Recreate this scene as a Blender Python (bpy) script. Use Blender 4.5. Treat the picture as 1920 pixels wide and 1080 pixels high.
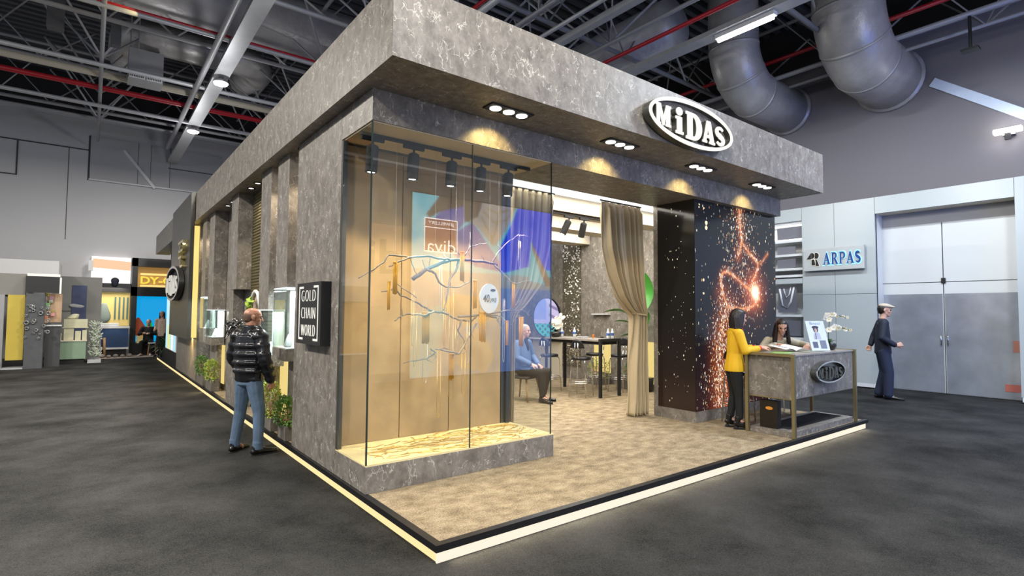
import bpy, bmesh, math, random
import numpy as np
from mathutils import Vector, Matrix

S = bpy.context.scene
COL = S.collection
for o in list(bpy.data.objects):
    bpy.data.objects.remove(o)
random.seed(7)
PI = math.pi

# ------------------------------------------------------------------ camera, exposure, world
cam_d = bpy.data.cameras.new('camera')
cam_d.sensor_width = 36.0
cam_d.lens = 19.11
cam_d.clip_start = 0.05
cam_d.clip_end = 200
cam = bpy.data.objects.new('camera', cam_d)
COL.objects.link(cam)
S.camera = cam
YAW, PITCH, ROLL = 0.91099, 0.046301, 0.007268
_d = Vector((math.cos(YAW) * math.cos(PITCH), math.sin(YAW) * math.cos(PITCH), math.sin(PITCH)))
_r = Vector((math.sin(YAW), -math.cos(YAW), 0))
_u = _r.cross(_d)
_r2 = math.cos(ROLL) * _r + math.sin(ROLL) * _u
_u2 = -math.sin(ROLL) * _r + math.cos(ROLL) * _u
_m = Matrix((_r2, _u2, -_d)).transposed().to_4x4()
_m.translation = Vector((-1.924, -3.302, 1.593))
cam.matrix_world = _m

vs = S.view_settings
S.display_settings.display_device = 'sRGB'
vs.view_transform = 'Standard'
vs.look = 'None'
vs.gamma = 1.0
vs.use_curve_mapping = False
vs.exposure = 0.0
cy = S.cycles
cy.max_bounces = 7
cy.diffuse_bounces = 3
cy.glossy_bounces = 4
cy.transmission_bounces = 4
cy.transparent_max_bounces = 16
cy.caustics_reflective = False
cy.caustics_refractive = False
cy.sample_clamp_indirect = 4.0
cy.use_denoising = True

W = bpy.data.worlds.new('hall_ambience')
S.world = W
W.use_nodes = True
W.node_tree.nodes['Background'].inputs[0].default_value = (0.80, 0.88, 1.0, 1)
W.node_tree.nodes['Background'].inputs[1].default_value = 0.50

FLOOR = -0.12

def lamp(kind, name, loc, energy, color=(1, 1, 1), target=None, size=None, spot=None, blend=0.5, radius=0.03, parent=None, shape='DISK', size_y=None):
    l = bpy.data.lights.new(name, kind)
    l.energy = energy
    l.color = color
    if kind == 'AREA':
        l.shape = shape
        l.size = size
        if size_y:
            l.size_y = size_y
    elif kind == 'SPOT':
        l.spot_size = spot
        l.spot_blend = blend
        l.shadow_soft_size = radius
    else:
        l.shadow_soft_size = radius
    o = bpy.data.objects.new(name, l)
    COL.objects.link(o)
    o.location = loc
    if target is not None:
        o.rotation_euler = (Vector(target) - Vector(loc)).to_track_quat('-Z', 'Y').to_euler()
    if parent is not None:
        o.location = Vector(loc) - parent.location
        o.parent = parent
    return o

# lamps of the hall roof (each hangs under a lamp body built further down)
HIGHBAYS = [(0.5, 11.9), (0.5, 16.6), (0.5, 6.2), (0.5, 2.2), (0.5, -2.0), (-6.5, 10.0), (-6.5, 3.0), (-6.5, -4.0), (8.4, -3.0), (2.5, -7.0), (8.4, 10.0)]
HB_Z = 7.35
for i, (x, y) in enumerate(HIGHBAYS):
    warm = (1.0, 0.95, 0.87) if x < 1 else (0.80, 0.89, 1.0)
    lamp('AREA', 'high_bay_light', (x, y, HB_Z - 0.2), 820 if x < -5 else (300 if x > 1 else 400), warm, target=(x, y, 0), size=0.9)
    lamp('POINT', 'high_bay_spill', (x, y, HB_Z - 1.0), 75, (0.97, 0.98, 1.0), radius=0.18)
for (x, y) in ((8.4, 2.35), (8.4, -1.2)):
    lamp('AREA', 'tube_light', (x, y, 7.33), 260, (0.84, 0.92, 1.0), target=(x, y, 0), size=0.25, size_y=1.0, shape='RECTANGLE')

# the stand's own light strips wash the hall carpet
lamp('AREA', 'strip_wash', (-0.012, 9.8, -0.075), 70, (1.0, 0.78, 0.36), target=(-0.5, 9.8, -0.16), size=0.05, size_y=19.0, shape='RECTANGLE')
lamp('AREA', 'strip_wash', (3.75, -0.012, -0.075), 22, (1.0, 0.86, 0.6), target=(3.75, -0.5, -0.16), size=7.3, size_y=0.05, shape='RECTANGLE')

# ------------------------------------------------------------------ helpers
def root_of(o):
    while o.parent is not None:
        o = o.parent
    return o

def thing(name, label, cat, loc=(0, 0, 0), group=None):
    o = bpy.data.objects.new(name, None)
    o.empty_display_size = 0.1
    COL.objects.link(o)
    o.location = loc
    o['label'] = label
    o['category'] = cat
    if group:
        o['group'] = group
    return o

def ptin(px, py, poly):
    inside = np.zeros(px.shape, bool)
    n = len(poly)
    j = n - 1
    for i in range(n):
        xi, yi = poly[i]
        xj, yj = poly[j]
        c = ((yi > py) != (yj > py)) & (px < (xj - xi) * (py - yi) / (yj - yi + 1e-12) + xi)
        inside ^= c
        j = i
    return inside

_sph = None
def sphere_pts(nu=12, nv=7):
    pts = [Vector((0, 0, 1)), Vector((0, 0, -1))]
    for j in range(1, nv):
        t = PI * j / nv
        for i in range(nu):
            a = 2 * PI * i / nu
            pts.append(Vector((math.sin(t) * math.cos(a), math.sin(t) * math.sin(a), math.cos(t))))
    return pts
SPH = sphere_pts()

class MB:
    """collects shapes (world coordinates unless the parent stands at the origin) into one mesh"""
    def __init__(self):
        self.bm = bmesh.new()

    def face(self, pts):
        vs_ = [self.bm.verts.new(p) for p in pts]
        return self.bm.faces.new(vs_)

    def box(self, a, b, rot=None, piv=None, bev=0.0):
        x0, y0, z0 = [min(a[i], b[i]) for i in range(3)]
        x1, y1, z1 = [max(a[i], b[i]) for i in range(3)]
        c = [(x0, y0, z0), (x1, y0, z0), (x1, y1, z0), (x0, y1, z0), (x0, y0, z1), (x1, y0, z1), (x1, y1, z1), (x0, y1, z1)]
        if rot is not None:
            p = Vector(piv) if piv is not None else Vector(((x0 + x1) / 2, (y0 + y1) / 2, (z0 + z1) / 2))
            c = [p + rot @ (Vector(q) - p) for q in c]
        v = [self.bm.verts.new(q) for q in c]
        fs = []
        for f in ((3, 2, 1, 0), (4, 5, 6, 7), (0, 1, 5, 4), (1, 2, 6, 5), (2, 3, 7, 6), (3, 0, 4, 7)):
            fs.append(self.bm.faces.new([v[i] for i in f]))
        if bev > 0:
            es = list({e for f in fs for e in f.edges})
            bmesh.ops.bevel(self.bm, geom=es, offset=bev, segments=2, affect='EDGES', profile=0.6)
        return self

    def prism(self, poly, fn0, fn1):
        """poly: 2D outline; fn0/fn1 map (u,v) to the two end faces"""
        n = len(poly)
        a = [self.bm.verts.new(fn0(u, v)) for u, v in poly]
        b = [self.bm.verts.new(fn1(u, v)) for u, v in poly]
        self.bm.faces.new(a[::-1])
        self.bm.faces.new(b)
        for i in range(n):
            j = (i + 1) % n
            self.bm.faces.new([a[i], a[j], b[j], b[i]])
        return self

    def tube(self, pts, r, seg=8, closed=False, caps=True):
        pts = [Vector(p) for p in pts]
        n = len(pts)
        rs = r if isinstance(r, (list, tuple)) else [r] * n
        rings = []
        prev = None
        for i, p in enumerate(pts):
            if closed:
                t = pts[(i + 1) % n] - pts[i - 1]
            else:
                t = pts[min(i + 1, n - 1)] - pts[max(i - 1, 0)]
            if t.length < 1e-9:
                t = Vector((0, 0, 1))
            t.normalize()
            if prev is None:
                ref = Vector((0, 0, 1)) if abs(t.z) < 0.9 else Vector((1, 0, 0))
                nrm = t.cross(ref).normalized()
            else:
                nrm = prev - t * prev.dot(t)
                if nrm.length < 1e-6:
                    nrm = t.orthogonal()
                nrm.normalize()
            prev = nrm
            bn = t.cross(nrm)
            rings.append([self.bm.verts.new(p + rs[i] * (math.cos(2 * PI * k / seg) * nrm + math.sin(2 * PI * k / seg) * bn)) for k in range(seg)])
        m = n if closed else n - 1
        for i in range(m):
            A, B = rings[i], rings[(i + 1) % n]
            for k in range(seg):
                l = (k + 1) % seg
                self.bm.faces.new([A[k], A[l], B[l], B[k]])
        if caps and not closed:
            self.bm.faces.new(rings[0][::-1])
            self.bm.faces.new(rings[-1])
        return self

    def cyl(self, p0, p1, r0, r1=None, seg=20):
        return self.tube([p0, p1], [r0, r1 if r1 is not None else r0], seg)

    def lathe(self, prof, c=(0, 0, 0), seg=24, axis=None):
        """prof: (radius, height) pairs about a vertical axis through c"""
        c = Vector(c)
        rot = axis if axis is not None else Matrix.Identity(3)
        rings = []
        for r, h in prof:
            rings.append([self.bm.verts.new(c + rot @ Vector((max(r, 1e-4) * math.cos(2 * PI * k / seg), max(r, 1e-4) * math.sin(2 * PI * k / seg), h))) for k in range(seg)])
        for i in range(len(prof) - 1):
            A, B = rings[i], rings[i + 1]
            for k in range(seg):
                l = (k + 1) % seg
                self.bm.faces.new([A[k], A[l], B[l], B[k]])
        self.bm.faces.new(rings[0][::-1])
        self.bm.faces.new(rings[-1])
        return self

    def hull(self, blobs, rot=None, piv=None, pts=None):
        """convex hull of ellipsoids [(centre, (rx,ry,rz) or r)]"""
        tmp = []
        for c, r in blobs:
            if not isinstance(r, (tuple, list)):
                r = (r, r, r)
            c = Vector(c)
            for s in (pts or SPH):
                q = c + Vector((s.x * r[0], s.y * r[1], s.z * r[2]))
                if rot is not None:
                    p = Vector(piv)
                    q = p + rot @ (q - p)
                tmp.append(self.bm.verts.new(q))
        res = bmesh.ops.convex_hull(self.bm, input=tmp)
        junk = [g for g in res['geom_interior'] if isinstance(g, bmesh.types.BMVert)] + [g for g in res['geom_unused'] if isinstance(g, bmesh.types.BMVert)]
        bmesh.ops.delete(self.bm, geom=list(set(junk)), context='VERTS')
        return self

    def ball(self, c, r):
        return self.hull([(c, r)])

    def grid(self, nu, nv, fn):
        v = [[self.bm.verts.new(fn(i / nu, j / nv)) for j in range(nv + 1)] for i in range(nu + 1)]
        for i in range(nu):
            for j in range(nv):
                self.bm.faces.new([v[i][j], v[i + 1][j], v[i + 1][j + 1], v[i][j + 1]])
        return self

    def leaf(self, base, tip, up, w, fold=0.25, n=4):
        base, tip, up = Vector(base), Vector(tip), Vector(up)
        ax = tip - base
        side = ax.cross(up)
        if side.length < 1e-6:
            side = ax.orthogonal()
        side.normalize()
        nn = side.cross(ax).normalized()
        L = ax.length
        mid, lf, rt = [], [], []
        for i in range(n + 1):
            t = i / n
            c = base + ax * t + nn * (L * 0.18 * math.sin(PI * t))
            ww = w * math.sin(PI * min(1, 0.08 + 0.92 * t)) ** 0.8
            mid.append(self.bm.verts.new(c))
            lf.append(self.bm.verts.new(c + side * ww + nn * ww * fold))
            rt.append(self.bm.verts.new(c - side * ww + nn * ww * fold))
        for i in range(n):
            self.bm.faces.new([lf[i], mid[i], mid[i + 1], lf[i + 1]])
            self.bm.faces.new([mid[i], rt[i], rt[i + 1], mid[i + 1]])
        return self

    def build(self, name, mat, parent=None, smooth=False, kind=None, label=None, origin=None):
        off = Vector((0, 0, 0))
        if parent is not None:
            off = root_of(parent).location.copy()
        elif origin is not None:
            off = Vector(origin)
        me = bpy.data.meshes.new(name)
        bm = self.bm
        bmesh.ops.recalc_face_normals(bm, faces=bm.faces[:])
        if off.length > 0:
            bmesh.ops.translate(bm, verts=bm.verts[:], vec=-off)
        bm.to_mesh(me)
        bm.free()
        if smooth:
            for p in me.polygons:
                p.use_smooth = True
        me.materials.append(mat)
        o = bpy.data.objects.new(name, me)
        COL.objects.link(o)
        if parent is not None:
            o.parent = parent
        else:
            o.location = off
        if kind:
            o['kind'] = kind
        if label:
            o['label'] = label
        return o

    def bounds_base(self):
        xs = [v.co.x for v in self.bm.verts]
        ys = [v.co.y for v in self.bm.verts]
        zs = [v.co.z for v in self.bm.verts]
        return ((min(xs) + max(xs)) / 2, (min(ys) + max(ys)) / 2, min(zs))

def one(name, mb, mat, label, cat, group=None, smooth=False, kind=None):
    o = mb.build(name, mat, None, smooth, kind, origin=mb.bounds_base())
    o['label'] = label
    o['category'] = cat
    if group:
        o['group'] = group
    return o

def struct(name, mb, mat, smooth=False):
    return mb.build(name, mat, None, smooth, 'structure', origin=mb.bounds_base())

def smooth_by_angle(o, ang=35):
    me = o.data
    for p in me.polygons:
        p.use_smooth = True
    bm = bmesh.new()
    bm.from_mesh(me)
    for e in bm.edges:
        e.smooth = len(e.link_faces) == 2 and e.calc_face_angle(0) < math.radians(ang)
    bm.to_mesh(me)
    bm.free()
    return o

def dup(root, loc, rotz=0, label=None):
    r = root.copy()
    COL.objects.link(r)
    r.location = loc
    r.rotation_euler = (0, 0, rotz)
    if label:
        r['label'] = label
    for ch in list(root.children):
        c = ch.copy()
        COL.objects.link(c)
        c.parent = r
        for g in list(ch.children):
            d = g.copy()
            COL.objects.link(d)
            d.parent = c
    return r

def RZ(a):
    return Matrix.Rotation(a, 3, 'Z')

# ------------------------------------------------------------------ materials
def nodes(m):
    m.use_nodes = True
    nt = m.node_tree
    return nt, nt.nodes, nt.links

def mat(name, col, rough=0.5, metal=0.0, emit=None, estr=0.0, var=0.06, vscale=6.0, bump=0.0, bscale=60.0, spec=0.5, coat=0.0, sheen=0.0, sub=0.0):
    m = bpy.data.materials.new(name)
    nt, N, L = nodes(m)
    b = N['Principled BSDF']
    b.inputs['Roughness'].default_value = rough
    b.inputs['Metallic'].default_value = metal
    b.inputs['Specular IOR Level'].default_value = spec
    if coat:
        b.inputs['Coat Weight'].default_value = coat
        b.inputs['Coat Roughness'].default_value = 0.08
    geo = N.new('ShaderNodeNewGeometry')
    nz = N.new('ShaderNodeTexNoise')
    nz.inputs['Scale'].default_value = vscale
    nz.inputs['Detail'].default_value = 4
    L.new(geo.outputs['Position'], nz.inputs['Vector'])
    mx = N.new('ShaderNodeMix')
    mx.data_type = 'RGBA'
    mx.inputs['A'].default_value = tuple(c * (1 - var) for c in col) + (1,)
    mx.inputs['B'].default_value = tuple(min(1, c * (1 + var)) for c in col) + (1,)
    L.new(nz.outputs['Fac'], mx.inputs['Factor'])
    L.new(mx.outputs['Result'], b.inputs['Base Color'])
    if bump:
        nb = N.new('ShaderNodeTexNoise')
        nb.inputs['Scale'].default_value = bscale
        nb.inputs['Detail'].default_value = 3
        L.new(geo.outputs['Position'], nb.inputs['Vector'])
        bp = N.new('ShaderNodeBump')
        bp.inputs['Strength'].default_value = bump
        bp.inputs['Distance'].default_value = 0.01
        L.new(nb.outputs['Fac'], bp.inputs['Height'])
        L.new(bp.outputs['Normal'], b.inputs['Normal'])
    if emit is not None:
        b.inputs['Emission Color'].default_value = tuple(emit) + (1,)
        b.inputs['Emission Strength'].default_value = estr
    return m

def marble(name, c0, c1, vein, vamt=0.75, stretch=(1, 1, 1), rough=0.42):
    m = bpy.data.materials.new(name)
    nt, N, L = nodes(m)
    b = N['Principled BSDF']
    b.inputs['Roughness'].default_value = rough
    geo = N.new('ShaderNodeNewGeometry')
    mp = N.new('ShaderNodeMapping')
    mp.inputs['Scale'].default_value = stretch
    L.new(geo.outputs['Position'], mp.inputs['Vector'])
    n1 = N.new('ShaderNodeTexNoise')
    n1.inputs['Scale'].default_value = 7
    n1.inputs['Detail'].default_value = 8
    n1.inputs['Roughness'].default_value = 0.72
    L.new(mp.outputs['Vector'], n1.inputs['Vector'])
    r1 = N.new('ShaderNodeValToRGB')
    r1.color_ramp.elements[0].position = 0.32
    r1.color_ramp.elements[0].color = tuple(c0) + (1,)
    r1.color_ramp.elements[1].position = 0.7
    r1.color_ramp.elements[1].color = tuple(c1) + (1,)
    L.new(n1.outputs['Fac'], r1.inputs['Fac'])
    # wandering coordinates for the veins
    nd = N.new('ShaderNodeTexNoise')
    nd.inputs['Scale'].default_value = 5.0
    nd.inputs['Detail'].default_value = 5
    L.new(mp.outputs['Vector'], nd.inputs['Vector'])
    def vein_layer(scale, width, amt, mscale, lo, hi):
        ad = N.new('ShaderNodeVectorMath')
        ad.operation = 'MULTIPLY_ADD'
        ad.inputs[1].default_value = (amt, amt, amt)
        L.new(nd.outputs['Color'], ad.inputs[0])
        L.new(mp.outputs['Vector'], ad.inputs[2])
        v = N.new('ShaderNodeTexVoronoi')
        v.feature = 'DISTANCE_TO_EDGE'
        v.inputs['Scale'].default_value = scale
        L.new(ad.outputs['Vector'], v.inputs['Vector'])
        mr = N.new('ShaderNodeMapRange')
        mr.inputs['From Min'].default_value = 0.0
        mr.inputs['From Max'].default_value = width
        mr.inputs['To Min'].default_value = 1.0
        mr.inputs['To Max'].default_value = 0.0
        L.new(v.outputs['Distance'], mr.inputs['Value'])
        nm = N.new('ShaderNodeTexNoise')
        nm.inputs['Scale'].default_value = mscale
        nm.inputs['Detail'].default_value = 3
        L.new(mp.outputs['Vector'], nm.inputs['Vector'])
        m2 = N.new('ShaderNodeMapRange')
        m2.inputs['From Min'].default_value = lo
        m2.inputs['From Max'].default_value = hi
        L.new(nm.outputs['Fac'], m2.inputs['Value'])
        mu = N.new('ShaderNodeMath')
        mu.operation = 'MULTIPLY'
        L.new(mr.outputs['Result'], mu.inputs[0])
        L.new(m2.outputs['Result'], mu.inputs[1])
        return mu
    a = vein_layer(3.3, 0.017, 0.50, 5.0, 0.50, 0.58)
    c = vein_layer(12.0, 0.045, 0.30, 9.0, 0.50, 0.66)
    mxm = N.new('ShaderNodeMath')
    mxm.operation = 'MAXIMUM'
    L.new(a.outputs[0], mxm.inputs[0])
    L.new(c.outputs[0], mxm.inputs[1])
    mv = N.new('ShaderNodeMath')
    mv.operation = 'MULTIPLY'
    mv.inputs[1].default_value = vamt
    L.new(mxm.outputs[0], mv.inputs[0])
    mx = N.new('ShaderNodeMix')
    mx.data_type = 'RGBA'
    mx.inputs['B'].default_value = tuple(vein) + (1,)
    L.new(mv.outputs[0], mx.inputs['Factor'])
    L.new(r1.outputs['Color'], mx.inputs['A'])
    L.new(mx.outputs['Result'], b.inputs['Base Color'])
    return m

def carpet(name, c0, c1, s1, s2, bump=0.5, stretch=(1, 1, 1), lo=0.38, hi=0.62):
    m = bpy.data.materials.new(name)
    nt, N, L = nodes(m)
    b = N['Principled BSDF']
    b.inputs['Roughness'].default_value = 0.95
    b.inputs['Specular IOR Level'].default_value = 0.15
    geo = N.new('ShaderNodeNewGeometry')
    mp = N.new('ShaderNodeMapping')
    mp.inputs['Scale'].default_value = stretch
    L.new(geo.outputs['Position'], mp.inputs['Vector'])
    n1 = N.new('ShaderNodeTexNoise')
    n1.inputs['Scale'].default_value = s1
    n1.inputs['Detail'].default_value = 6
    n1.inputs['Roughness'].default_value = 0.65
    L.new(mp.outputs['Vector'], n1.inputs['Vector'])
    n2 = N.new('ShaderNodeTexNoise')
    n2.inputs['Scale'].default_value = s2
    n2.inputs['Detail'].default_value = 2
    L.new(geo.outputs['Position'], n2.inputs['Vector'])
    mxf = N.new('ShaderNodeMath')
    mxf.operation = 'MULTIPLY_ADD'
    mxf.inputs[1].default_value = 0.45
    L.new(n2.outputs['Fac'], mxf.inputs[0])
    sc = N.new('ShaderNodeMath')
    sc.operation = 'MULTIPLY'
    sc.inputs[1].default_value = 0.55
    L.new(n1.outputs['Fac'], sc.inputs[0])
    L.new(sc.outputs[0], mxf.inputs[2])
    r = N.new('ShaderNodeValToRGB')
    r.color_ramp.elements[0].position = lo
    r.color_ramp.elements[0].color = tuple(c0) + (1,)
    r.color_ramp.elements[1].position = hi
    r.color_ramp.elements[1].color = tuple(c1) + (1,)
    L.new(mxf.outputs[0], r.inputs['Fac'])
    L.new(r.outputs['Color'], b.inputs['Base Color'])
    bp = N.new('ShaderNodeBump')
    bp.inputs['Strength'].default_value = bump
    bp.inputs['Distance'].default_value = 0.01
    L.new(n2.outputs['Fac'], bp.inputs['Height'])
    L.new(bp.outputs['Normal'], b.inputs['Normal'])
    return m

def glass(name, tint=(0.975, 0.985, 0.978), f0=0.05):
    m = bpy.data.materials.new(name)
    nt, N, L = nodes(m)
    N.remove(N['Principled BSDF'])
    out = N['Material Output']
    tr = N.new('ShaderNodeBsdfTransparent')
    tr.inputs[0].default_value = tuple(tint) + (1,)
    gl = N.new('ShaderNodeBsdfGlossy')
    gl.inputs['Roughness'].default_value = 0.0
    lw = N.new('ShaderNodeLayerWeight')
    lw.inputs['Blend'].default_value = 0.5
    pw = N.new('ShaderNodeMath')
    pw.operation = 'POWER'
    pw.inputs[1].default_value = 4.0
    L.new(lw.outputs['Facing'], pw.inputs[0])
    ma = N.new('ShaderNodeMath')
    ma.operation = 'MULTIPLY_ADD'
    ma.inputs[1].default_value = 0.8
    ma.inputs[2].default_value = f0
    L.new(pw.outputs[0], ma.inputs[0])
    mx = N.new('ShaderNodeMixShader')
    L.new(ma.outputs[0], mx.inputs[0])
    L.new(tr.outputs[0], mx.inputs[1])
    L.new(gl.outputs[0], mx.inputs[2])
    L.new(mx.outputs[0], out.inputs['Surface'])
    return m

def emis(name, col, s):
    m = bpy.data.materials.new(name)
    nt, N, L = nodes(m)
    b = N['Principled BSDF']
    b.inputs['Base Color'].default_value = (0.02, 0.02, 0.02, 1)
    b.inputs['Emission Color'].default_value = tuple(col) + (1,)
    b.inputs['Emission Strength'].default_value = s
    return m

def screen_mat(name, s, rough=0.25, spec=0.5):
    """a lit screen: every pixel of the panel has its own colour"""
    m = bpy.data.materials.new(name)
    nt, N, L = nodes(m)
    b = N['Principled BSDF']
    b.inputs['Base Color'].default_value = (0.008, 0.008, 0.009, 1)
    b.inputs['Roughness'].default_value = rough
    b.inputs['Specular IOR Level'].default_value = spec
    at = N.new('ShaderNodeAttribute')
    at.attribute_name = 'pixel'
    L.new(at.outputs['Color'], b.inputs['Emission Color'])
    b.inputs['Emission Strength'].default_value = s
    return m

def screen(name, material, o, du, dv, nu, nv, rgb, parent, keep=None):
    """flat panel of nu x nv pixels from corner o along du, dv; rgb: (nv, nu, 3)"""
    o, du, dv = np.array(o, float), np.array(du, float), np.array(dv, float)
    off = np.array(root_of(parent).location)
    uu, vv = np.meshgrid(np.linspace(0, 1, nu + 1), np.linspace(0, 1, nv + 1))
    P = o + uu[..., None] * du + vv[..., None] * dv - off
    me = bpy.data.meshes.new(name)
    idx = np.arange((nu + 1) * (nv + 1)).reshape(nv + 1, nu + 1)
    F = np.stack([idx[:-1, :-1], idx[:-1, 1:], idx[1:, 1:], idx[1:, :-1]], -1).reshape(-1, 4)
    if keep is not None:
        F = F[keep.ravel()]
        rgb = rgb.reshape(-1, 3)[keep.ravel()]
        used = np.unique(F)
        remap = np.zeros((nu + 1) * (nv + 1), int)
        remap[used] = np.arange(len(used))
        P = P.reshape(-1, 3)[used]
        F = remap[F]
    me.from_pydata(P.reshape(-1, 3).tolist(), [], F.tolist())
    at = me.attributes.new('pixel', 'FLOAT_COLOR', 'FACE')
    c = np.ones((len(F), 4), np.float32)
    c[:, :3] = rgb.reshape(-1, 3)
    at.data.foreach_set('color', c.ravel())
    me.materials.append(material)
    ob = bpy.data.objects.new(name, me)
    COL.objects.link(ob)
    ob.parent = parent
    return ob

M = {}
M['marble'] = marble('grey_stone', (0.120, 0.106, 0.090), (0.30, 0.27, 0.235), (0.74, 0.69, 0.61), 0.8, (1.3, 1.3, 0.95))
M['carpet_hall'] = carpet('hall_carpet', (0.008, 0.008, 0.0078), (0.052, 0.051, 0.049), 1.1, 130, 0.9)
M['carpet_stand'] = carpet('stand_carpet', (0.145, 0.108, 0.066), (0.43, 0.345, 0.225), 5.5, 80, 0.6, (1, 1.4, 1), 0.38, 0.64)
M['wall'] = mat('hall_wall_panel', (0.47, 0.47, 0.485), 0.6, var=0.04, vscale=0.7)
M['wall_warm'] = mat('hall_wall_plaster', (0.205, 0.19, 0.205), 0.7, var=0.07, vscale=0.5)
M['wall_dark'] = mat('hall_wall_dark_panel', (0.37, 0.37, 0.385), 0.6, var=0.05, vscale=0.6)
M['joint'] = mat('panel_joint', (0.04, 0.04, 0.045), 0.7)
M['joint_light'] = mat('metal_cap', (0.55, 0.56, 0.58), 0.4)
M['deck'] = mat('roof_deck', (0.075, 0.078, 0.088), 0.6, var=0.15, vscale=0.8)
M['steel'] = mat('truss_steel', (0.30, 0.30, 0.315), 0.45, 0.15)
M['steel_light'] = mat('galvanised_steel', (0.46, 0.465, 0.475), 0.4, 0.2, var=0.15)
M['black'] = mat('black_paint', (0.010, 0.010, 0.011), 0.4)
M['blackmatte'] = mat('black_matte', (0.012, 0.012, 0.013), 0.75)
M['red'] = mat('red_pipe_paint', (0.42, 0.012, 0.022), 0.4)
M['duct'] = mat('duct_foil', (0.47, 0.45, 0.435), 0.38, 0.25, var=0.3, vscale=2.6, bump=1.0, bscale=9)
M['white'] = mat('white_lacquer', (0.74, 0.75, 0.75), 0.4)
M['whitegloss'] = mat('glossy_light_panel', (0.46, 0.50, 0.50), 0.24, var=0.03, vscale=0.6)
M['cream'] = mat('cream_paint', (0.60, 0.54, 0.43), 0.6)
M['brass'] = mat('brushed_brass', (0.36, 0.31, 0.17), 0.38, 0.85)
M['leather'] = mat('beige_suede_panel', (0.47, 0.325, 0.165), 0.8, var=0.34, vscale=3.0, bump=0.15, bscale=25)
M['dispfloor'] = mat('cream_display_base', (0.80, 0.67, 0.36), 0.55)
M['glass'] = glass('clear_glass')
M['caseglass'] = glass('case_glass', (0.93, 0.975, 0.965), 0.05)
M['edge'] = mat('glass_edge', (0.03, 0.045, 0.038), 0.12)
M['gold'] = mat('gold_chain', (0.86, 0.44, 0.035), 0.32, 0.45, bump=0.9, bscale=260)
M['goldthin'] = mat('thin_gold_chain', (0.80, 0.52, 0.16), 0.3, 0.8)
M['silverchain'] = mat('thin_silver_chain', (0.7, 0.68, 0.64), 0.3, 0.8)
M['bark'] = mat('painted_branch', (0.26, 0.225, 0.20), 0.65, var=0.92, vscale=8, bump=0.6, bscale=60)
M['curtain'] = mat('champagne_satin', (0.50, 0.405, 0.26), 0.42, var=0.08, sheen=0.3)
M['chrome'] = mat('chrome', (0.75, 0.75, 0.76), 0.12, 1.0)
M['skin'] = mat('skin', (0.62, 0.36, 0.26), 0.5, var=0.08, vscale=20)
M['scalp'] = mat('skin_tanned', (0.42, 0.20, 0.125), 0.42, var=0.15, vscale=14)
M['hair'] = mat('dark_hair', (0.014, 0.009, 0.007), 0.38, bump=0.4, bscale=90)
M['hairgrey'] = mat('grey_hair', (0.33, 0.32, 0.31), 0.6, bump=0.4, bscale=90)
M['hairshort'] = mat('cropped_hair', (0.12, 0.066, 0.045), 0.7, bump=0.4, bscale=160)
M['puffer'] = mat('black_puffer_nylon', (0.008, 0.008, 0.010), 0.24, bump=0.35, bscale=28, spec=0.7)
M['denim'] = mat('blue_denim', (0.10, 0.155, 0.235), 0.8, var=0.5, vscale=7, bump=0.7, bscale=16)
M['bootleather'] = mat('black_shoe_leather', (0.010, 0.009, 0.009), 0.22)
M['yellow'] = mat('yellow_wool', (0.78, 0.46, 0.012), 0.7, bump=0.15, bscale=30)
M['redcloth'] = mat('red_knit', (0.60, 0.02, 0.02), 0.7)
M['blackcloth'] = mat('black_cloth', (0.008, 0.008, 0.009), 0.8)
M['beigecloth'] = mat('beige_cloth', (0.42, 0.39, 0.30), 0.8, bump=0.2, bscale=30)
M['navy'] = mat('navy_suit', (0.012, 0.016, 0.032), 0.7, bump=0.2, bscale=14)
M['bluecloth'] = mat('blue_jacket_cloth', (0.10, 0.16, 0.30), 0.7, bump=0.2, bscale=16)
M['leafgreen'] = mat('green_leaf', (0.10, 0.22, 0.035), 0.45, var=0.6, vscale=14)
M['leafdark'] = mat('dark_green_leaf', (0.03, 0.085, 0.022), 0.4, var=0.5, vscale=9)
M['banana'] = mat('broad_green_leaf', (0.07, 0.33, 0.05), 0.35, var=0.3, vscale=5)
M['petal'] = mat('white_petal', (0.78, 0.76, 0.66), 0.5)
M['petalyellow'] = mat('yellow_petal_throat', (0.75, 0.55, 0.06), 0.5)
M['soil'] = mat('dark_soil', (0.03, 0.022, 0.015), 0.9, bump=0.6)
M['planter'] = marble('grey_planter_stone', (0.13, 0.115, 0.10), (0.24, 0.22, 0.19), (0.55, 0.5, 0.45), 0.5)
M['pot'] = mat('black_glazed_pot', (0.018, 0.017, 0.015), 0.25)
M['paper'] = mat('white_paper', (0.76, 0.76, 0.74), 0.6)
M['wood'] = mat('light_wood', (0.42, 0.25, 0.12), 0.5, var=0.25, vscale=18)
M['tabletop'] = mat('grey_tabletop', (0.30, 0.27, 0.24), 0.4, var=0.2, vscale=8)
M['darkpanel'] = mat('dark_bronze_panel', (0.085, 0.080, 0.070), 0.38, 0.35, var=0.06)
M['bronze'] = mat('pewter_metal', (0.115, 0.115, 0.105), 0.32, 0.6)
M['strip'] = emis('led_strip_warm', (1.0, 0.80, 0.38), 1.05)
M['strip_white'] = emis('led_strip_front', (1.0, 0.90, 0.72), 1.0)
M['glowyellow'] = emis('yellow_lit_panel', (1.0, 0.76, 0.26), 0.85)
M['glowgold'] = emis('gold_cove_light', (1.0, 0.72, 0.22), 1.1)
M['lampwhite'] = emis('lamp_white', (1.0, 0.99, 0.95), 14.0)
M['lampwarm'] = emis('lamp_warm', (1.0, 0.93, 0.78), 9.0)
M['signwhite'] = emis('sign_face_white', (1.0, 0.97, 0.86), 1.0)
M['signdim'] = emis('sign_face_dim', (0.95, 0.92, 0.82), 0.62)
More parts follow.
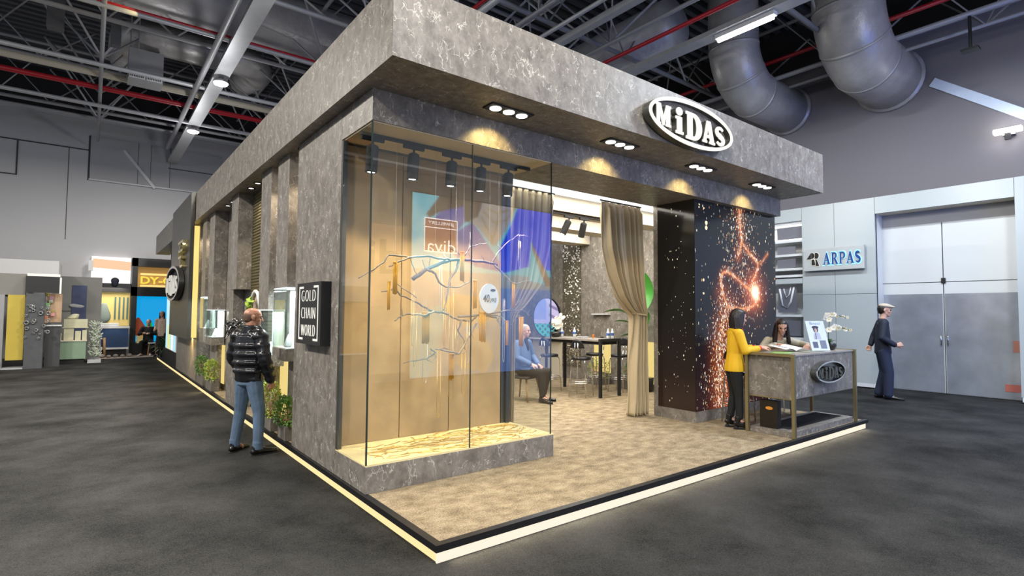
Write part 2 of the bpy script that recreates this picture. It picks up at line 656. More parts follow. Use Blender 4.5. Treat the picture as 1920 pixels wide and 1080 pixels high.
M['lumceiling'] = emis('luminous_ceiling', (0.95, 0.98, 1.0), 1.25)
M['casewhite'] = mat('lit_case_back', (0.85, 0.86, 0.84), 0.5)
M['spotglass'] = emis('spot_lens', (1.0, 0.96, 0.88), 6.0)
# ------------------------------------------------------------------ the hall
struct('floor', MB().box((-16, -14, FLOOR - 0.2), (16, 26, FLOOR)), M['carpet_hall'])
struct('wall_far', MB().box((-16, 22.6, FLOOR), (14.2, 22.9, 8.75)), M['wall'])
struct('wall_right', MB().box((13.6, -14, FLOOR), (13.9, 22.6, 8.36)), M['wall_warm'])
mb = MB()
n = 96
x0, x1, y0, y1 = -16.0, 16.0, -10.0, 24.0
prof = []
for i in range(n):
    y = y0 + (y1 - y0) * i / n
    w = (y1 - y0) / n
    prof += [(y, 10.6), (y + 0.45 * w, 10.6), (y + 0.55 * w, 10.78), (y + 0.95 * w, 10.78)]
prof.append((y1, 10.6))
va = [mb.bm.verts.new((x0, y, z)) for y, z in prof]
vb = [mb.bm.verts.new((x1, y, z)) for y, z in prof]
for i in range(len(prof) - 1):
    mb.bm.faces.new([va[i], vb[i], vb[i + 1], va[i + 1]])
struct('ceiling', mb, M['deck'])
# dark upper band between wall heads and the roof
struct('wall_upper_far', MB().box((-16, 23.2, 8.4), (14.2, 23.4, 10.8)), M['blackmatte'])
struct('wall_upper_right', MB().box((15.2, -14, 8.0), (15.4, 23.4, 10.8)), M['blackmatte'])
struct('trim_1', MB().box((13.5, -14, 8.36), (14.0, 22.6, 8.44)), M['joint_light'])
struct('trim_2', MB().box((-16, 22.5, 8.75), (14.2, 22.95, 8.85)), M['joint_light'])
# panels and joints of the far wall
yw = 22.6
struct('trim_3', MB().box((-2.1, yw - 0.10, 6.55), (2.3, yw, 8.2)), M['wall_dark'])
struct('trim_4', MB().box((-2.13, yw - 0.12, 6.50), (2.3, yw - 0.0, 6.55)), M['joint_light'])
struct('trim_5', MB().box((-7, yw - 0.03, 7.62), (-2.13, yw, 7.66)), M['joint'])
struct('trim_6', MB().box((-2.16, yw - 0.03, 6.5), (-2.12, yw, 8.2)), M['joint'])
struct('trim_7', MB().box((-4.17, yw - 0.03, 6.4), (-4.13, yw, 7.62)), M['joint'])
struct('trim_8', MB().box((-7, yw - 0.03, 6.37), (-4.13, yw, 6.41)), M['joint'])
struct('trim_9', MB().box((-2.74, yw - 0.012, 4.2), (-2.72, yw, 7.62)), M['joint'])
mb = MB()
mb.box((-0.1, yw - 0.16, 6.5), (0.0, yw - 0.1, 8.2), rot=Matrix.Rotation(math.radians(-38), 3, 'Y'), piv=(0, yw, 6.5))
struct('trim_10', mb, M['joint_light'])
for k, xx in enumerate((-0.62, -0.2, 0.45)):
    struct('trim_%d' % (11 + k), MB().box((xx, yw - 0.115, 6.55), (xx + 0.012, yw - 0.1, 8.2)), M['joint'])
struct('trim_14', MB().box((0.4, yw - 0.125, 7.35), (2.3, yw - 0.1, 7.38)), M['joint'])
# line of daylight glare on the right wall, put in as a pale coloured strip
def line_on_right(y_a, z_a, y_b, z_b, w):
    mb = MB()
    a, b = Vector((13.6, y_a, z_a)), Vector((13.6, y_b, z_b))
    d = (b - a).normalized()
    nrm = d.cross(Vector((1, 0, 0)))
    p = [a + nrm * w, a - nrm * w, b - nrm * w, b + nrm * w]
    bmv = [mb.bm.verts.new(q) for q in p] + [mb.bm.verts.new(q - Vector((0.05, 0, 0))) for q in p]
    for f in ((0, 1, 2, 3), (7, 6, 5, 4), (0, 4, 5, 1), (1, 5, 6, 2), (2, 6, 7, 3), (3, 7, 4, 0)):
        mb.bm.faces.new([bmv[i] for i in f])
    return mb
one('wall_glare_line', line_on_right(0.58, 7.10, -1.35, 5.60, 0.10), mat('pale_blue_strip', (0.66, 0.76, 0.90), 0.4),
    'long pale glare streak slanting down across the grey upper right wall', 'channel')

# roof steel: one truss after another along x, trays and pipes along y
def truss(y, zb=7.95, zt=9.75, xa=-12.0, xb=13.4, label=''):
    t = thing('roof_truss', label, 'truss', (0, y, zb), 'roof trusses across the hall')
    MB().tube([(xa, y, zb), (xb, y, zb)], 0.055, 8).build('bottom_chord', M['steel'], t, True)
    MB().tube([(xa, y, zt), (xb, y, zt)], 0.05, 8).build('top_chord', M['steel'], t, True)
    pts = []
    k = 0
    x = xa
    while x <= xb:
        pts.append((x, y, zb if k % 2 == 0 else zt))
        x += 1.27
        k += 1
    MB().tube(pts, 0.030, 6).build('web', M['steel'], t)
    # second leg leaning back to the neighbouring node line
    pts2 = []
    x = xa + 1.27
    k = 0
    while x <= xb:
        pts2.append((x, y + (0 if k % 2 == 0 else 1.6), zb if k % 2 == 0 else zt))
        x += 1.27
        k += 1
    MB().tube(pts2, 0.026, 6).build('diagonal_web', M['steel'], t)
    return t
TY = [(-1.6, 'grey lattice roof truss passing above the front edge of the canopy'), (1.9, 'grey lattice roof truss behind the two bent silver ducts'),
      (5.4, 'grey lattice roof truss seen just above the long front fascia'), (8.3, 'grey lattice roof truss at the top left, nearest the camera on that side'),
      (11.3, 'grey lattice roof truss next to the first bright high bay lamp'), (14.6, 'grey lattice roof truss in front of the bright red pipe at left'),
      (18.4, 'grey lattice roof truss deepest in the hall, above the far wall')]
for y, lb in TY:
    truss(y, label=lb)

def truss_y(x, label, zb=7.66, zt=9.4, ya=-6.0, yb=21.0):
    t = thing('roof_truss', label, 'truss', (x, 7, zb), 'roof trusses along the hall')
    MB().tube([(x, ya, zt), (x, yb, zt)], 0.05, 8).build('top_chord', M['steel'], t, True)
    MB().tube([(x, ya, zb), (x, yb, zb)], 0.045, 8).build('bottom_chord', M['steel'], t, True)
    for s in (-1, 1):
        pts = []
        y, k = ya, 0
        while y <= yb:
            pts.append((x + (0 if k % 2 == 0 else s * 1.3), y, zb if k % 2 == 0 else zt))
            y += 1.35
            k += 1
        MB().tube(pts, 0.028, 6).build('web', M['steel'], t)
for xx_, lb_ in ((2.6, 'grey lattice girder ending above the corner of the canopy'), (5.0, 'grey lattice girder above the middle of the front fascia'), (7.1, 'grey lattice girder left of the lamp tray with the tube lamp'), (12.6, 'grey lattice girder near the right wall behind both bent ducts'), (-1.9, 'grey lattice girder near the top left corner')):
    truss_y(xx_, lb_)

def rod(name, a, b, r, m, label, cat, group=None, seg=8):
    return one(name, MB().tube([a, b], r, seg), m, label, cat, group, True)
rod('roof_beam', (4.06, -6, 7.62), (4.06, 22, 7.62), 0.07, M['steel_light'], 'pale roof beam meeting the upper edge of the canopy, left of the other beams', 'beam')
rod('roof_beam', (5.66, -6, 7.62), (5.66, 22, 7.62), 0.045, M['steel_light'], 'thin grey tube left beside the wide bright beam over the fascia', 'beam')
one('roof_beam', MB().box((6.05, -6, 7.55), (6.22, 22, 7.68)), M['steel_light'], 'wide bright galvanised beam over the middle of the fascia', 'beam')
rod('roof_beam', (11.9, -6, 7.7), (11.9, 22, 7.7), 0.06, M['steel'], 'grey tube running past both bent ducts beside the right wall', 'beam')
rod('roof_beam', (-16, 14.3, 7.75), (13.4, 14.3, 7.75), 0.09, M['cream'], 'cream coloured beam above the long red pipe at left', 'beam')
rod('roof_beam', (-16, 9.95, 7.62), (13.4, 9.95, 7.62), 0.05, M['steel_light'], 'pale tube just below the red pipe at the top left', 'beam')
rod('roof_beam', (-16, 16.4, 7.55), (13.4, 16.4, 7.55), 0.06, M['steel_light'], 'pale tube below the long bright red pipe at left', 'beam')
rod('roof_beam', (-16, 13.2, 7.6), (13.4, 13.2, 7.6), 0.06, M['steel_light'], 'silver tube with a white hook above the red pipe at left', 'beam')
rod('roof_beam', (-16, 19.0, 7.9), (13.4, 19.0, 7.9), 0.05, M['steel'], 'thin grey tube closest to the far wall head', 'beam')
rod('sprinkler_pipe', (-16, 15.3, 7.72), (13.4, 15.3, 7.72), 0.075, M['red'], 'long bright red pipe crossing left part of the hall', 'pipe', 'red sprinkler pipes')
rod('sprinkler_pipe', (-16, 10.1, 7.75), (13.4, 10.1, 7.75), 0.045, M['red'], 'red pipe at the top left in front of the dark square duct', 'pipe', 'red sprinkler pipes')
rod('sprinkler_pipe', (7.62, -6, 7.6), (7.62, 22, 7.6), 0.045, M['red'], 'red pipe left of the tray with the glowing tube lamp', 'pipe', 'red sprinkler pipes')
rod('sprinkler_pipe', (12.25, -6, 8.34), (12.25, 22, 8.34), 0.055, M['red'], 'red pipe passing behind both bent ducts', 'pipe', 'red sprinkler pipes')
rod('sprinkler_pipe', (4.4, -6, 8.15), (4.4, 22, 8.15), 0.045, M['red'], 'thin red pipe high up beneath the dark roof sheets', 'pipe', 'red sprinkler pipes')

def tray(x, label, za=7.5):
    t = thing('cable_tray', label, 'tray', (x, 8, za), 'cable trays carrying the hall lamps')
    mb = MB()
    w, h = 0.17, 0.10
    mb.box((x - w, -7, za), (x + w, 22, za + 0.012))
    mb.build('tray_base', M['steel_light'], t)
    MB().box((x - w, -7, za + 0.012), (x - w + 0.012, 22, za + h)).build('side_rail', M['steel_light'], t)
    MB().box((x + w - 0.012, -7, za + 0.012), (x + w, 22, za + h)).build('side_rail', M['steel_light'], t)
    return t
tray(0.5, 'galvanised cable tray with two bright lamps at upper left')
tray(8.4, 'galvanised cable tray with glowing tube lamp in front of the ducts')
rod('conduit', (0.12, -6, 7.55), (0.12, 20, 7.55), 0.07, M['steel'], 'grey conduit tube running alongside the left lamp tray', 'conduit')

def high_bay(x, y, label):
    t = thing('high_bay_lamp', label, 'lamp', (x, y, HB_Z), 'high bay lamps of the hall')
    MB().lathe([(0.05, 0.15), (0.06, 0.10), (0.16, 0.06), (0.19, 0.0), (0.17, 0.0), (0.05, 0.03)], (x, y, HB_Z), 20).build('housing', M['steel'], t, True)
    MB().lathe([(0.165, 0.0), (0.15, -0.03), (0.08, -0.05)], (x, y, HB_Z - 0.005), 20).build('lens', M['lampwhite'], t, True)
hb_lab = ['bright high bay lamp on the left tray, nearer of the two', 'bright high bay lamp on the left tray, further one near the far wall']
for i, (x, y) in enumerate(HIGHBAYS):
    high_bay(x, y, hb_lab[i] if i < 2 else 'high bay lamp of the hall beyond the edge of the picture')
t = thing('tube_lamp', 'glowing white tube lamp under the tray by the ducts', 'lamp', (8.4, 2.35, 7.36))
MB().box((8.33, 1.72, 7.42), (8.47, 2.98, 7.50)).build('housing', M['white'], t)
MB().tube([(8.4, 1.76, 7.39), (8.4, 2.94, 7.39)], 0.045, 10).build('tube', M['lampwhite'], t, True)

# ducts
def arc(c, r, a0, a1, n, ax0, ax1):
    return [Vector(c) + ax0 * (r * math.cos(a0 + (a1 - a0) * i / n)) + ax1 * (r * math.sin(a0 + (a1 - a0) * i / n)) for i in range(n + 1)]
def bent_duct(xe, y, zh, r, label, jr=1.15, y_top=0.0, yin=9.0):
    t = thing('ventilation_duct', label, 'duct', (xe, y, zh))
    X, Z = Vector((1, 0, 0)), Vector((0, 0, 1))
    pts = [Vector((xe, y, 10.2)), Vector((xe, y, zh + jr + 0.6)), Vector((xe, y, zh + jr + 0.2))]
    pts += arc((xe + jr, y, zh + jr), jr, PI, 1.5 * PI, 10, X, Z)
    pts += [Vector((xe + jr + 0.5, y, zh)), Vector((13.62, y, zh))]
    MB().tube(pts, r, 28).build('shell', M['duct'], t, True)
    for k in (4, 8, 12):
        a = pts[k]
        d = (pts[min(k + 1, len(pts) - 1)] - pts[k - 1]).normalized()
        MB().tube([a - d * 0.03, a + d * 0.03], r + 0.012, 28).build('seam_band', M['duct'], t, True)
    d = Vector((1, 0, 0))
    MB().tube([(13.5, y, zh), (13.59, y, zh)], r + 0.06, 28).build('wall_collar', M['duct'], t, True)
bent_duct(10.75, 3.95, 7.38, 0.60, 'silver bent ventilation duct entering the right wall, smaller and further left')
bent_duct(11.1, 1.45, 7.42, 0.70, 'silver bent ventilation duct entering the right wall, larger at upper right')
one('ventilation_duct', MB().tube([(9.2, 4.6, 8.75), (9.2, 22, 8.75)], 0.62, 24), M['duct'], 'straight silver duct high under the roof beyond the fascia', 'duct', smooth=True)
one('ventilation_duct', MB().tube([(-14, 11.4, 9.1), (6, 11.4, 9.1)], 0.75, 24), M['duct'], 'wide grey duct crossing the top left under the roof', 'duct', smooth=True)
X, Z, Y = Vector((1, 0, 0)), Vector((0, 0, 1)), Vector((0, 1, 0))
pts = [Vector((-1.35, 15.8, 8.9)), Vector((-1.35, 15.0, 8.9))] + arc((-0.65, 14.6, 8.9), 0.7, PI, 1.5 * PI, 8, X, Y) + [Vector((1.2, 13.9, 8.9))] + arc((1.2, 14.6, 8.9), 0.7, -0.5 * PI, 0.0, 8, X, Y)[1:] + [Vector((1.9, 16.5, 9.3))]
one('ventilation_duct', MB().tube(pts, 0.42, 20), M['duct'], 'curved grey duct snaking behind the first high bay lamp', 'duct', smooth=True)
t = thing('air_unit', 'grey box air unit with two louvre grilles hanging at upper left', 'air unit', (-1.0, 13.8, 7.55))
MB().box((-1.35, 13.5, 7.56), (-0.6, 14.12, 8.35)).build('casing', M['steel'], t)
for x, y_ in ((-1.32, 13.56), (-1.15, 13.53)):
    MB().tube([(x, y_, 8.35), (x, y_, 10.62)], 0.02, 6).build('hanger_rod', M['steel'], t)
for k in range(2):
    mb = MB()
    x0 = -1.33 + k * 0.37
    mb.box((x0, 13.47, 7.57), (x0 + 0.34, 13.5, 7.75))
    g_ = mb.build('grille', M['white'], t)
    for q in range(8):
        MB().box((x0 + 0.025 + q * 0.037, 13.466, 7.59), (x0 + 0.043 + q * 0.037, 13.47, 7.70)).build('slot', M['black'], g_)
one('roof_column', MB().box((-2.9, 12.3, 7.9), (-2.6, 12.6, 10.6)), M['deck'], 'dark steel hanger post near the top left corner', 'post')
one('roof_column', MB().box((-1.75, 12.5, 7.9), (-1.55, 12.7, 10.6)), M['deck'], 'dark steel hanger post right of the corner post at top left', 'post')
t = thing('hanging_bracket', 'thin black rod with small crossbar hanging before the right wall', 'hanger', (11.9, -0.48, 6.93))
MB().tube([(11.9, -0.48, 7.66), (11.9, -0.48, 6.98)], 0.03, 8).build('rod', M['black'], t)
MB().box((11.8, -0.62, 6.93), (12.0, -0.34, 6.98)).build('crossbar', M['black'], t)
# reflector-like chandelier glow on the right wall: small bracket lamp
t = thing('wall_flood_lamp', 'bright white flood lamp on a bracket high on the right wall', 'lamp', (13.3, -0.75, 5.55))
MB().box((13.28, -0.98, 5.50), (13.45, -0.52, 5.60), bev=0.02).build('lens', M['lampwhite'], t)
MB().box((13.34, -0.80, 5.36), (13.40, -0.70, 5.50)).build('stem', M['black'], t)
MB().box((13.45, -0.85, 5.48), (13.6, -0.65, 5.62)).build('bracket', M['steel'], t)

# ------------------------------------------------------------------ the stand: platform
PX, PY = 7.51, 19.6
t = thing('stand_platform', 'low raised stand platform with black edge and glowing light strip', 'platform', (3.7, 9.8, FLOOR))
mb = MB()
mb.box((0.02, 0.02, FLOOR + 0.02), (PX - 0.02, PY, -0.049))
mb.build('deck', M['blackmatte'], t)
MB().prism([(0.0, -0.049), (0.06, -0.049), (0.06, 0.0), (0.0, 0.0)], lambda u, v: (0.0 + u, 0.0, v), lambda u, v: (0.0 + u, PY, v)).build('edge_trim', M['black'], t, label='black edge along the long left side')
MB().box((0.06, 0.0, -0.049), (PX + 0.08, 0.06, 0.0)).build('edge_trim', M['black'], t, label='black edge along the front side')
MB().box((0.008, 0.02, FLOOR + 0.008), (0.02, PY, -0.049)).build('light_strip', M['strip'], t, label='yellowish glowing strip along the left side')
MB().box((0.008, 0.004, FLOOR - 0.0), (PX - 0.02, 0.02, -0.049)).build('light_strip', M['strip_white'], t, label='pale glowing strip along the front')
MB().box((0.06, 0.06, -0.049), (PX, PY, 0.0)).build('carpet', M['carpet_stand'], t, label='mottled beige brown carpet')

# canopy
FX, FY, ZB, ZT, FR, FE = -0.106, 0.599, 3.62, 4.265, 7.627, 20.06
t = thing('stand_canopy', 'large grey stone-look canopy fascia around the whole stand', 'canopy', (3.7, 9.8, ZB))
mb = MB()
TH = 0.05
mb.box((FX, FY, ZB), (FR, FY + TH, ZT))
mb.build('front_fascia', M['marble'], t)
MB().box((FX, FY + TH, ZB), (FX + TH, FE, ZT)).build('side_fascia', M['marble'], t)
MB().box((FR - TH, FY + TH, ZB), (FR, FE, ZT)).build('side_fascia', M['marble'], t)
mb = MB().box((FX + TH, FY + TH, ZB + 0.002), (FR - TH, 2.2, ZB + 0.06))
mb.build('front_soffit', M['marble'], t)
MB().box((FX + TH, 2.2, ZB + 0.002), (0.32, FE, ZB + 0.06)).build('side_soffit', M['marble'], t)
MB().box((FX + TH, FY + TH, ZT - 0.05), (FR - TH, FE, ZT - 0.01)).build('roof_sheet', M['blackmatte'], t)
BX, BY, ZH, BR = 0.029, 1.283, 3.32, 7.567
t2 = thing('header_beam', 'long dark stone header beam above the display window and entrance', 'beam', (3.8, 1.7, ZH))
MB().box((2.21, BY, ZH), (BR, 2.16, ZB)).build('beam_body', M['marble'], t2)
MB().prism([(BX, BY), (2.21, BY), (2.21, 2.16), (0.08, 2.16), (0.08, 2.028), (BX, 2.028)], lambda u, v: (u, v, ZH + 0.006), lambda u, v: (u, v, ZB)).build('window_head', M['marble'], t2)
MB().box((BX + 0.015, BY + 0.015, ZH - 0.006), (2.2, 2.026, ZH + 0.006)).build('window_ceiling', mat('warm_cream_ceiling', (0.84, 0.69, 0.43), 0.6), t2, label='cream ceiling of the display window')

# recessed spots in the canopy soffit
def triple(x, label, tilt=0.30, e=34):
    y = 0.965
    t = thing('recessed_spotlight', label, 'spotlight', (x, y, ZB), 'triple recessed spotlights in the front soffit')
    MB().box((x - 0.26, y - 0.085, ZB - 0.012), (x + 0.26, y + 0.085, ZB + 0.001)).build('frame', M['blackmatte'], t)
    for k in (-1, 0, 1):
        MB().lathe([(0.058, 0.0), (0.058, -0.008), (0.045, -0.012), (0.02, -0.012)], (x + k * 0.165, y, ZB - 0.012), 16).build('lens', M['spotglass'], t, True)
    lamp('SPOT', 'recessed_spot_light', (x, y + 0.02, ZB - 0.04), e, (1.0, 0.74, 0.26), target=(x, y + 0.55, ZB - 1.0), spot=math.radians(108), blend=0.75, radius=0.02, parent=t)
for x, lb in ((1.33, 'triple recessed spotlight over the glass display window, leftmost of the four'), (3.0, 'triple recessed spotlight left of the oval letter sign'),
              (4.67, 'triple recessed spotlight below right of the oval letter sign'), (6.33, 'triple recessed spotlight above the big screen, rightmost of the four')):
    triple(x, lb)
DL = [(3.6, 'first small round downlight beside the near corner panel'), (4.5, 'small round downlight between the two nearest hanging columns'), (5.9, 'small round downlight, nearer of a pair by the brass lattice'), (6.35, 'small round downlight, further of a pair by the brass lattice'),
      (7.8, 'small round downlight behind the widest hanging column'), (8.25, 'small round downlight between the middle columns'), (9.78, 'small round downlight next to the far case column'), (10.72, 'small round downlight closest to the dark side panel')]
for y, lb in DL:
    x = 0.11
    t = thing('downlight', lb, 'downlight', (x, y, ZB), 'round downlights along the side soffit')
    MB().lathe([(0.062, 0.002), (0.062, -0.010), (0.045, -0.010), (0.045, 0.0)], (x, y, ZB), 18).build('ring', M['black'], t, True)
    MB().lathe([(0.044, -0.002), (0.03, -0.006), (0.01, -0.006)], (x, y, ZB), 16).build('lens', M['spotglass'], t, True)
    lamp('SPOT', 'downlight_beam', (x, y, ZB - 0.03), 85, (1.0, 0.84, 0.62), target=(x + 0.02, y, 0), spot=math.radians(70), blend=0.6, radius=0.03, parent=t)

# columns of the left side
one('corner_panel', MB().prism([(BX, 2.031), (0.072, 2.031), (0.072, 2.17), (0.26, 2.17), (0.26, 3.48), (BX, 3.48)], lambda u, v: (u, v, 0.002), lambda u, v: (u, v, ZB)), M['marble'], 'wide grey stone wall panel with the black square sign, beside the glass window', 'wall panel')
one('hanging_column', MB().box((BX, 3.86, 1.90), (0.27, 4.39, ZB)), M['marble'], 'grey stone column hanging over the glass case next to the wide corner panel', 'column')
one('hanging_column', MB().box((BX, 4.73, 1.62), (0.27, 5.28, ZB)), M['marble'], 'grey stone column hanging second from the corner panel, right of the brass lattice', 'column')
one('hanging_column', MB().box((BX, 6.86, 1.97), (0.27, 7.42, ZB)), M['marble'], 'grey stone column hanging over the pedestal with the silver sculpture', 'column')
one('stone_fin', MB().box((0.10, 7.43, 0.002), (0.27, 7.80, ZB)), M['marble'], 'narrow full height stone fin behind the sculpture pedestal', 'column')
one('hanging_column', MB().box((BX, 9.06, 1.62), (0.27, 9.65, ZB)), M['marble'], 'grey stone column hanging over the far white lit case', 'column')
one('stone_fin', MB().box((BX, 10.04, 1.9), (0.27, 10.53, ZB)), M['marble'], 'slim stone fin hanging over the tall narrow glass case', 'column')
one('end_wall_panel', MB().box((BX, 10.935, 0.002), (0.30, 14.5, ZB)), M['marble'], 'long grey stone wall section behind the dark bronze panel', 'wall panel')
# back wall of the niches
t = thing('niche_wall', 'stone back wall of the side niches with yellow lit lower panels', 'wall panel', (0.3, 7.2, 0))
MB().box((0.275, 3.48, 0.002), (0.36, 10.93, ZB)).build('panel', M['marble'], t)
for (a, b) in ((3.50, 4.05), (4.15, 5.1), (7.85, 8.6), (9.0, 9.9)):
    MB().box((0.255, a, 0.12), (0.27, b, 0.90)).build('lit_panel', M['glowyellow'], t, label='yellow lit panel')
mb = MB()
for i in range(66):
    z = 0.3 + i * 0.05
    mb.box((0.25, 5.29, z), (0.268, 6.85, z + 0.018))
for i in range(31):
    y = 5.3 + i * 0.051
    mb.box((0.256, y, 0.3), (0.268, y + 0.014, ZB - 0.02))
lat = one('brass_lattice', mb, M['brass'], 'brass lattice screen between the hanging stone columns', 'screen')

# glass show cases
def show_case(y0, y1, zb, zt, label, glow=8, leg=True, x0=0.02, block=0.15):
    t = thing('show_case', label, 'show case', (0.14, (y0 + y1) / 2, 0.004), 'glass jewellery cases along the side wall')
    x1 = 0.25
    MB().box((x0, y0, zb - block), (x1, y1, zb)).build('base_block', M['marble'], t)
    MB().box((x0 + 0.012, y0 + 0.012, zb), (x1 - 0.02, y1 - 0.012, zb + 0.012)).build('tray', M['casewhite'], t)
    MB().box((x1 - 0.02, y0 + 0.01, zb + 0.012), (x1, y1 - 0.01, zt)).build('back_panel', M['casewhite'], t, label='white lit back panel')
    for nm, a, b in (('front_pane', (x0, y0, zb), (x0 + 0.008, y1, zt)), ('side_pane', (x0 + 0.008, y0, zb), (x1 - 0.02, y0 + 0.008, zt)), ('side_pane', (x0 + 0.008, y1 - 0.008, zb), (x1 - 0.02, y1, zt))):
        MB().box(a, b).build(nm, M['caseglass'], t)
    MB().box((x0, y0, zt - 0.015), (x1, y1, zt)).build('top_light', M['lumceiling'], t)
    if leg:
        ym = (y0 + y1) / 2
        MB().box((0.175, ym - 0.11, 0.002), (0.25, ym + 0.11, zb - block)).build('leg', M['marble'], t)
    MB().hull([((0.13, (y0 + y1) / 2, zb + 0.03), (0.05, 0.09, 0.02)), ((0.15, (y0 + y1) / 2, zb + 0.16), (0.02, 0.03, 0.02))]).build('jewellery_bust', M['white'], t, True)
    lamp('AREA', 'case_light', (0.13, (y0 + y1) / 2, zt - 0.03), glow * 1.8, (0.92, 0.98, 1.0), target=(0.13, (y0 + y1) / 2, zb), size=0.14, size_y=y1 - y0 - 0.05, shape='RECTANGLE', parent=t)
show_case(3.80, 4.42, 1.12, 1.90, 'glass case under the nearest hanging column, right of the man in puffer jacket', 9)
show_case(4.70, 5.30, 0.98, 1.62, 'glass case mostly behind the man in puffer jacket, second from the corner', 7)
show_case(9.00, 9.68, 1.06, 1.62, 'white lit glass case behind the far pair of planters', 8)
show_case(10.02, 10.56, 1.22, 1.9, 'tall narrow glass case furthest along, beside the dark bronze panel', 5, block=0.3, leg=False)
one('pedestal', MB().box((-0.0 + 0.01, 6.62, 0.004), (0.25, 7.38, 1.06)), M['marble'], 'grey stone pedestal carrying the silver coral sculpture', 'pedestal')
rnd = random.Random(3)
t = thing('coral_sculpture', 'tangled silver coral sculpture on the stone pedestal beside the man', 'sculpture', (0.02, 6.75, 1.06))
MB().box((-0.0 + 0.02, 6.72, 1.06), (0.10, 6.86, 1.20)).build('foot', M['black'], t)
mb = MB()
for i in range(46):
    c = Vector((0.03, 6.86, 1.31))
    a = rnd.uniform(0, 2 * PI)
    p0 = c + Vector((rnd.uniform(-.06, .06), rnd.uniform(-.42, .36), rnd.uniform(-.09, .09)))
    p1 = p0 + Vector((math.cos(a) * 0.07, math.sin(a) * 0.16, rnd.uniform(-.06, .09)))
    p2 = p1 + Vector((rnd.uniform(-.05, .05), rnd.uniform(-.1, .1), rnd.uniform(-.06, .08)))
    mb.tube([p0, (p0 + p1) / 2 + Vector((0, 0, 0.03)), p1, p2], [0.022, 0.020, 0.016, 0.008], 6)
mb.build('branches', mat('tarnished_silver', (0.25, 0.25, 0.25), 0.22, 0.95, var=0.7, vscale=25), t, True)
t = thing('arch_mirror', 'pale arch frame standing behind the silver sculpture', 'mirror', (0.2, 6.2, 1.06))
pts = [(0.205, 5.92, 0.5), (0.205, 5.92, 1.5)] + [(0.205, 6.27 - 0.35 * math.cos(a), 1.5 + 0.42 * math.sin(a)) for a in np.linspace(0.2, PI - 0.2, 12)] + [(0.205, 6.62, 1.5), (0.205, 6.62, 0.5)]
MB().tube(pts, 0.028, 8).build('frame', M['white'], t, True)
mb = MB()
mb.prism([(5.95, 0.5), (6.59, 0.5), (6.59, 1.5), (6.5, 1.75), (6.27, 1.89), (6.04, 1.75), (5.95, 1.5)], lambda u, v: (0.232, u, v), lambda u, v: (0.245, u, v))
mb.build('panel', mat('blush_panel', (0.6, 0.46, 0.36), 0.6), t)

t = thing('niche_plant', 'yellow green leafed plant inside the pale arch behind the sculpture', 'plant', (0.15, 6.3, 1.06))
MB().lathe([(0.04, 0), (0.05, 0.01), (0.055, 0.12), (0.04, 0.12)], (0.15, 6.3, 1.062), 14).build('pot', M['pot'], t, True)
mb = MB()
rr = random.Random(12)
for k in range(16):
    b = Vector((0.15, 6.3 + rr.uniform(-.05, .05), 1.25 + .035 * k))
    mb.leaf(b, b + Vector((rr.uniform(-.05, .02), rr.uniform(-.26, .26), rr.uniform(.0, .14))), (-.6, 0, 1), .045, .2, 4)
mb.build('leaves', mat('lime_broad_leaf', (.30, .46, .05), .4, var=.5, vscale=9), t)
MB().tube([(0.15, 6.3, 1.18), (0.152, 6.29, 1.5), (0.15, 6.31, 1.8)], .008, 6).build('stem', M['leafdark'], t, True)
# dark panel with the oval sign on the side
t = thing('side_sign_panel', 'dark bronze panel standing proud of the side wall with gold light behind', 'panel', (-0.15, 12.5, 0.9))
MB().box((-0.20, 10.70, 0.96), (-0.12, 14.15, 4.26)).build('board', M['darkpanel'], t)
MB().box((-0.10, 10.98, 0.98), (0.02, 11.35, 3.55)).build('cove_light', M['glowgold'], t, label='glowing gold strip behind the board')
MB().box((-0.119, 11.36, 0.98), (-0.02, 14.0, 3.55)).build('spacer', M['blackmatte'], t)
lamp('AREA', 'cove_glow', (-0.06, 11.6, 0.93), 16, (1.0, 0.72, 0.28), target=(0.03, 11.6, 0.2), size=0.06, size_y=1.0, shape='RECTANGLE', parent=t)

# far end of the stand: lightbox
t = thing('stand_lightbox', 'tall pastel lightbox at the far end of the stand', 'lightbox', (0.1, 16, 0.4))
MB().box((0.04, 14.8, 0.4), (0.2, 17.4, 2.75)).build('frame', M['white'], t)
nu, nv = 52, 60
U, V = np.meshgrid((np.arange(nu) + .5) / nu, (np.arange(nv) + .5) / nv)
rgb = np.zeros((nv, nu, 3))
rgb[:] = (0.42, 0.70, 0.80)
rgb[(V > 0.62) & (U < 0.75)] = (0.75, 0.50, 0.42)
rgb[(V > 0.72) & (U < 0.45)] = (0.42, 0.10, 0.10)
rgb[(U > 0.25) & (U < 0.42)] = (0.85, 0.86, 0.82)
rgb[(V < 0.32) & (U > 0.52) & (U < 0.80)] = (0.70, 0.72, 0.30)
rgb[(V > 0.75) & (U > 0.82)] = (0.9, 0.75, 0.5)
screen('image', screen_mat('pastel_print_light', 1.1), (0.038, 14.82, 0.42), (0, 2.56, 0), (0, 0, 2.31), nu, nv, rgb, t)
one('stand_end_block', MB().box((0.06, 14.55, 0.0), (0.5, 19.4, 0.38)), M['blackmatte'], 'low dark base below the pastel lightbox', 'base')
one('stand_end_wall', MB().box((0.3, 14.55, 0.38), (0.5, 19.4, ZB)), M['blackmatte'], 'dark end wall behind the pastel lightbox', 'wall panel')
# ------------------------------------------------------------------ lettering
def mesh_of_curve(cu):
    ob = bpy.data.objects.new('tmp', cu)
    COL.objects.link(ob)
    dg = bpy.context.evaluated_depsgraph_get()
    me = bpy.data.meshes.new_from_object(ob.evaluated_get(dg))
    bpy.data.objects.remove(ob)
    bpy.data.curves.remove(cu)
    return me

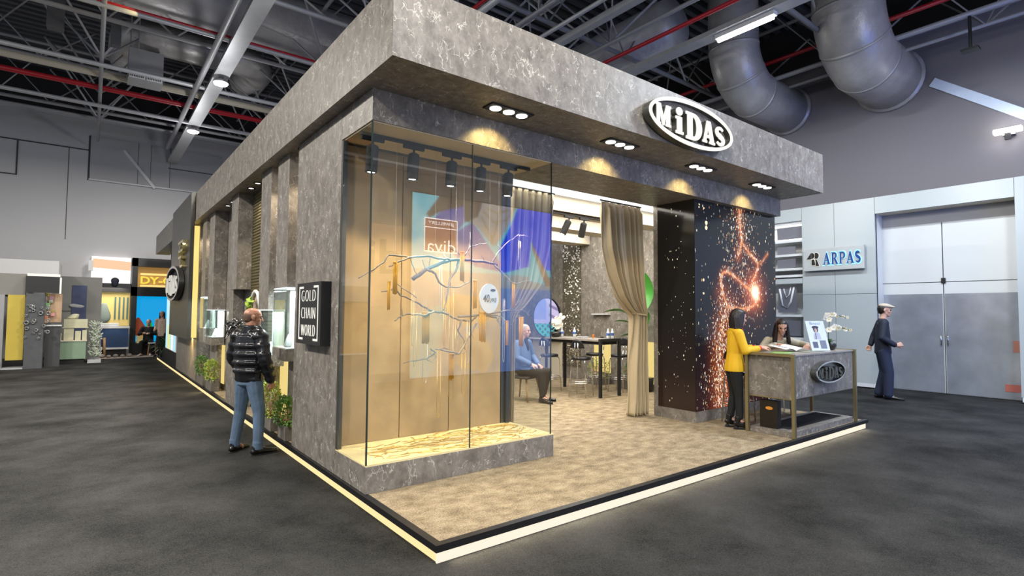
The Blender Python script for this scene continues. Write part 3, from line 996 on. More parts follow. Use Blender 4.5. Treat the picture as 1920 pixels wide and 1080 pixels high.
def glyph(splines, ext):
    cu = bpy.data.curves.new('glyph', 'CURVE')
    cu.dimensions = '2D'
    cu.fill_mode = 'BOTH'
    cu.extrude = ext
    for pts in splines:
        sp = cu.splines.new('POLY')
        sp.points.add(len(pts) - 1)
        for p, q in zip(sp.points, pts):
            p.co = (q[0], q[1], 0, 1)
        sp.use_cyclic_u = True
    return mesh_of_curve(cu)

def text(body, size, ext=0.004, offset=0.0, spacing=1.0, shear=0.0):
    cu = bpy.data.curves.new('text', 'FONT')
    cu.body = body
    cu.size = size
    cu.extrude = ext
    cu.offset = offset
    cu.space_character = spacing
    cu.shear = shear
    cu.align_x = 'CENTER'
    cu.align_y = 'CENTER'
    cu.resolution_u = 4
    return mesh_of_curve(cu)

def place(name, me, m, o, ux, uy, parent, sx=1.0, sy=1.0, sz=1.0, smooth=False, fit=None):
    """fit: (width, height) the mesh is stretched to, centred on o"""
    o, ux, uy = Vector(o), Vector(ux).normalized(), Vector(uy).normalized()
    n = ux.cross(uy)
    cx = cyy = 0
    if fit:
        xs = [v.co.x for v in me.vertices]
        ys = [v.co.y for v in me.vertices]
        sx = fit[0] / (max(xs) - min(xs))
        sy = fit[1] / (max(ys) - min(ys))
        cx, cyy = (max(xs) + min(xs)) / 2, (max(ys) + min(ys)) / 2
    off = root_of(parent).location
    for v in me.vertices:
        v.co = o + ux * ((v.co.x - cx) * sx) + uy * ((v.co.y - cyy) * sy) + n * (v.co.z * sz) - off
    me.materials.clear()
    me.materials.append(m)
    ob = bpy.data.objects.new(name, me)
    COL.objects.link(ob)
    ob.parent = parent
    return ob

def ell(cx, cy_, rx, ry, n=40, a0=0, a1=2 * PI):
    return [(cx + rx * math.cos(a0 + (a1 - a0) * i / n), cy_ + ry * math.sin(a0 + (a1 - a0) * i / n)) for i in range(n)]

G_M = [[(0, 0), (.30, 0), (.30, .10), (.25, .10), (.25, .60), (.44, 0), (.55, 0), (.70, .58), (.70, .10), (.65, .10), (.65, 0), (1, 0), (1, .10), (.94, .10), (.94, .90), (1, .90), (1, 1), (.70, 1), (.50, .40), (.30, 1), (0, 1), (0, .90), (.06, .90), (.06, .10), (0, .10)]]
G_I = [[(0, 0), (.56, 0), (.56, .1), (.46, .1), (.46, .64), (0, .64), (0, .54), (.1, .54), (.1, .1), (0, .1)], ell(.27, .84, .23, .15, 24)]
G_D = [[(0, 0), (.40, 0)] + [(.40 + .45 * math.sin(a), .5 - .5 * math.cos(a)) for a in np.linspace(0.1, PI - 0.1, 18)] + [(.40, 1), (0, 1), (0, .9), (.08, .9), (.08, .1), (0, .1)],
       [(.34, .14), (.40, .14)] + [(.40 + .17 * math.sin(a), .5 - .36 * math.cos(a)) for a in np.linspace(0.15, PI - 0.15, 14)] + [(.40, .86), (.34, .86)]]
G_A = [[(0, 0), (.34, 0), (.34, .1), (.27, .1), (.30, .24), (.57, .24), (.60, .1), (.53, .1), (.53, 0), (.97, 0), (.97, .1), (.90, .1), (.62, 1), (.34, 1), (.07, .1), (0, .1)],
       [(.34, .36), (.53, .36), (.435, .70)]]
def s_outline():
    pts = []
    cl = []
    for a in np.linspace(0.15 * PI, 1.5 * PI, 16):
        cl.append((.36 + .24 * math.cos(a), .73 + .20 * math.sin(a)))
    for a in np.linspace(0.5 * PI, -0.85 * PI, 16):
        cl.append((.36 + .25 * math.cos(a), .27 + .20 * math.sin(a)))
    n = len(cl)
    L, R = [], []
    for i, (x, y) in enumerate(cl):
        a, b = cl[max(i - 1, 0)], cl[min(i + 1, n - 1)]
        dx, dy = b[0] - a[0], b[1] - a[1]
        l = math.hypot(dx, dy) or 1
        t = i / (n - 1)
        w = 0.055 + 0.075 * math.sin(PI * t) ** 1.2
        L.append((x - dy / l * w, y + dx / l * w))
        R.append((x + dy / l * w, y - dx / l * w))
    a, b = cl[0], cl[-1]
    return [L + [(b[0] - .05, b[1] - .02), (b[0] - .05, b[1] + .14)][:0] + R[::-1]]
G_S = s_outline()

def midas(t, c, ux, hw, hh, m, depth, nrm_off=0.0, name='letter'):
    """five letters whose tops and feet follow the oval; c centre, ux reading direction"""
    ux = Vector(ux).normalized()
    n = ux.cross(Vector((0, 0, 1)))
    spec = [(G_M, -.70, .32, -.49, .40), (G_I, -.345, .17, -.62, .53), (G_D, -.005, .38, -.70, .50), (G_A, .36, .31, -.60, .42), (G_S, .655, .245, -.54, .36)]
    for g, u, w, lo, hi in spec:
        me = glyph(g, depth / 2)
        place(name, me, m, Vector(c) + ux * (u * hw) + Vector((0, 0, (lo + hi) / 2 * hh)) + n * nrm_off, ux, (0, 0, 1), t, fit=(w * hw, (hi - lo) * hh))

def oval_sign(c, ux, hw, hh, label, m_face, m_side, m_letter, thick=0.10, name='oval_sign', ring=0.055, group=None, backdrop=None):
    t = thing(name, label, 'sign', (c[0], c[1], c[2] - hh), group)
    ux = Vector(ux).normalized()
    n = ux.cross(Vector((0, 0, 1)))
    C0 = Vector(c)
    place('backing', glyph([ell(0, 0, hw * .97, hh * .95, 64)], 0.012), backdrop or M['blackmatte'], C0 - n * (thick - 0.014), ux, (0, 0, 1), t)
    rim = [ell(0, 0, hw, hh, 72), ell(0, 0, hw - ring * .8, hh - ring * .8, 72)]
    place('rim_body', glyph(rim, thick / 2 - 0.006), m_side, C0 - n * (thick / 2), ux, (0, 0, 1), t)
    rim2 = [ell(0, 0, hw, hh, 72), ell(0, 0, hw - ring, hh - ring, 72)]
    place('rim_face', glyph(rim2, 0.006), m_face, C0, ux, (0, 0, 1), t)
    midas(t, C0, ux, hw, hh, m_letter, 0.012, 0.0)
    midas(t, C0, ux, hw, hh, m_side, thick * 0.7, -thick * 0.5, name='letter_return')
    return t
oval_sign((3.795, 0.485, 3.89), (1, 0, 0), 0.86, 0.275, 'large white lit oval letter sign on the front fascia', M['signwhite'], M['bronze'], M['signwhite'], ring=0.047, backdrop=M['marble'])
oval_sign((-0.33, 12.65, 2.27), (0, -1, 0), 1.36, 0.43, 'oval letter sign with silver rim on the dark side panel', M['steel_light'], M['bronze'], M['signdim'], thick=0.12)

# emblem above the side oval
t = thing('emblem', 'gold angular emblem above the oval on the dark side panel', 'emblem', (-0.22, 11.4, 2.6))
def gstroke(pts, w):
    cl = [Vector(p) for p in pts]
    L, R = [], []
    for i, p in enumerate(cl):
        d = (cl[min(i + 1, len(cl) - 1)] - cl[max(i - 1, 0)]).normalized()
        q = Vector((-d.y, d.x))
        L.append(tuple(p + q * w))
        R.append(tuple(p - q * w))
    return [L + R[::-1]]
for pts in ([(-.34, .25), (.30, .25), (.30, .05), (-.25, .05), (-.25, -.10), (.1, -.10)], [(.0, -.12), (.0, -.32), (.25, -.32)], [(-.05, .25), (-.05, .05)]):
    pts = [(a * 1.25, b) for a, b in pts]
    place('stroke', glyph(gstroke(pts, 0.030), 0.05), mat('polished_gold', (0.72, 0.62, 0.32), 0.25, 0.8), (-0.25, 11.45, 2.94), (0, -1, 0), (0, 0, 1), t)

# square black sign GOLD CHAIN WORLD
t = thing('square_sign', 'black square sign reading GOLD CHAIN WORLD on the corner panel', 'sign', (-0.02, 2.62, 1.24))
MB().box((-0.075, 2.24, 1.245), (0.028, 3.04, 1.905)).build('board', M['blackmatte'], t)
FXs = -0.078
for z, w in ((1.765, 'GOLD'), (1.58, 'CHAIN'), (1.395, 'WORLD')):
    place('lettering', text(w, 0.15, 0.003, -0.005, 1.25), M['signwhite'], (FXs, 2.635, z), (0, -1, 0), (0, 0, 1), t, fit=(0.455, 0.118))
for (a, b, c_, d) in ((2.35, 2.362, 1.30, 1.865), (2.918, 2.93, 1.30, 1.865)):
    pass
for sgn in (-1, 1):
    e = 2.635 + sgn * 0.315
    i_ = e - sgn * 0.012
    k = e - sgn * 0.14
    mb = MB()
    mb.prism([(e, 1.29), (k, 1.29), (k, 1.312), (i_, 1.312), (i_, 1.845), (k, 1.845), (k, 1.867), (e, 1.867)], lambda u, v: (FXs - 0.002, u, v), lambda u, v: (FXs + 0.003, u, v))
    mb.build('bracket_line', M['signwhite'], t)

# ------------------------------------------------------------------ display window
PLH = 0.247
t = thing('display_plinth', 'long grey stone plinth under the glass display window', 'plinth', (1.1, 1.7, 0))
MB().prism([(BX, BY), (2.235, BY), (2.235, 2.165), (0.078, 2.165), (0.078, 2.028), (BX, 2.028)], lambda u, v: (u, v, 0.002), lambda u, v: (u, v, PLH - 0.012)).build('body', M['marble'], t)
MB().prism([(BX, BY), (2.235, BY), (2.235, 2.165), (0.078, 2.165), (0.078, 2.028), (BX, 2.028)], lambda u, v: (u, v, PLH - 0.012), lambda u, v: (u, v, PLH)).build('top_plate', M['dispfloor'], t, label='cream top plate')
def pane(label, a, b, edge=None):
    t = thing('glass_pane', label, 'glass pane', ((a[0] + b[0]) / 2, (a[1] + b[1]) / 2, a[2]), 'panes of the display window')
    MB().box(a, b).build('pane', M['glass'], t)
    return t
t = pane('front glass pane of the display window, left half', (BX + 0.012, BY + 0.004, PLH), (1.115, BY + 0.016, ZH - 0.006))
MB().box((BX, BY + 0.002, PLH), (BX + 0.012, BY + 0.018, ZH - 0.006)).build('polished_edge', M['edge'], t)
MB().box((1.115, BY + 0.002, PLH), (1.121, BY + 0.018, ZH - 0.006)).build('polished_edge', M['edge'], t)
t = pane('front glass pane of the display window, right half', (1.121, BY + 0.004, PLH), (2.196, BY + 0.016, ZH - 0.006))
MB().box((2.196, BY + 0.002, PLH), (2.202, BY + 0.018, ZH - 0.006)).build('polished_edge', M['edge'], t)
pane('left side glass pane of the display window', (BX + 0.004, BY + 0.018, PLH), (BX + 0.014, 1.985, ZH - 0.006))
pane('right side glass pane of the display window', (2.188, BY + 0.018, PLH), (2.198, 2.055, ZH - 0.006))
one('window_post', MB().box((BX, 1.987, PLH), (0.075, 2.03, ZH - 0.006)), M['bronze'], 'dark metal post where the glass meets the corner panel', 'post')
one('window_post', MB().box((2.155, 2.057, PLH), (2.205, 2.125, ZH - 0.006)), M['bronze'], 'dark metal post at the rear right corner of the display window', 'post')
t = thing('display_back_wall', 'beige suede panelled back wall of the display window', 'wall panel', (1.1, 2.13, PLH))
xs = [0.08, 0.745, 1.36, 2.10]
for k in range(3):
    MB().box((xs[k] + 0.004, 2.10, PLH), (xs[k + 1] - 0.004, 2.128, ZH - 0.008), bev=0.006).build('suede_panel', M['leather'], t)
MB().box((2.10, 2.09, PLH), (2.15, 2.128, ZH - 0.008)).build('edge_post', M['bronze'], t)
MB().box((0.078, 2.128, PLH), (2.2, 2.158, ZH - 0.008)).build('backing', M['blackmatte'], t)

# spot track
def track_spot(base, aim, label, group, energy=30, color=(1, .88, .66), name='track_spotlight', lit=True, sc=1.0):
    bx, by, bz = base
    t = thing(name, label, 'spotlight', base, group)
    MB().box((bx - 0.085 * sc, by - 0.018, bz - 0.04), (bx + 0.085 * sc, by + 0.018, bz), bev=0.004).build('adapter', M['blackmatte'], t)
    j = Vector((bx, by, bz - 0.075))
    MB().tube([(bx, by, bz - 0.04), j], 0.012, 8).build('stem', M['blackmatte'], t)
    d = (Vector(aim) - j).normalized()
    a = j + d * 0.005
    rt = d.to_track_quat('Z', 'Y').to_matrix()
    k_ = sc ** .5
    MB().lathe([(0.03 * k_, 0.0), (0.047 * k_, 0.012), (0.05 * k_, 0.03), (0.05 * k_, 0.195 * sc), (0.043 * k_, 0.20 * sc), (0.040 * k_, 0.185 * sc)], a, 20, rt).build('can', M['blackmatte'], t, False)
    MB().lathe([(0.039 * k_, 0.187 * sc), (0.03 * k_, 0.196 * sc), (0.01, 0.199 * sc)], a, 16, rt).build('lens', M['spotglass'] if lit else M['casewhite'], t, True)
    if energy:
        lamp('SPOT', 'track_spot_light', a + d * (0.215 * sc), energy, color, target=Vector(aim), spot=math.radians(88), blend=0.7, radius=0.03, parent=t)
t = thing('lighting_track', 'black lighting track under the display window ceiling', 'track', (1.1, 1.6, ZH - 0.04))
MB().box((0.06, 1.60, ZH - 0.036), (2.14, 1.635, ZH - 0.006)).build('rail', M['blackmatte'], t)
for x, lb in ((0.13, 'black track spotlight in the display window, leftmost of five'), (0.57, 'black track spotlight in the display window, second from left'),
              (1.02, 'black track spotlight in the display window, middle of five'), (1.40, 'black track spotlight in the display window, second from right'), (1.78, 'black track spotlight in the display window, rightmost of five')):
    track_spot((x + 0.05, 1.617, ZH - 0.036), (x + 0.0, 1.72, 1.2), lb, 'track spotlights in the display window', 60, (1.0, 0.83, 0.52), sc=1.35)

# hanging branch
BR = [([(0.653, 1.93), (0.783, 2.028), (0.97, 2.113), (1.1, 2.155), (1.28, 2.167), (1.515, 2.166), (1.711, 2.138)], 0.022, 0.012), ([(0.803, 2.038), (0.929, 1.998), (0.973, 1.916), (1.061, 1.864), (1.261, 1.88), (1.375, 1.933), (1.457, 1.976)], 0.013, 0.005), ([(0.083, 1.914), (0.205, 1.988), (0.313, 2.072), (0.368, 2.154), (0.599, 2.147), (0.801, 2.176), (0.938, 2.157), (1.056, 2.156)], 0.005, 0.012), ([(0.379, 2.041), (0.483, 2.1), (0.639, 2.155)], 0.006, 0.009), ([(1.257, 2.208), (1.347, 2.321), (1.585, 2.381)], 0.008, 0.004), ([(1.324, 2.29), (1.392, 2.492)], 0.006, 0.003), ([(1.636, 2.154), (1.709, 2.28), (1.809, 2.39), (1.964, 2.503), (2.098, 2.477)], 0.01, 0.004), ([(1.661, 2.136), (1.762, 2.04), (1.917, 1.935), (2.169, 1.976)], 0.011, 0.004), ([(1.034, 2.173), (1.033, 2.267)], 0.006, 0.003), ([(1.257, 2.169), (1.188, 2.241), (1.076, 2.299)], 0.009, 0.004), ([(1.189, 2.155), (1.146, 2.047), (1.059, 1.948), (1.018, 1.834), (0.988, 1.665), (0.957, 1.618)], 0.012, 0.006), ([(0.619, 2.127), (0.661, 2.021), (0.702, 1.978)], 0.005, 0.003), ([(0.842, 2.178), (0.886, 2.052)], 0.004, 0.003), ([(0.75, 2.135), (0.783, 2.037)], 0.004, 0.003), ([(0.448, 1.895), (0.507, 1.835), (0.646, 1.741)], 0.005, 0.005), ([(1.762, 2.071), (1.813, 2.053)], 0.004, 0.002), ([(0.31, 1.794), (0.469, 1.825), (0.528, 1.756), (0.646, 1.723), (0.768, 1.662), (0.893, 1.612), (1.065, 1.582), (1.243, 1.516), (1.404, 1.506), (1.498, 1.574), (1.767, 1.545)], 0.006, 0.012), ([(0.456, 1.509), (0.531, 1.561), (0.609, 1.58), (0.75, 1.562), (0.872, 1.608)], 0.006, 0.009), ([(0.531, 1.561), (0.501, 1.632)], 0.004, 0.003), ([(1.198, 1.554), (1.522, 1.574), (1.692, 1.595), (1.92, 1.627), (2.024, 1.7), (2.171, 1.766)], 0.014, 0.004), ([(1.522, 1.57), (1.767, 1.559), (1.869, 1.511)], 0.011, 0.005), ([(1.692, 1.555), (1.719, 1.405)], 0.007, 0.003), ([(1.894, 1.617), (2.051, 1.628), (2.159, 1.566), (2.241, 1.556)], 0.007, 0.003), ([(1.908, 1.443), (2.025, 1.535), (2.132, 1.566)], 0.004, 0.005), ([(1.243, 1.516), (1.2, 1.402), (1.269, 1.287), (1.293, 1.2)], 0.01, 0.004), ([(1.439, 1.496), (1.382, 1.4), (1.291, 1.305), (1.159, 1.158), (0.984, 1.202), (0.868, 1.224)], 0.011, 0.006), ([(0.868, 1.224), (0.921, 1.176), (0.818, 1.117), (0.657, 1.107), (0.559, 1.085)], 0.008, 0.004), ([(0.984, 1.202), (1.07, 1.217), (1.158, 1.186)], 0.005, 0.004), ([(1.159, 1.158), (1.27, 1.182)], 0.006, 0.003)]
GB = [(0.439, 2.081, 1.765, 0.046), (0.375, 1.883, 1.606, 0.028), (1.215, 2.239, 1.928, 0.054), (1.385, 1.941, 1.632, 0.049), (1.917, 1.933, 1.65, 0.047), (0.786, 1.588, 1.272, 0.086), (1.488, 1.592, 1.269, 0.086), (1.828, 1.497, 1.224, 0.038), (2.031, 1.539, 1.205, 0.064), (1.097, 1.151, 0.882, 0.059)]
TH = [(1.991, 2.428, 2.104), (0.637, 1.813, 1.249), (0.704, 1.733, 1.032), (0.814, 1.736, 0.863), (0.942, 1.212, 0.52), (1.127, 1.856, 0.689), (1.03, 2.192, 1.572), (1.076, 1.742, 1.207), (1.232, 1.516, 1.117), (1.307, 1.516, 1.056), (1.334, 1.574, 1.17), (1.25, 1.173, 0.718), (1.841, 1.759, 1.03), (1.506, 1.869, 1.515), (1.093, 1.912, 1.516)]
WY = 1.65
t = thing('hanging_branch', 'pale painted branch hanging in the glass display window', 'branch', (1.1, WY, 1.08))
for k, (pts, r0, r1) in enumerate(BR):
    rr = random.Random(k)
    pts = [(min(a, 2.15), c) for a, c in pts]
    P_ = [Vector((a, WY + rr.uniform(-.02, .02) + (0.10 * math.sin(k * 1.7) * i / max(1, len(pts) - 1)), c)) for i, (a, c) in enumerate(pts)]
    Q = []
    for i in range(len(P_) - 1):
        for s in range(4):
            q = P_[i].lerp(P_[i + 1], s / 4)
            if s:
                q = q + Vector((rr.uniform(-.006, .006), rr.uniform(-.006, .006), rr.uniform(-.008, .008)))
            Q.append(q)
    Q.append(P_[-1])
    r0, r1 = r0 * 1.05, r1 * 1.1
    rad = [r0 + (r1 - r0) * i / (len(Q) - 1) for i in range(len(Q))]
    mb = MB()
    mb.tube(Q, rad, 7)
    if r0 > 0.007:
        for s in range(3):
            i = rr.randrange(1, len(Q) - 1)
            dz = rr.choice((-1, 1))
            mb.tube([Q[i], Q[i] + Vector((rr.uniform(-.03, .03), rr.uniform(-.03, .03), dz * 0.03)), Q[i] + Vector((rr.uniform(-.05, .05), rr.uniform(-.03, .03), dz * 0.065))], [0.004, 0.003, 0.0015], 5)
    mb.build('bough' if r0 > 0.009 else 'twig', M['bark'], t, True)
for x, z in ((0.45, 2.11), (1.25, 2.17), (1.72, 1.60), (0.9, 1.62), (1.15, 1.16)):
    MB().tube([(x, WY, z), (x, WY, ZH - 0.04)], 0.0012, 4).build('wire', M['silverchain'], t)
where = ['on the upper left twig', 'left of and behind the upper left bundle', 'hanging under the thick upper bough', 'beside the white oval disc', 'at the right on the upper side twig', 'in the middle left under the lower bough', 'in the middle right under the lower bough', 'against the right metal post', 'at the far right in front of the seated man', 'lowest of all, near the centre']
for k, (x, z1, z0, w) in enumerate(GB):
    t = thing('gold_chain_bundle', 'flat bundle of gold chains ' + where[k], 'chain', (x, WY - 0.03, z0), 'gold chain bundles on the hanging branch')
    nst = max(3, int(w / 0.010))
    mb = MB()
    rr = random.Random(k + 40)
    for s in range(nst):
        xx = x - w / 2 + w * (s + .5) / nst
        zz = z0 + rr.uniform(0, .02)
        mb.tube([(xx, WY - 0.03 + rr.uniform(-.004, .004), z1), (xx + rr.uniform(-.002, .002), WY - 0.03, (z1 + zz) / 2), (xx, WY - 0.03, zz)], 0.0062, 6)
    mb.build('strands', M['gold'], t, True)
    MB().tube([(x - w / 2, WY - 0.03, z1 + 0.004), (x + w / 2, WY - 0.03, z1 + 0.004)], 0.009, 8).build('loop', M['gold'], t, True)
for k, (x, z1, z0) in enumerate(TH):
    rr = random.Random(k + 90)
    m_ = M['goldthin'] if k % 3 else M['silverchain']
    w = rr.uniform(0.008, 0.03)
    yy = WY + rr.uniform(-.06, .12)
    pts = [(x - w, yy, z1), (x - w, yy, z0 + 0.05), (x - w * .5, yy, z0 + 0.012), (x, yy, z0), (x + w * .5, yy, z0 + 0.012), (x + w, yy, z0 + 0.05), (x + w, yy, z1)]
    one('necklace', MB().tube(pts, 0.0028, 5), m_, 'thin fine necklace chain hanging straight down from the branch', 'necklace', 'thin necklaces on the hanging branch', True)
t = thing('oval_disc', 'white oval disc reading 40. yaş hanging among the branches', 'sign', (1.558, 1.60, 1.59))
place('plate', glyph([ell(0, 0, 0.128, 0.163, 48)], 0.008), M['white'], (1.558, 1.60, 1.753), (1, 0, 0), (0, 0, 1), t)
place('lettering', text('40', 0.11, 0.002, 0.001, 1.0, 0.15), M['bronze'], (1.515, 1.589, 1.755), (1, 0, 0), (0, 0, 1), t, fit=(0.085, 0.085))
place('lettering', text('.yaş', 0.09, 0.002, 0.0, 1.0, 0.25), M['brass'], (1.605, 1.589, 1.735), (1, 0, 0), (0, 0, 1), t, fit=(0.10, 0.06))
place('small_oval', glyph([ell(0, 0, 0.034, 0.014, 24)], 0.002), M['black'], (1.605, 1.589, 1.845), (1, 0, 0), (0, 0, 1), t)
MB().tube([(1.558, 1.60, 1.91), (1.558, 1.60, ZH - 0.04)], 0.0012, 4).build('wire', M['silverchain'], t)
# chains strewn on the display base
mb = MB()
rr = random.Random(11)
for k in range(120):
    x, y = rr.uniform(0.15, 2.05), rr.uniform(1.36, 2.02)
    a = rr.uniform(-0.5, 0.5)
    pts = []
    for s in range(9):
        a += rr.uniform(-.7, .7)
        x += 0.035 * math.cos(a)
        y += 0.022 * math.sin(a)
        pts.append((min(max(x, .06), 2.15), min(max(y, 1.32), 2.07), PLH + 0.004 + rr.uniform(0, .004)))
    mb.tube(pts, 0.0034, 4)
one('strewn_chains', mb, M['goldthin'], 'tangle of fine gold chains strewn over the cream display base', 'chains', kind='stuff')
# ------------------------------------------------------------------ big screen pillar
LX, LY, LR = 5.149, 1.394, 7.627
t = thing('screen_pillar', 'tall pillar wrapped by a black screen showing a swirl of golden sparks', 'screen', (6.4, 1.75, 0))
MB().box((LX, LY, 0.002), (LR - 0.06, 2.14, 0.165)).build('base', M['marble'], t)
MB().box((LX + 0.01, LY + 0.01, 0.165), (LR - 0.05, 2.06, ZH)).build('housing', M['blackmatte'], t)
MB().box((LX, 2.06, 0.165), (LR - 0.06, 2.14, ZH)).build('rear_post', M['marble'], t)
rng = np.random.default_rng(5)
nu, nv = 300, 390
U, V = np.meshgrid((np.arange(nu) + .5) / nu, (np.arange(nv) + .5) / nv)
AR = 2.478 / 3.15
def curve_d(pts):
    """distance (in heights) and arc parameter to a smooth curve through pts"""
    P_ = np.array(pts, float)
    tt = np.linspace(0, len(P_) - 1, 90)
    i = np.clip(tt.astype(int), 0, len(P_) - 2)
    f = (tt - i)[:, None]
    p0, p1, p2, p3 = P_[np.clip(i - 1, 0, None)], P_[i], P_[i + 1], P_[np.clip(i + 2, None, len(P_) - 1)]
    C = 0.5 * ((2 * p1) + (-p0 + p2) * f + (2 * p0 - 5 * p1 + 4 * p2 - p3) * f ** 2 + (-p0 + 3 * p1 - 3 * p2 + p3) * f ** 3)
    d = np.full(U.shape, 9.0)
    for c in C:
        d = np.minimum(d, np.hypot((U - c[0]) * AR, V - c[1]))
    return d
dens = np.zeros(U.shape)
glow = np.zeros(U.shape)
strand = np.zeros(U.shape)
for pts, w, a in (([(.518, 1.0), (.525, .914), (.541, .838), (.502, .758)], .022, .9), ([(.541, .83), (.633, .781), (.748, .724), (.726, .675), (.676, .626), (.684, .579)], .016, .8),
                  ([(.66, .585), (.59, .60), (.463, .642), (.358, .668), (.289, .643), (.304, .57), (.37, .497), (.512, .483), (.662, .496), (.761, .541)], .014, .9),
                  ([(.788, .726), (.892, .788)], .008, .35), ([(.37, .489), (.299, .379), (.262, .234), (.265, 0.0)], .045, .95), ([(.303, .555), (.33, .452), (.31, .32), (.33, 0)], .035, .7)):
    d = curve_d(pts)
    dens = np.maximum(dens, a * np.exp(-(d / w) ** 2))
    dens = np.maximum(dens, 0.30 * a * np.exp(-(d / (w * 2.6)) ** 2))
    glow = np.maximum(glow, np.exp(-(d / (w * 1.6)) ** 2))
    if w < .03:
        strand = np.maximum(strand, a * np.exp(-(d / .0065) ** 2))
core = np.exp(-(np.hypot((U - .713) * AR, V - .572) / .030) ** 2)
halo = np.exp(-(np.hypot((U - .70) * AR, V - .572) / .085) ** 2)
dens = np.maximum(dens, 0.8 * core)
dens = np.maximum(dens, 0.5 * halo)
inner = np.exp(-(np.hypot((U - .55) * AR, (V - .60) * .9) / .17) ** 2)
dens = np.maximum(dens, 0.16 * inner)
dens = np.maximum(dens, 0.30 * np.exp(-((U - .52) * AR / .12) ** 2) * (V > .62))
dens = np.maximum(dens, 0.020)
low = np.clip(1 - V / .45, 0, 1)
dens = np.maximum(dens, 0.30 * low * np.exp(-((U - .33) * AR / .2) ** 2))
rgb = np.zeros((nv, nu, 3))
rgb[:] = (0.0035, 0.0045, 0.007)
rgb += (low ** 1.5)[..., None] * np.array((.022, .004, .003))
rgb += (np.exp(-(np.hypot((U - .62) * AR, V - .60) / .2) ** 2))[..., None] * np.array((.030, .003, .006))
rgb += glow[..., None] * np.array((.45, .085, .014)) * (0.5 + 0.8 * rng.random(U.shape))[..., None] ** 2 * 0.55
rgb += halo[..., None] * np.array((.55, .11, .03))
rgb += strand[..., None] * np.array((1.0, .42, .16)) * (0.25 + 0.9 * rng.random(U.shape))[..., None]
# vertical dashes of light
tries = 34000
cu, cv = rng.integers(0, nu, tries), rng.integers(0, nv, tries)
for a, b in zip(cu, cv):
    p = dens[b, a]
    if rng.random() < p * 0.50:
        L_ = rng.integers(1, 6)
        w_ = 1 if rng.random() < .62 else 2
        warm = rng.random()
        base = np.array((1.0, 0.86, 0.62)) if warm < .5 else (np.array((1.0, 0.45, 0.16)) if warm < .85 else np.array((1.0, 1.0, 1.0)))
        rgb[b:b + L_, a:a + w_] = np.maximum(rgb[b:b + L_, a:a + w_], base * rng.uniform(.12, 1.25) ** 1.3)
rgb += core[..., None] * np.array((2.6, 1.9, 1.3))
for (a, b, r) in ((.127, .896, .019), (.126, .872, .019), (.093, .618, .012), (.091, .554, .011), (.053, .979, .008), (.05, .965, .008), (.103, .966, .008)):
    rgb[np.hypot((U - a) * AR, V - b) < r * .55] = (1.1, .92, .58)
SM = screen_mat('spark_screen', 1.2, 0.10, 0.25)
screen('screen_front', SM, (LX, LY - 0.002, 0.165), (LR - 0.05 - LX, 0, 0), (0, 0, ZH - 0.165), nu, nv, rgb, t)
nu2 = 80
U2, V2 = np.meshgrid((np.arange(nu2) + .5) / nu2, (np.arange(nv) + .5) / nv)
r2 = np.zeros((nv, nu2, 3))
r2[:] = (0.004, 0.0032, 0.002)
r2 += (np.clip(1 - V2 / .45, 0, 1) ** 1.2)[..., None] * np.array((.016, .0045, .002))
for k in range(85):
    a = int(np.clip(rng.normal(.55, .24), 0, .97) * nu2)
    b = int(rng.random() ** 1.2 * nv * .98)
    r2[b:b + rng.integers(1, 4), a:a + (2 if rng.random() < .3 else 1)] = np.array((1, .9, .62)) * rng.uniform(.05, 1.0) ** 1.4
screen('screen_side', SM, (LX - 0.002, 2.06, 0.165), (0, LY - 2.06, 0), (0, 0, ZH - 0.165), nu2, nv, r2, t)

# ------------------------------------------------------------------ stand interior
struct('wall_interior_right', MB().box((7.5, 2.165, 0.002), (7.60, 8.1, 3.60)), M['marble'])
struct('wall_interior_back', MB().box((0.40, 8.0, 0.002), (7.5, 8.1, 3.60)), M['marble'])
t = thing('interior_ceiling', 'luminous white interior ceiling with cream cross beams', 'ceiling', (4, 5, 3.5))
MB().box((0.37, 2.17, 3.50), (7.49, 7.99, 3.56)).build('light_panel', M['lumceiling'], t)
for y in (3.1, 4.4, 5.8):
    MB().box((0.37, y, 3.25), (7.49, y + 0.42, 3.50)).build('cross_beam', M['cream'], t)
lamp('AREA', 'ceiling_panel_light', (4.2, 3.75, 3.48), 150, (1.0, 0.94, 0.84), target=(4.2, 3.75, 0), size=6.0, size_y=0.7, shape='RECTANGLE')
lamp('AREA', 'ceiling_panel_light', (4.2, 5.3, 3.48), 150, (1.0, 0.94, 0.84), target=(4.2, 5.3, 0), size=6.0, size_y=0.7, shape='RECTANGLE')
lamp('AREA', 'ceiling_panel_light', (4.2, 2.65, 3.48), 110, (1.0, 0.92, 0.80), target=(4.2, 2.65, 0), size=5.0, size_y=0.6, shape='RECTANGLE')
t = thing('lighting_track', 'black lighting track under the first interior cross beam', 'track', (4.5, 3.16, 3.2))
MB().box((2.4, 3.14, 3.205), (5.6, 3.18, 3.25)).build('rail', M['blackmatte'], t)
for x, am, lb in ((3.80, (3.5, 3.9, 0.4), 'black interior spotlight beside the right edge of the glass window'), (4.27, (3.5, 3.8, 1.0), 'black interior spotlight, middle one between glass and curtain'), (4.62, (4.85, 4.2, 0.5), 'black interior spotlight next to the tied curtain')):
    track_spot((x, 3.16, 3.205), am, lb, 'spotlights on the interior track', 45, (1, .88, .68), sc=1.25)
t = thing('track_spotlight', 'black spotlight hanging deep inside over the sequin panel', 'spotlight', (5.6, 6.0, 3.2))
MB().box((5.45, 5.98, 3.2), (5.75, 6.02, 3.25)).build('adapter', M['blackmatte'], t)
MB().lathe([(0.06, 0), (0.06, 0.26), (0.05, 0.27)], (5.5, 6.0, 2.92), 16).build('can', M['blackmatte'], t)

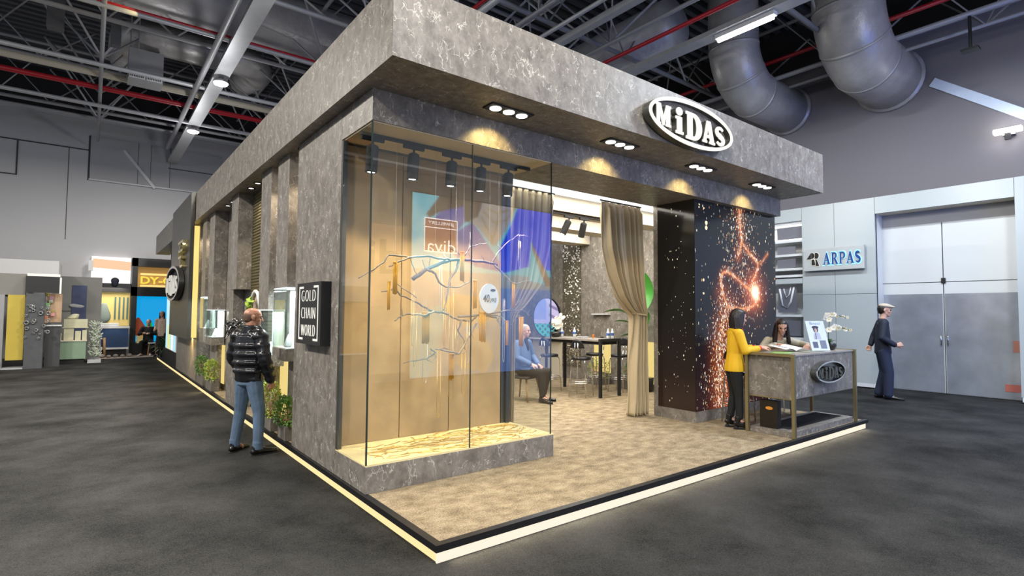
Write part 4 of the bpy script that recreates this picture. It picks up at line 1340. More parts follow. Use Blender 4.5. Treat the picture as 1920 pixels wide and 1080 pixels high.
# wall sequins
t = thing('sequin_panel', 'shimmering sequin panel on the interior wall beside the mirror', 'wall art', (7.47, 6.4, 0.3))
MB().box((7.485, 6.1, 0.3), (7.499, 6.74, 3.48)).build('board', mat('olive_board', (0.10, 0.088, 0.06), 0.6), t)
mb = MB()
rr = random.Random(8)
for k in range(2300):
    y, z = rr.uniform(6.11, 6.73), rr.uniform(0.35, 3.42)
    dn = 0.5 + 0.5 * math.sin(y * 9 + z * 3.1) * math.sin(z * 2.3 + y * 5)
    if rr.random() > 0.25 + 0.75 * dn:
        continue
    s = 0.013
    a, b = rr.uniform(-.5, .5), rr.uniform(-.5, .5)
    mb.face([(7.478 + a * s, y - s, z - s), (7.478 - a * s + b * s, y + s, z - s), (7.478 - a * s, y + s, z + s), (7.478 + a * s - b * s, y - s, z + s)])
mb.build('sequins', mat('sequin_silver', (0.75, 0.70, 0.60), 0.2, 0.85), t, kind='stuff')
# round light picture
t = thing('round_lightbox', 'oval lit picture in lilac and green by the seated man', 'lightbox', (7.45, 7.3, 0.98))
place('backing', glyph([ell(0, 0, 0.53, 0.51, 48)], 0.02), M['black'], (7.478, 7.33, 1.49), (0, -1, 0), (0, 0, 1), t)
nu, nv = 100, 100
U, V = np.meshgrid((np.arange(nu) + .5) / nu, (np.arange(nv) + .5) / nv)
rgb = np.zeros((nv, nu, 3))
rgb[:] = (.52, .50, .85)
rgb[(V > .45) & (U < .5)] = (.35, .40, .80)
rgb[(U + V * .6 > 1.05)] = (.70, .62, .90)
rgb[(U > .6) & (np.sin(V * 26 + U * 9) > .55)] = (.32, .26, .48)
rgb[(V < .34)] = (.10, .55, .62)
rgb[(V < .34) & (np.sin(U * 30) * np.sin(V * 40) > .25)] = (.05, .22, .14)
rgb[np.abs(np.hypot(U - .72, V - .30) - .10) < .02] = (.01, .01, .012)
outside = np.hypot(U - .5, V - .5) > .495
rgb[outside] = 0.004
screen('picture', screen_mat('lilac_picture_light', 0.9), (7.452, 7.83, 0.99), (0, -1.0, 0), (0, 0, 1.0), nu, nv, rgb, t, keep=~outside)
MB().box((7.35, 6.75, 0.92), (7.499, 7.9, 0.955)).build('ledge', M['white'], t)
one('wall_shelf', MB().box((7.40, 5.15, 1.575), (7.499, 5.67, 1.595)), M['white'], 'thin white shelf line on the interior stone wall', 'shelf')
for k, (a, b, z0, z1, lb) in enumerate(((3.9, 4.56, 0.12, 1.0, 'yellow lit wall panel behind the broad green leaves'), (5.15, 5.66, 0.25, 0.98, 'yellow lit wall panel behind the bar stools'))):
    one('lit_wall_panel', MB().box((7.485, a, z0), (7.4995, b, z1)), M['glowyellow'], lb, 'wall panel')
one('dark_door_panel', MB().box((7.48, 6.76, 0.0), (7.499, 7.9, 0.9)), M['cream'], 'plain pale panel low on the interior wall below the lit picture', 'wall panel')
one('back_curtain_panel', MB().box((0.45, 7.96, 0.0), (7.45, 7.998, 3.48)), mat('olive_wall', (0.13, 0.115, 0.08), 0.6), 'dark olive rear wall panel deep inside the stand', 'wall panel')

# curtains
def curtain(prof, y, label, seed, depth=0.07, nf=11, tie=None):
    """prof: rows (z, x_left, x_right) from the top down"""
    t = thing('curtain', label, 'curtain', ((prof[0][1] + prof[0][2]) / 2, y, prof[-1][0]))
    zs = [p[0] for p in prof]
    def at_(z):
        for i in range(len(prof) - 1):
            if z <= prof[i][0] + 1e-9 and z >= prof[i + 1][0] - 1e-9:
                f = (prof[i][0] - z) / (prof[i][0] - prof[i + 1][0])
                f = f
                return prof[i][1] + (prof[i + 1][1] - prof[i][1]) * f, prof[i][2] + (prof[i + 1][2] - prof[i][2]) * f
        return prof[-1][1], prof[-1][2]
    rr = random.Random(seed)
    ph = [rr.uniform(-.5, .5) for _ in range(40)]
    zt, zb = zs[0], zs[-1]
    wt = prof[0][2] - prof[0][1]
    def fn(u, v):
        z = zt + (zb - zt) * v
        a, b = at_(z)
        w = b - a
        uu = u + 0.014 * math.sin(6 * u + 9 * v + ph[3])
        fold = math.sin(uu * nf * 2 * PI + ph[0] + 0.8 * math.sin(3 * v)) + 0.35 * math.sin(uu * nf * 4.7 * PI + ph[1] + 2 * v)
        dd = depth * (0.75 + 0.5 * (1 - w / wt)) * (0.35 if v < 0.02 else 1)
        return (a + w * min(1, max(0, uu)), y + fold * dd * 0.6, z)
    mb = MB()
    mb.grid(150, 60, fn)
    o = mb.build('cloth', M['curtain'], t, True)
    sm = o.modifiers.new('thickness', 'SOLIDIFY')
    sm.thickness = 0.008
    MB().tube([(prof[0][1] - 0.02, y, zt + 0.012), (prof[0][2] + 0.02, y, zt + 0.012)], 0.012, 8).build('rail', M['blackmatte'], t)
    if tie:
        MB().tube([(tie[1] + (tie[2] - tie[1]) * (.5 - .56 * math.cos(a)), y + 0.10 * math.sin(a), tie[0] + 0.02 * math.cos(a)) for a in np.linspace(0, 2 * PI, 20, endpoint=False)], 0.014, 8, closed=True).build('tie_band', M['curtain'], t, True)
    return t
curtain([(3.295, 4.11, 5.02), (2.6, 4.18, 5.06), (2.2, 4.31, 5.08), (1.85, 4.50, 5.10), (1.66, 4.70, 5.12), (1.58, 4.84, 5.11), (1.45, 4.84, 5.10), (0.8, 4.79, 5.11), (0.25, 4.77, 5.12), (0.012, 4.74, 5.12)], 2.30, 'champagne satin curtain tied at the middle beside the screen pillar', 4, depth=0.11, nf=6, tie=(1.58, 4.83, 5.11))
curtain([(3.295, 2.45, 3.28), (2.5, 2.43, 3.20), (2.0, 2.40, 3.05), (1.72, 2.36, 2.78), (1.58, 2.33, 2.58), (1.45, 2.30, 2.56), (0.02, 2.28, 2.55)], 2.45, 'champagne satin curtain seen through the right end of the glass window', 9, nf=7)

# bar table
TX0, TX1, TYa, TYb = 5.74, 6.32, 3.83, 5.42
t = thing('bar_table', 'tall narrow bar table with grey top and black square legs', 'table', ((TX0 + TX1) / 2, (TYa + TYb) / 2, 0.004))
MB().box((TX0, TYa + 0.06, 1.06), (TX1, TYb, 1.10), bev=0.004).build('top', M['tabletop'], t)
for (x, y) in ((TX0, TYa), (TX1 - 0.05, TYa), (TX0, TYb - 0.05), (TX1 - 0.05, TYb - 0.05)):
    MB().box((x, y, 0.004), (x + 0.05, y + 0.05, 1.06)).build('leg', M['blackmatte'], t)
MB().box((TX0, TYa, 1.06), (TX1, TYa + 0.055, 1.115)).build('end_frame', M['blackmatte'], t)
MB().box((TX0 + 0.05, TYa + 0.06, 1.0), (TX1 - 0.05, TYb - 0.05, 1.055)).build('under_frame', M['blackmatte'], t)

# bar stools
def make_stool(label):
    t = thing('bar_stool', label, 'stool', (0, 0, 0), 'bar stools with half moon backs')
    MB().lathe([(0.02, 0.70), (0.17, 0.70), (0.185, 0.71), (0.185, 0.74), (0.17, 0.755), (0.02, 0.76)], (0, 0, 0), 28).build('seat', M['black'], t, False)
    pts = []
    n = 16
    def fn(u, v):
        a = (u - .5) * 1.25
        zz = 0.93 + 0.17 * v * max(0.0, math.cos((u - .5) * PI * 0.98)) ** 0.6
        r = 0.235
        return (-r * math.cos(a) + 0.02, r * math.sin(a) * 1.05, zz)
    mb = MB()
    mb.grid(16, 5, fn)
    o = mb.build('backrest', M['black'], t, True)
    md = o.modifiers.new('thickness', 'SOLIDIFY')
    md.thickness = 0.022
    for s in (-1, 1):
        MB().tube([(-0.10, s * 0.035, 0.70), (-0.19, s * 0.035, 0.74), (-0.215, s * 0.033, 0.85), (-0.222, s * 0.03, 1.03)], 0.009, 8).build('back_rod', M['chrome'], t, True)
        for f in (-1, 1):
            MB().tube([(f * 0.10, s * 0.10, 0.70), (f * 0.135, s * 0.135, 0.685), (f * 0.145, s * 0.145, 0.64), (f * 0.175, s * 0.175, 0.0)], 0.010, 8).build('leg', M['chrome'], t, True)
    for z, r in ((0.30, 0.232), (0.265, 0.236)):
        MB().tube([(r * math.cos(a), r * math.sin(a), z) for a in np.linspace(0, 2 * PI, 24, endpoint=False)], 0.007, 6, closed=True).build('foot_ring', M['chrome'], t, True)
    return t
st = make_stool('black bar stool standing in front of the bar table, right of centre')
st.location = (5.62, 4.22, 0.004)
st.rotation_euler = (0, 0, 0.35)
dup(st, (5.60, 5.12, 0.004), 0.2, 'black bar stool at the left end of the bar table by the glass edge')
dup(st, (6.62, 4.82, 0.004), PI - 0.2, 'black bar stool behind the bar table, left of the other one behind')
dup(st, (6.78, 4.26, 0.004), PI + 0.2, 'black bar stool behind the bar table nearest the curtain')
dup(st, (5.80, 1.10, 0.004), 0.1, 'black bar stool in front of the big screen behind the woman in yellow')

# things on the bar table
def bottle(x, y, z, label, h=0.20):
    t = thing('water_bottle', label, 'bottle', (x, y, z), 'water bottles on the bar table')
    MB().lathe([(0.02, 0), (0.032, 0.004), (0.033, 0.06), (0.030, 0.075), (0.033, 0.09), (0.033, 0.13), (0.014, 0.165), (0.013, 0.18)], (x, y, z), 16).build('body', M['bottleplastic'], t, True)
    MB().lathe([(0.0335, 0.065), (0.0345, 0.067), (0.0345, 0.115), (0.0335, 0.117)], (x, y, z), 16).build('label_band', M['bottleblue'], t, True)
    MB().lathe([(0.015, 0.18), (0.016, 0.182), (0.016, 0.198), (0.01, 0.20)], (x, y, z), 12).build('cap', M['white'], t, True)
M['bottleplastic'] = mat('bottle_plastic', (0.62, 0.66, 0.68), 0.08, coat=0.4)
M['bottleblue'] = mat('bottle_label_blue', (0.06, 0.14, 0.42), 0.4)
bottle(5.95, 5.12, 1.10, 'water bottle next to the orchid bowl on the bar table')
bottle(6.10, 4.90, 1.10, 'water bottle second from the orchid bowl on the bar table')
bottle(6.16, 4.02, 1.10, 'water bottle at the near end of the bar table, left of a pair')
bottle(6.26, 4.00, 1.10, 'water bottle at the near end of the bar table, right of a pair')
t = thing('plate', 'white plate lying in the middle of the bar table', 'plate', (6.06, 4.62, 1.10))
MB().lathe([(0.05, 0), (0.08, 0.004), (0.13, 0.016), (0.128, 0.020), (0.08, 0.009), (0.02, 0.008)], (6.06, 4.62, 1.10), 24).build('dish', M['white'], t, True)
t = thing('tea_glass', 'small glass of tea beside the plate on the bar table', 'glass', (6.1, 4.36, 1.10))
MB().lathe([(0.025, 0), (0.032, 0.03), (0.026, 0.05), (0.033, 0.075)], (6.1, 4.36, 1.10), 16).build('tumbler', mat('tea', (0.45, 0.14, 0.02), 0.1), t, True)
MB().lathe([(0.03, -0.0), (0.055, 0.006), (0.054, 0.010), (0.02, 0.004)], (6.1, 4.36, 1.10), 16).build('saucer', M['white'], t, True)

def orchid(loc, label, pot_prof, stems, nfl, seed, flower=0.035, leaves=5):
    t = thing('potted_orchid', label, 'plant', loc)
    L0 = Vector(loc)
    rr = random.Random(seed)
    ph = pot_prof[-1][1]
    MB().lathe(pot_prof, L0, 22).build('pot', M['pot'], t, True)
    MB().lathe([(0.02, ph - 0.02), (pot_prof[-1][0] * .92, ph - 0.018), (pot_prof[-1][0] * .8, ph - 0.008), (0.02, ph - 0.004)], L0, 16).build('soil', M['soil'], t)
    for k in range(leaves):
        a = 2 * PI * k / leaves + rr.uniform(-.3, .3)
        b = L0 + Vector((0, 0, ph - 0.01))
        l = rr.uniform(.11, .16)
        MB().leaf(b, b + Vector((l * math.cos(a), l * math.sin(a), rr.uniform(.02, .08))), (0, 0, 1), 0.028, 0.2).build('leaf', M['leafdark'], t, True)
    for s_, (pts, nf) in enumerate(zip(stems, nfl)):
        P_ = [L0 + Vector(p) for p in pts]
        MB().tube(P_, 0.005, 6).build('stem', M['leafdark'], t, True)
        for k in range(nf):
            f = 0.42 + 0.58 * k / max(1, nf - 1)
            i = min(int(f * (len(P_) - 1)), len(P_) - 2)
            q = P_[i].lerp(P_[i + 1], f * (len(P_) - 1) - i) + Vector((rr.uniform(-.02, .02), rr.uniform(-.02, .02), rr.uniform(-.015, .02)))
            mb = MB()
            fd = Vector((rr.uniform(-1, -.2), rr.uniform(-1, -.2), rr.uniform(-.3, .5))).normalized()
            s1 = fd.orthogonal().normalized()
            s2 = fd.cross(s1)
            sc = flower * (1.0 - 0.45 * (k / max(1, nf - 1)) ** 2)
            for j in range(5):
                a = 2 * PI * j / 5 + k
                dirv = s1 * math.cos(a) + s2 * math.sin(a)
                mb.leaf(q, q + dirv * sc + fd * sc * 0.15, fd, sc * 0.48, 0.1, 3)
            fl = mb.build('flower', M['petal'], t, True)
            MB().hull([(q + fd * 0.006, 0.007)]).build('throat', M['petalyellow'], fl, True)
    return t
orchid((5.86, 5.22, 1.10), 'white orchid in a dark bowl on the bar table by the lit picture', [(0.05, 0), (0.10, 0.01), (0.13, 0.07), (0.12, 0.11)],
       [[(0, 0, .1), (.02, -.03, .25), (.05, -.08, .38), (.10, -.14, .40)], [(0, 0, .1), (.0, .03, .22), (-.02, .05, .32), (.02, -.02, .40)], [(0, 0, .1), (.03, -.02, .2), (.10, -.10, .27)], [(0, 0, .1), (.03, -.06, .3), (.08, -.10, .46)]], [7, 6, 6, 7], 3, 0.07)

# broad leaved plants behind the curtain
def broad_plant(loc, leaves, label):
    t = thing('broad_leaf_plant', label, 'plant', loc)
    L0 = Vector(loc)
    MB().lathe([(0.12, 0), (0.15, 0.02), (0.17, 0.28), (0.15, 0.28)], L0, 20).build('pot', M['pot'], t, True)
    for (dx, dy, z0, z1, w) in leaves:
        b = L0 + Vector((dx * .15, dy * .15, z0))
        tip = L0 + Vector((dx, dy, z1))
        MB().tube([L0 + Vector((0, 0, .25)), L0 + Vector((dx * .08, dy * .08, z0 * .7)), b], 0.010, 6).build('stalk', M['leafdark'], t, True)
        MB().leaf(b, tip, (0.2, 0.1, 1), w, 0.3, 7).build('blade', M['banana'], t, True)
broad_plant((7.22, 3.95, 0.004), [(-.25, .95, 1.35, 1.62, .12), (-.1, .8, 1.12, 1.42, .10), (-.05, -.05, 1.7, 2.45, .15), (-.15, .55, 1.0, 1.1, .10), (-.3, .5, 1.2, 1.9, .10), (-.4, -.2, 1.3, 1.7, .12)], 'broad green leaved plant half hidden behind the tied curtain')

def shrub(label, x0, y0, x1, y1, h, top, seed, group='stone planters with green shrubs', z0=0.004, n=420, m=None):
    t = thing('planter_shrub', label, 'planter', ((x0 + x1) / 2, (y0 + y1) / 2, z0), group)
    MB().box((x0, y0, z0), (x1, y1, z0 + h - 0.012)).build('box', M['planter'], t)
    mb = MB()
    w = 0.018
    mb.box((x0, y0, z0 + h - .012), (x1, y0 + w, z0 + h)); mb.box((x0, y1 - w, z0 + h - .012), (x1, y1, z0 + h))
    mb.box((x0, y0 + w, z0 + h - .012), (x0 + w, y1 - w, z0 + h)); mb.box((x1 - w, y0 + w, z0 + h - .012), (x1, y1 - w, z0 + h))
    mb.build('rim', M['planter'], t)
    MB().box((x0 + w, y0 + w, z0 + h - .012), (x1 - w, y1 - w, z0 + h - .004)).build('soil', M['soil'], t)
    rr = random.Random(seed)
    c = Vector(((x0 + x1) / 2 - (.02 if x1 < .5 else 0), (y0 + y1) / 2, z0 + h + top * .42))
    rx, ry, rz = max(.13, (x1 - x0) * .62), (y1 - y0) * .78, top * .55
    mb, st_ = MB(), MB()
    for k in range(14):
        a = rr.uniform(0, 2 * PI)
        e = c + Vector((rx * .7 * math.cos(a), ry * .7 * math.sin(a), rr.uniform(-.1, .7) * rz))
        st_.tube([(c.x + rr.uniform(-.03, .03), c.y + rr.uniform(-.03, .03), z0 + h - .008), e], 0.004, 5)
    st_.build('stems', M['wood'], t)
    for k in range(n):
        d = Vector((rr.gauss(0, 1), rr.gauss(0, 1), rr.gauss(0, 1))).normalized()
        rad = rr.uniform(.35, 1.0) ** .5
        p = c + Vector((d.x * rx * rad, d.y * ry * rad, d.z * rz * rad))
        if p.z < z0 + h - .02:
            continue
        l = rr.uniform(.028, .055)
        dd = (d + Vector((rr.uniform(-.8, .8), rr.uniform(-.8, .8), rr.uniform(-.3, .9)))).normalized()
        if x1 < .5 and max(p.x, (p + dd * l).x) > .165:
            continue
        mb.leaf(p, p + dd * l, (rr.uniform(-.5, .5), rr.uniform(-.5, .5), 1), l * .33, .2, 2)
    mb.build('foliage', m or M['leafgreen'], t, kind='stuff')
    return t
M['leaflime'] = mat('lime_leaf', (0.36, 0.46, 0.07), 0.45, var=0.5, vscale=14)
shrub('stone planter with dark leafed shrub at the foot of the corner panel', 0.02, 3.72, 0.165, 4.06, 0.17, 0.36, 21, n=620, m=M['leafgreen'])
shrub('stone planter with lime green shrub behind the nearer planter by the man', 0.02, 4.40, 0.165, 4.90, 0.17, 0.50, 22, n=640, m=M['leaflime'])
shrub('stone planter with green shrub, nearer of the far pair', 0.02, 8.87, 0.165, 9.50, 0.22, 0.40, 23, n=620, m=M['leaflime'])
shrub('stone planter with green shrub, further of the far pair', 0.02, 9.92, 0.165, 10.75, 0.22, 0.40, 24, n=620)
shrub('small dark planter with green shrub by the yellow panel inside', 7.1, 5.1, 7.45, 5.5, 0.15, 0.45, 25, n=300, m=M['leaflime'])
shrub('small dark planter with shrub beside the foot of the tied curtain inside', 7.1, 4.2, 7.45, 4.5, 0.2, 0.35, 26, n=260)
t = thing('floor_plant', 'dark drooping plant at the far corner of the stand platform', 'plant', (0.2, 18.6, 0.004))
MB().lathe([(0.14, 0), (0.18, 0.02), (0.2, 0.3), (0.17, 0.3)], (0.2, 18.6, 0.004), 16).build('pot', M['pot'], t, True)
mb = MB()
rr = random.Random(31)
for k in range(90):
    a = rr.uniform(0, 2 * PI)
    l = rr.uniform(.25, .6)
    b = Vector((0.2, 18.6, 0.28))
    mb.leaf(b, b + Vector((l * math.cos(a), l * math.sin(a), rr.uniform(-.15, .45))), (0, 0, 1), .035, .2, 3)
mb.build('foliage', M['leafdark'], t, kind='stuff')

# ------------------------------------------------------------------ reception counter
CX0, CX1, CY0, CY1 = 5.27, 7.27, 0.035, 0.70
t = thing('reception_counter', 'reception counter with stone apron on a slim brass frame', 'counter', ((CX0 + CX1) / 2, 0.36, 0.004))
lg = 0.042
MB().box((CX0 + 0.05, CY0 + 0.03, 0.50), (CX1 - 0.05, CY1 - 0.02, 1.055)).build('body', M['marble'], t)
MB().box((CX0 + 0.04, CY0 + 0.02, 1.055), (CX1 - 0.04, CY1 - 0.01, 1.075)).build('worktop', M['tabletop'], t)
for (x, y) in ((CX0, CY0 - 0.005), (CX1 - lg, CY0 - 0.005), (CX0, CY1 - lg), (CX1 - lg, CY1 - lg)):
    MB().box((x, y, 0.004), (x + lg, y + lg, 1.085)).build('leg', M['brass'], t)
MB().box((CX0, CY0 + lg - 0.005, 1.05), (CX0 + lg, CY1 - lg, 1.085)).build('side_rail', M['brass'], t)
MB().box((CX1 - lg, CY0 + lg - 0.005, 1.05), (CX1, CY1 - lg, 1.085)).build('side_rail', M['brass'], t)
MB().box((CX0 + lg, CY0 + 0.035, 0.485), (CX0 + lg + .02, CY1 - 0.02, 0.50)).build('bottom_rail', M['brass'], t)
one('stone_slab', MB().box((CX0 + 0.045, CY0 + 0.042, 0.002), (CX1 - 0.045, CY1 - 0.045, 0.075)), M['marble'], 'low stone slab under the reception counter', 'slab')
one('floor_mat', MB().box((CX0 + 0.20, CY0 + 0.16, 0.075), (CX1 - 0.15, CY1 - 0.13, 0.079)), M['carpet_hall'], 'dark inlay on the stone slab under the counter', 'mat')
oval_sign((6.255, CY0 - 0.055, 0.81), (1, 0, 0), 0.46, 0.150, 'pewter oval letter sign on the reception counter', M['chrome'], M['bronze'], M['bronze'], thick=0.08, ring=0.02, backdrop=mat('pewter_plate', (0.22, 0.22, 0.20), 0.3, 0.7))
# bag under the counter
t = thing('paper_bag', 'black paper shopping bag under the reception counter', 'bag', (5.44, 0.36, 0.079))
mb = MB()
mb.box((5.36, 0.30, 0.079), (5.46, 0.54, 0.44))
mb.build('bag_body', mat('black_card', (0.012, 0.009, 0.006), 0.35), t)
for x in (5.362, 5.458):
    MB().tube([(x, 0.36, 0.44), (x - 0.01, 0.37, 0.49), (x - 0.01, 0.42, 0.505), (x - 0.01, 0.47, 0.49), (x, 0.48, 0.44)], 0.004, 6).build('handle', M['blackmatte'], t, True)
place('logo', glyph([ell(0, 0, 0.05, 0.022, 30)], 0.0008), mat('orange_print', (0.75, 0.30, 0.03), 0.5), (5.3585, 0.41, 0.34), (0, -1, 0), (0, 0, 1), t)
TZ = 1.075
orchid((6.93, 0.28, TZ), 'white orchid with two arching sprays in a black pot on the counter', [(0.05, 0), (0.085, 0.01), (0.105, 0.07), (0.10, 0.10)],
       [[(0, 0, .08), (.0, 0, .25), (.01, -.01, .42), (-.03, .02, .50), (-.02, .0, .52), (.10, -.08, .53), (.20, -.17, .48)], [(0, 0, .08), (.0, 0, .20), (.0, 0, .28), (.06, -.06, .34), (.16, -.14, .33), (.22, -.20, .30)], [(0, 0, .08), (-.01, .02, .18), (-.05, .08, .28), (-.10, .14, .26)]], [10, 8, 6], 5, 0.05)
# poster stand
t = thing('poster_stand', 'small tilted poster stand with a white photo poster on the counter', 'poster', (6.55, 0.22, TZ))
o_, ux = Vector((6.41, 0.30, TZ + 0.004)), Vector((0.80, -0.42, 0)).normalized()
uz = Vector((-0.10, 0.18, 1)).normalized()
n_ = ux.cross(uz)
def pbox(a, b, z0, z1, d0, d1, name, m):
    mb = MB()
    pts = [o_ + ux * u + uz * v + n_ * d for d in (d0, d1) for (u, v) in ((a, z0), (b, z0), (b, z1), (a, z1))]
    vv = [mb.bm.verts.new(p) for p in pts]
    for f in ((0, 1, 2, 3), (7, 6, 5, 4), (0, 4, 5, 1), (1, 5, 6, 2), (2, 6, 7, 3), (3, 7, 4, 0)):
        mb.bm.faces.new([vv[i] for i in f])
    return mb.build(name, m, t)
pbox(0, .30, 0, .44, 0, .008, 'sheet', mat('poster_white', (.70, .76, .82), .3))
def poly_on(pts, d, name, m):
    place(name, glyph([pts], .0006), m, o_ + n_ * d, ux, uz, t)
pd, pl_, pk = mat('poster_dark', (.05, .035, .03), .4), mat('poster_skin', (.55, .36, .27), .4), mat('poster_cloth', (.50, .52, .62), .4)
poly_on(ell(.14, .345, .055, .022, 24), .0095, 'photo_hat', pd)
poly_on(ell(.14, .310, .040, .045, 24), .0092, 'photo_hair', pd)
poly_on(ell(.14, .300, .022, .032, 24), .0105, 'photo_face', pl_)
poly_on([(.085, .17), (.20, .17), (.19, .25), (.155, .275), (.125, .275), (.095, .25)], .0100, 'photo_clothes', pk)
poly_on([(.105, .17), (.12, .26), (.132, .26), (.118, .17)], .0108, 'photo_strap', pd)
pbox(.04, .12, .04, .13, .008, .010, 'small_photo', mat('poster_small', (.12, .12, .16), .4))
pbox(.16, .26, .03, .15, .008, .010, 'small_photo', mat('poster_small2', (.20, .22, .26), .4))
place('lettering', text('Bocci', .06, .0008), mat('poster_ink', (.25, .33, .42), .5), o_ + ux * .15 + uz * .405 + n_ * .0095, ux, uz, t, fit=(.17, .04))
# papers
def sheet(name, c, w, h, ang, z, m, label, cat, bend=0.0):
    t = thing(name, label, cat, (c[0], c[1], z))
    R_ = RZ(ang)
    def fn(u, v):
        q = R_ @ Vector(((u - .5) * w, (v - .5) * h, 0))
        return (c[0] + q.x, c[1] + q.y, z + 0.003 + bend * (u - .5) ** 2 + 0.002)
    mb = MB(); mb.grid(8, 4, fn)
    o = mb.build('page', m, t, True)
    s = o.modifiers.new('thickness', 'SOLIDIFY'); s.thickness = 0.004
    return t
sheet('brochure', (5.62, 0.36), .42, .26, .3, TZ, mat('green_print', (.25, .42, .12), .5, var=.5, vscale=12), 'green printed brochure lying at the left end of the counter', 'brochure')
sheet('brochure', (6.22, 0.30), .40, .28, -.2, TZ, mat('dark_print', (.25, .27, .20), .5, var=.6, vscale=10), 'greenish brochure lying flat before the poster stand', 'brochure')
t = thing('magazine', 'open white magazine held between the two people at the counter', 'magazine', (6.02, 0.47, 1.09))
def fnm(u, v):
    a = u - .5
    return (6.02 + a * .40, 0.47 + (v - .5) * .26 - a * .10, 1.095 + .045 * (v - .1) + .035 * math.sin(abs(a) * 5))
mb = MB(); mb.grid(12, 5, fnm)
o = mb.build('pages', M['paper'], t, True)
s = o.modifiers.new('thickness', 'SOLIDIFY'); s.thickness = 0.004
for k in range(5):
    mb = MB()
    v0 = .18 + k * .15
    mb.grid(10, 1, lambda u, v: tuple(Vector(fnm(.08 + u * .34, v0 + v * .05)) + Vector((0, 0, .0035))))
    mb.build('print_line', mat('print_grey', (.25, .25, .27), .6), t)
# ------------------------------------------------------------------ neighbour stand on the right
AX = 12.66
t = thing('neighbour_stand', 'pale grey panelled neighbour stand on the right with blue glowing letters', 'stand', (AX + 0.3, 2, FLOOR))
def apanel(y0, y1, z0, z1, name='wall_panel', m=None, x=AX, th=0.06):
    return MB().box((x, y0 + 0.004, z0 + 0.004), (x + th, y1 - 0.004, z1 - 0.004)).build(name, m or M['whitegloss'], t)
for (a, b) in ((1.53, 2.42), (2.42, 3.20)):
    for (c, d_) in ((FLOOR + .12, 2.12), (2.12, 4.40)):
        apanel(a, b, c, d_)
for (a, b) in ((3.20, 4.4), (4.4, 6.2)):
    apanel(a, b, 4.06, 4.40)
apanel(-0.93, 1.53, 4.0, 4.40)
apanel(-4.2, -0.93, FLOOR + .12, 4.40)
MB().box((AX + 0.06, -4.2, FLOOR), (AX + 0.10, -0.93, 4.38)).build('backing', M['blackmatte'], t)
MB().box((AX + 0.06, 1.53, FLOOR), (AX + 0.10, 3.20, 4.38)).build('backing', M['blackmatte'], t)
MB().box((AX - 0.01, 1.56, FLOOR + 0.03), (AX + 0.06, 3.20, FLOOR + 0.12)).build('base_strip', M['white'], t)
MB().box((AX - 0.01, -4.2, FLOOR + 0.03), (AX + 0.06, -0.95, FLOOR + 0.12)).build('base_strip', M['white'], t)
# portal reveals
MB().box((AX + 0.06, 1.53, FLOOR), (13.15, 1.60, 4.06)).build('reveal', M['white'], t)
MB().box((AX + 0.06, -1.0, FLOOR), (13.15, -0.93, 4.06)).build('reveal', M['white'], t)
MB().box((AX + 0.06, -0.93, 4.0), (13.15, 1.53, 4.06)).build('reveal', M['cream'], t)
MB().box((13.12, -0.93, 3.70), (13.16, 1.53, 4.0)).build('transom', M['wall_dark'], t)
# shelf bay
MB().box((13.25, 3.2, FLOOR), (13.3, 6.2, 4.06)).build('bay_back', M['white'], t)
MB().box((AX + 0.02, 3.17, FLOOR), (13.25, 3.2, 4.06)).build('bay_side', M['white'], t)
for z in (0.95, 1.55, 2.42, 2.60, 2.78, 3.15, 3.52, 4.0):
    MB().box((AX + 0.05, 3.2, z), (13.25, 6.2, z + 0.06)).build('bay_shelf', M['white'], t)
apanel(3.2, 6.2, 2.42, 2.56, 'bay_band')
slate = mat('slate_print', (0.16, 0.16, 0.19), 0.4)
for (a, b, c, d_) in ((3.22, 3.9, 3.62, 3.94), (3.42, 3.9, 3.20, 3.42), (3.42, 3.9, 2.86, 3.12), (3.42, 3.9, 1.66, 2.36), (3.30, 3.75, 1.05, 1.45)):
    MB().box((AX + 0.12, a, c), (AX + 0.14, b, d_)).build('bay_picture', slate, t)
MB().box((AX + 0.03, 3.2, FLOOR), (AX + 0.07, 6.2, 0.94)).build('bay_front', M['white'], t)
MB().tube([(AX + 0.11, 3.85, 2.3), (AX + 0.11, 3.78, 1.85), (AX + 0.11, 3.66, 1.78), (AX + 0.11, 3.56, 1.95), (AX + 0.11, 3.47, 2.34)], 0.025, 8).build('printed_necklace', M['paper'], t, True)
MB().tube([(AX + 0.11, 3.74, 2.3), (AX + 0.11, 3.68, 2.05), (AX + 0.11, 3.6, 2.15), (AX + 0.11, 3.55, 2.34)], 0.015, 8).build('printed_necklace', M['paper'], t, True)
lamp('AREA', 'bay_light', (AX + 0.3, 3.8, 3.98), 12, (1.0, 0.95, 0.88), target=(AX + 0.3, 3.8, 0), size=0.3, size_y=1.1, shape='RECTANGLE')
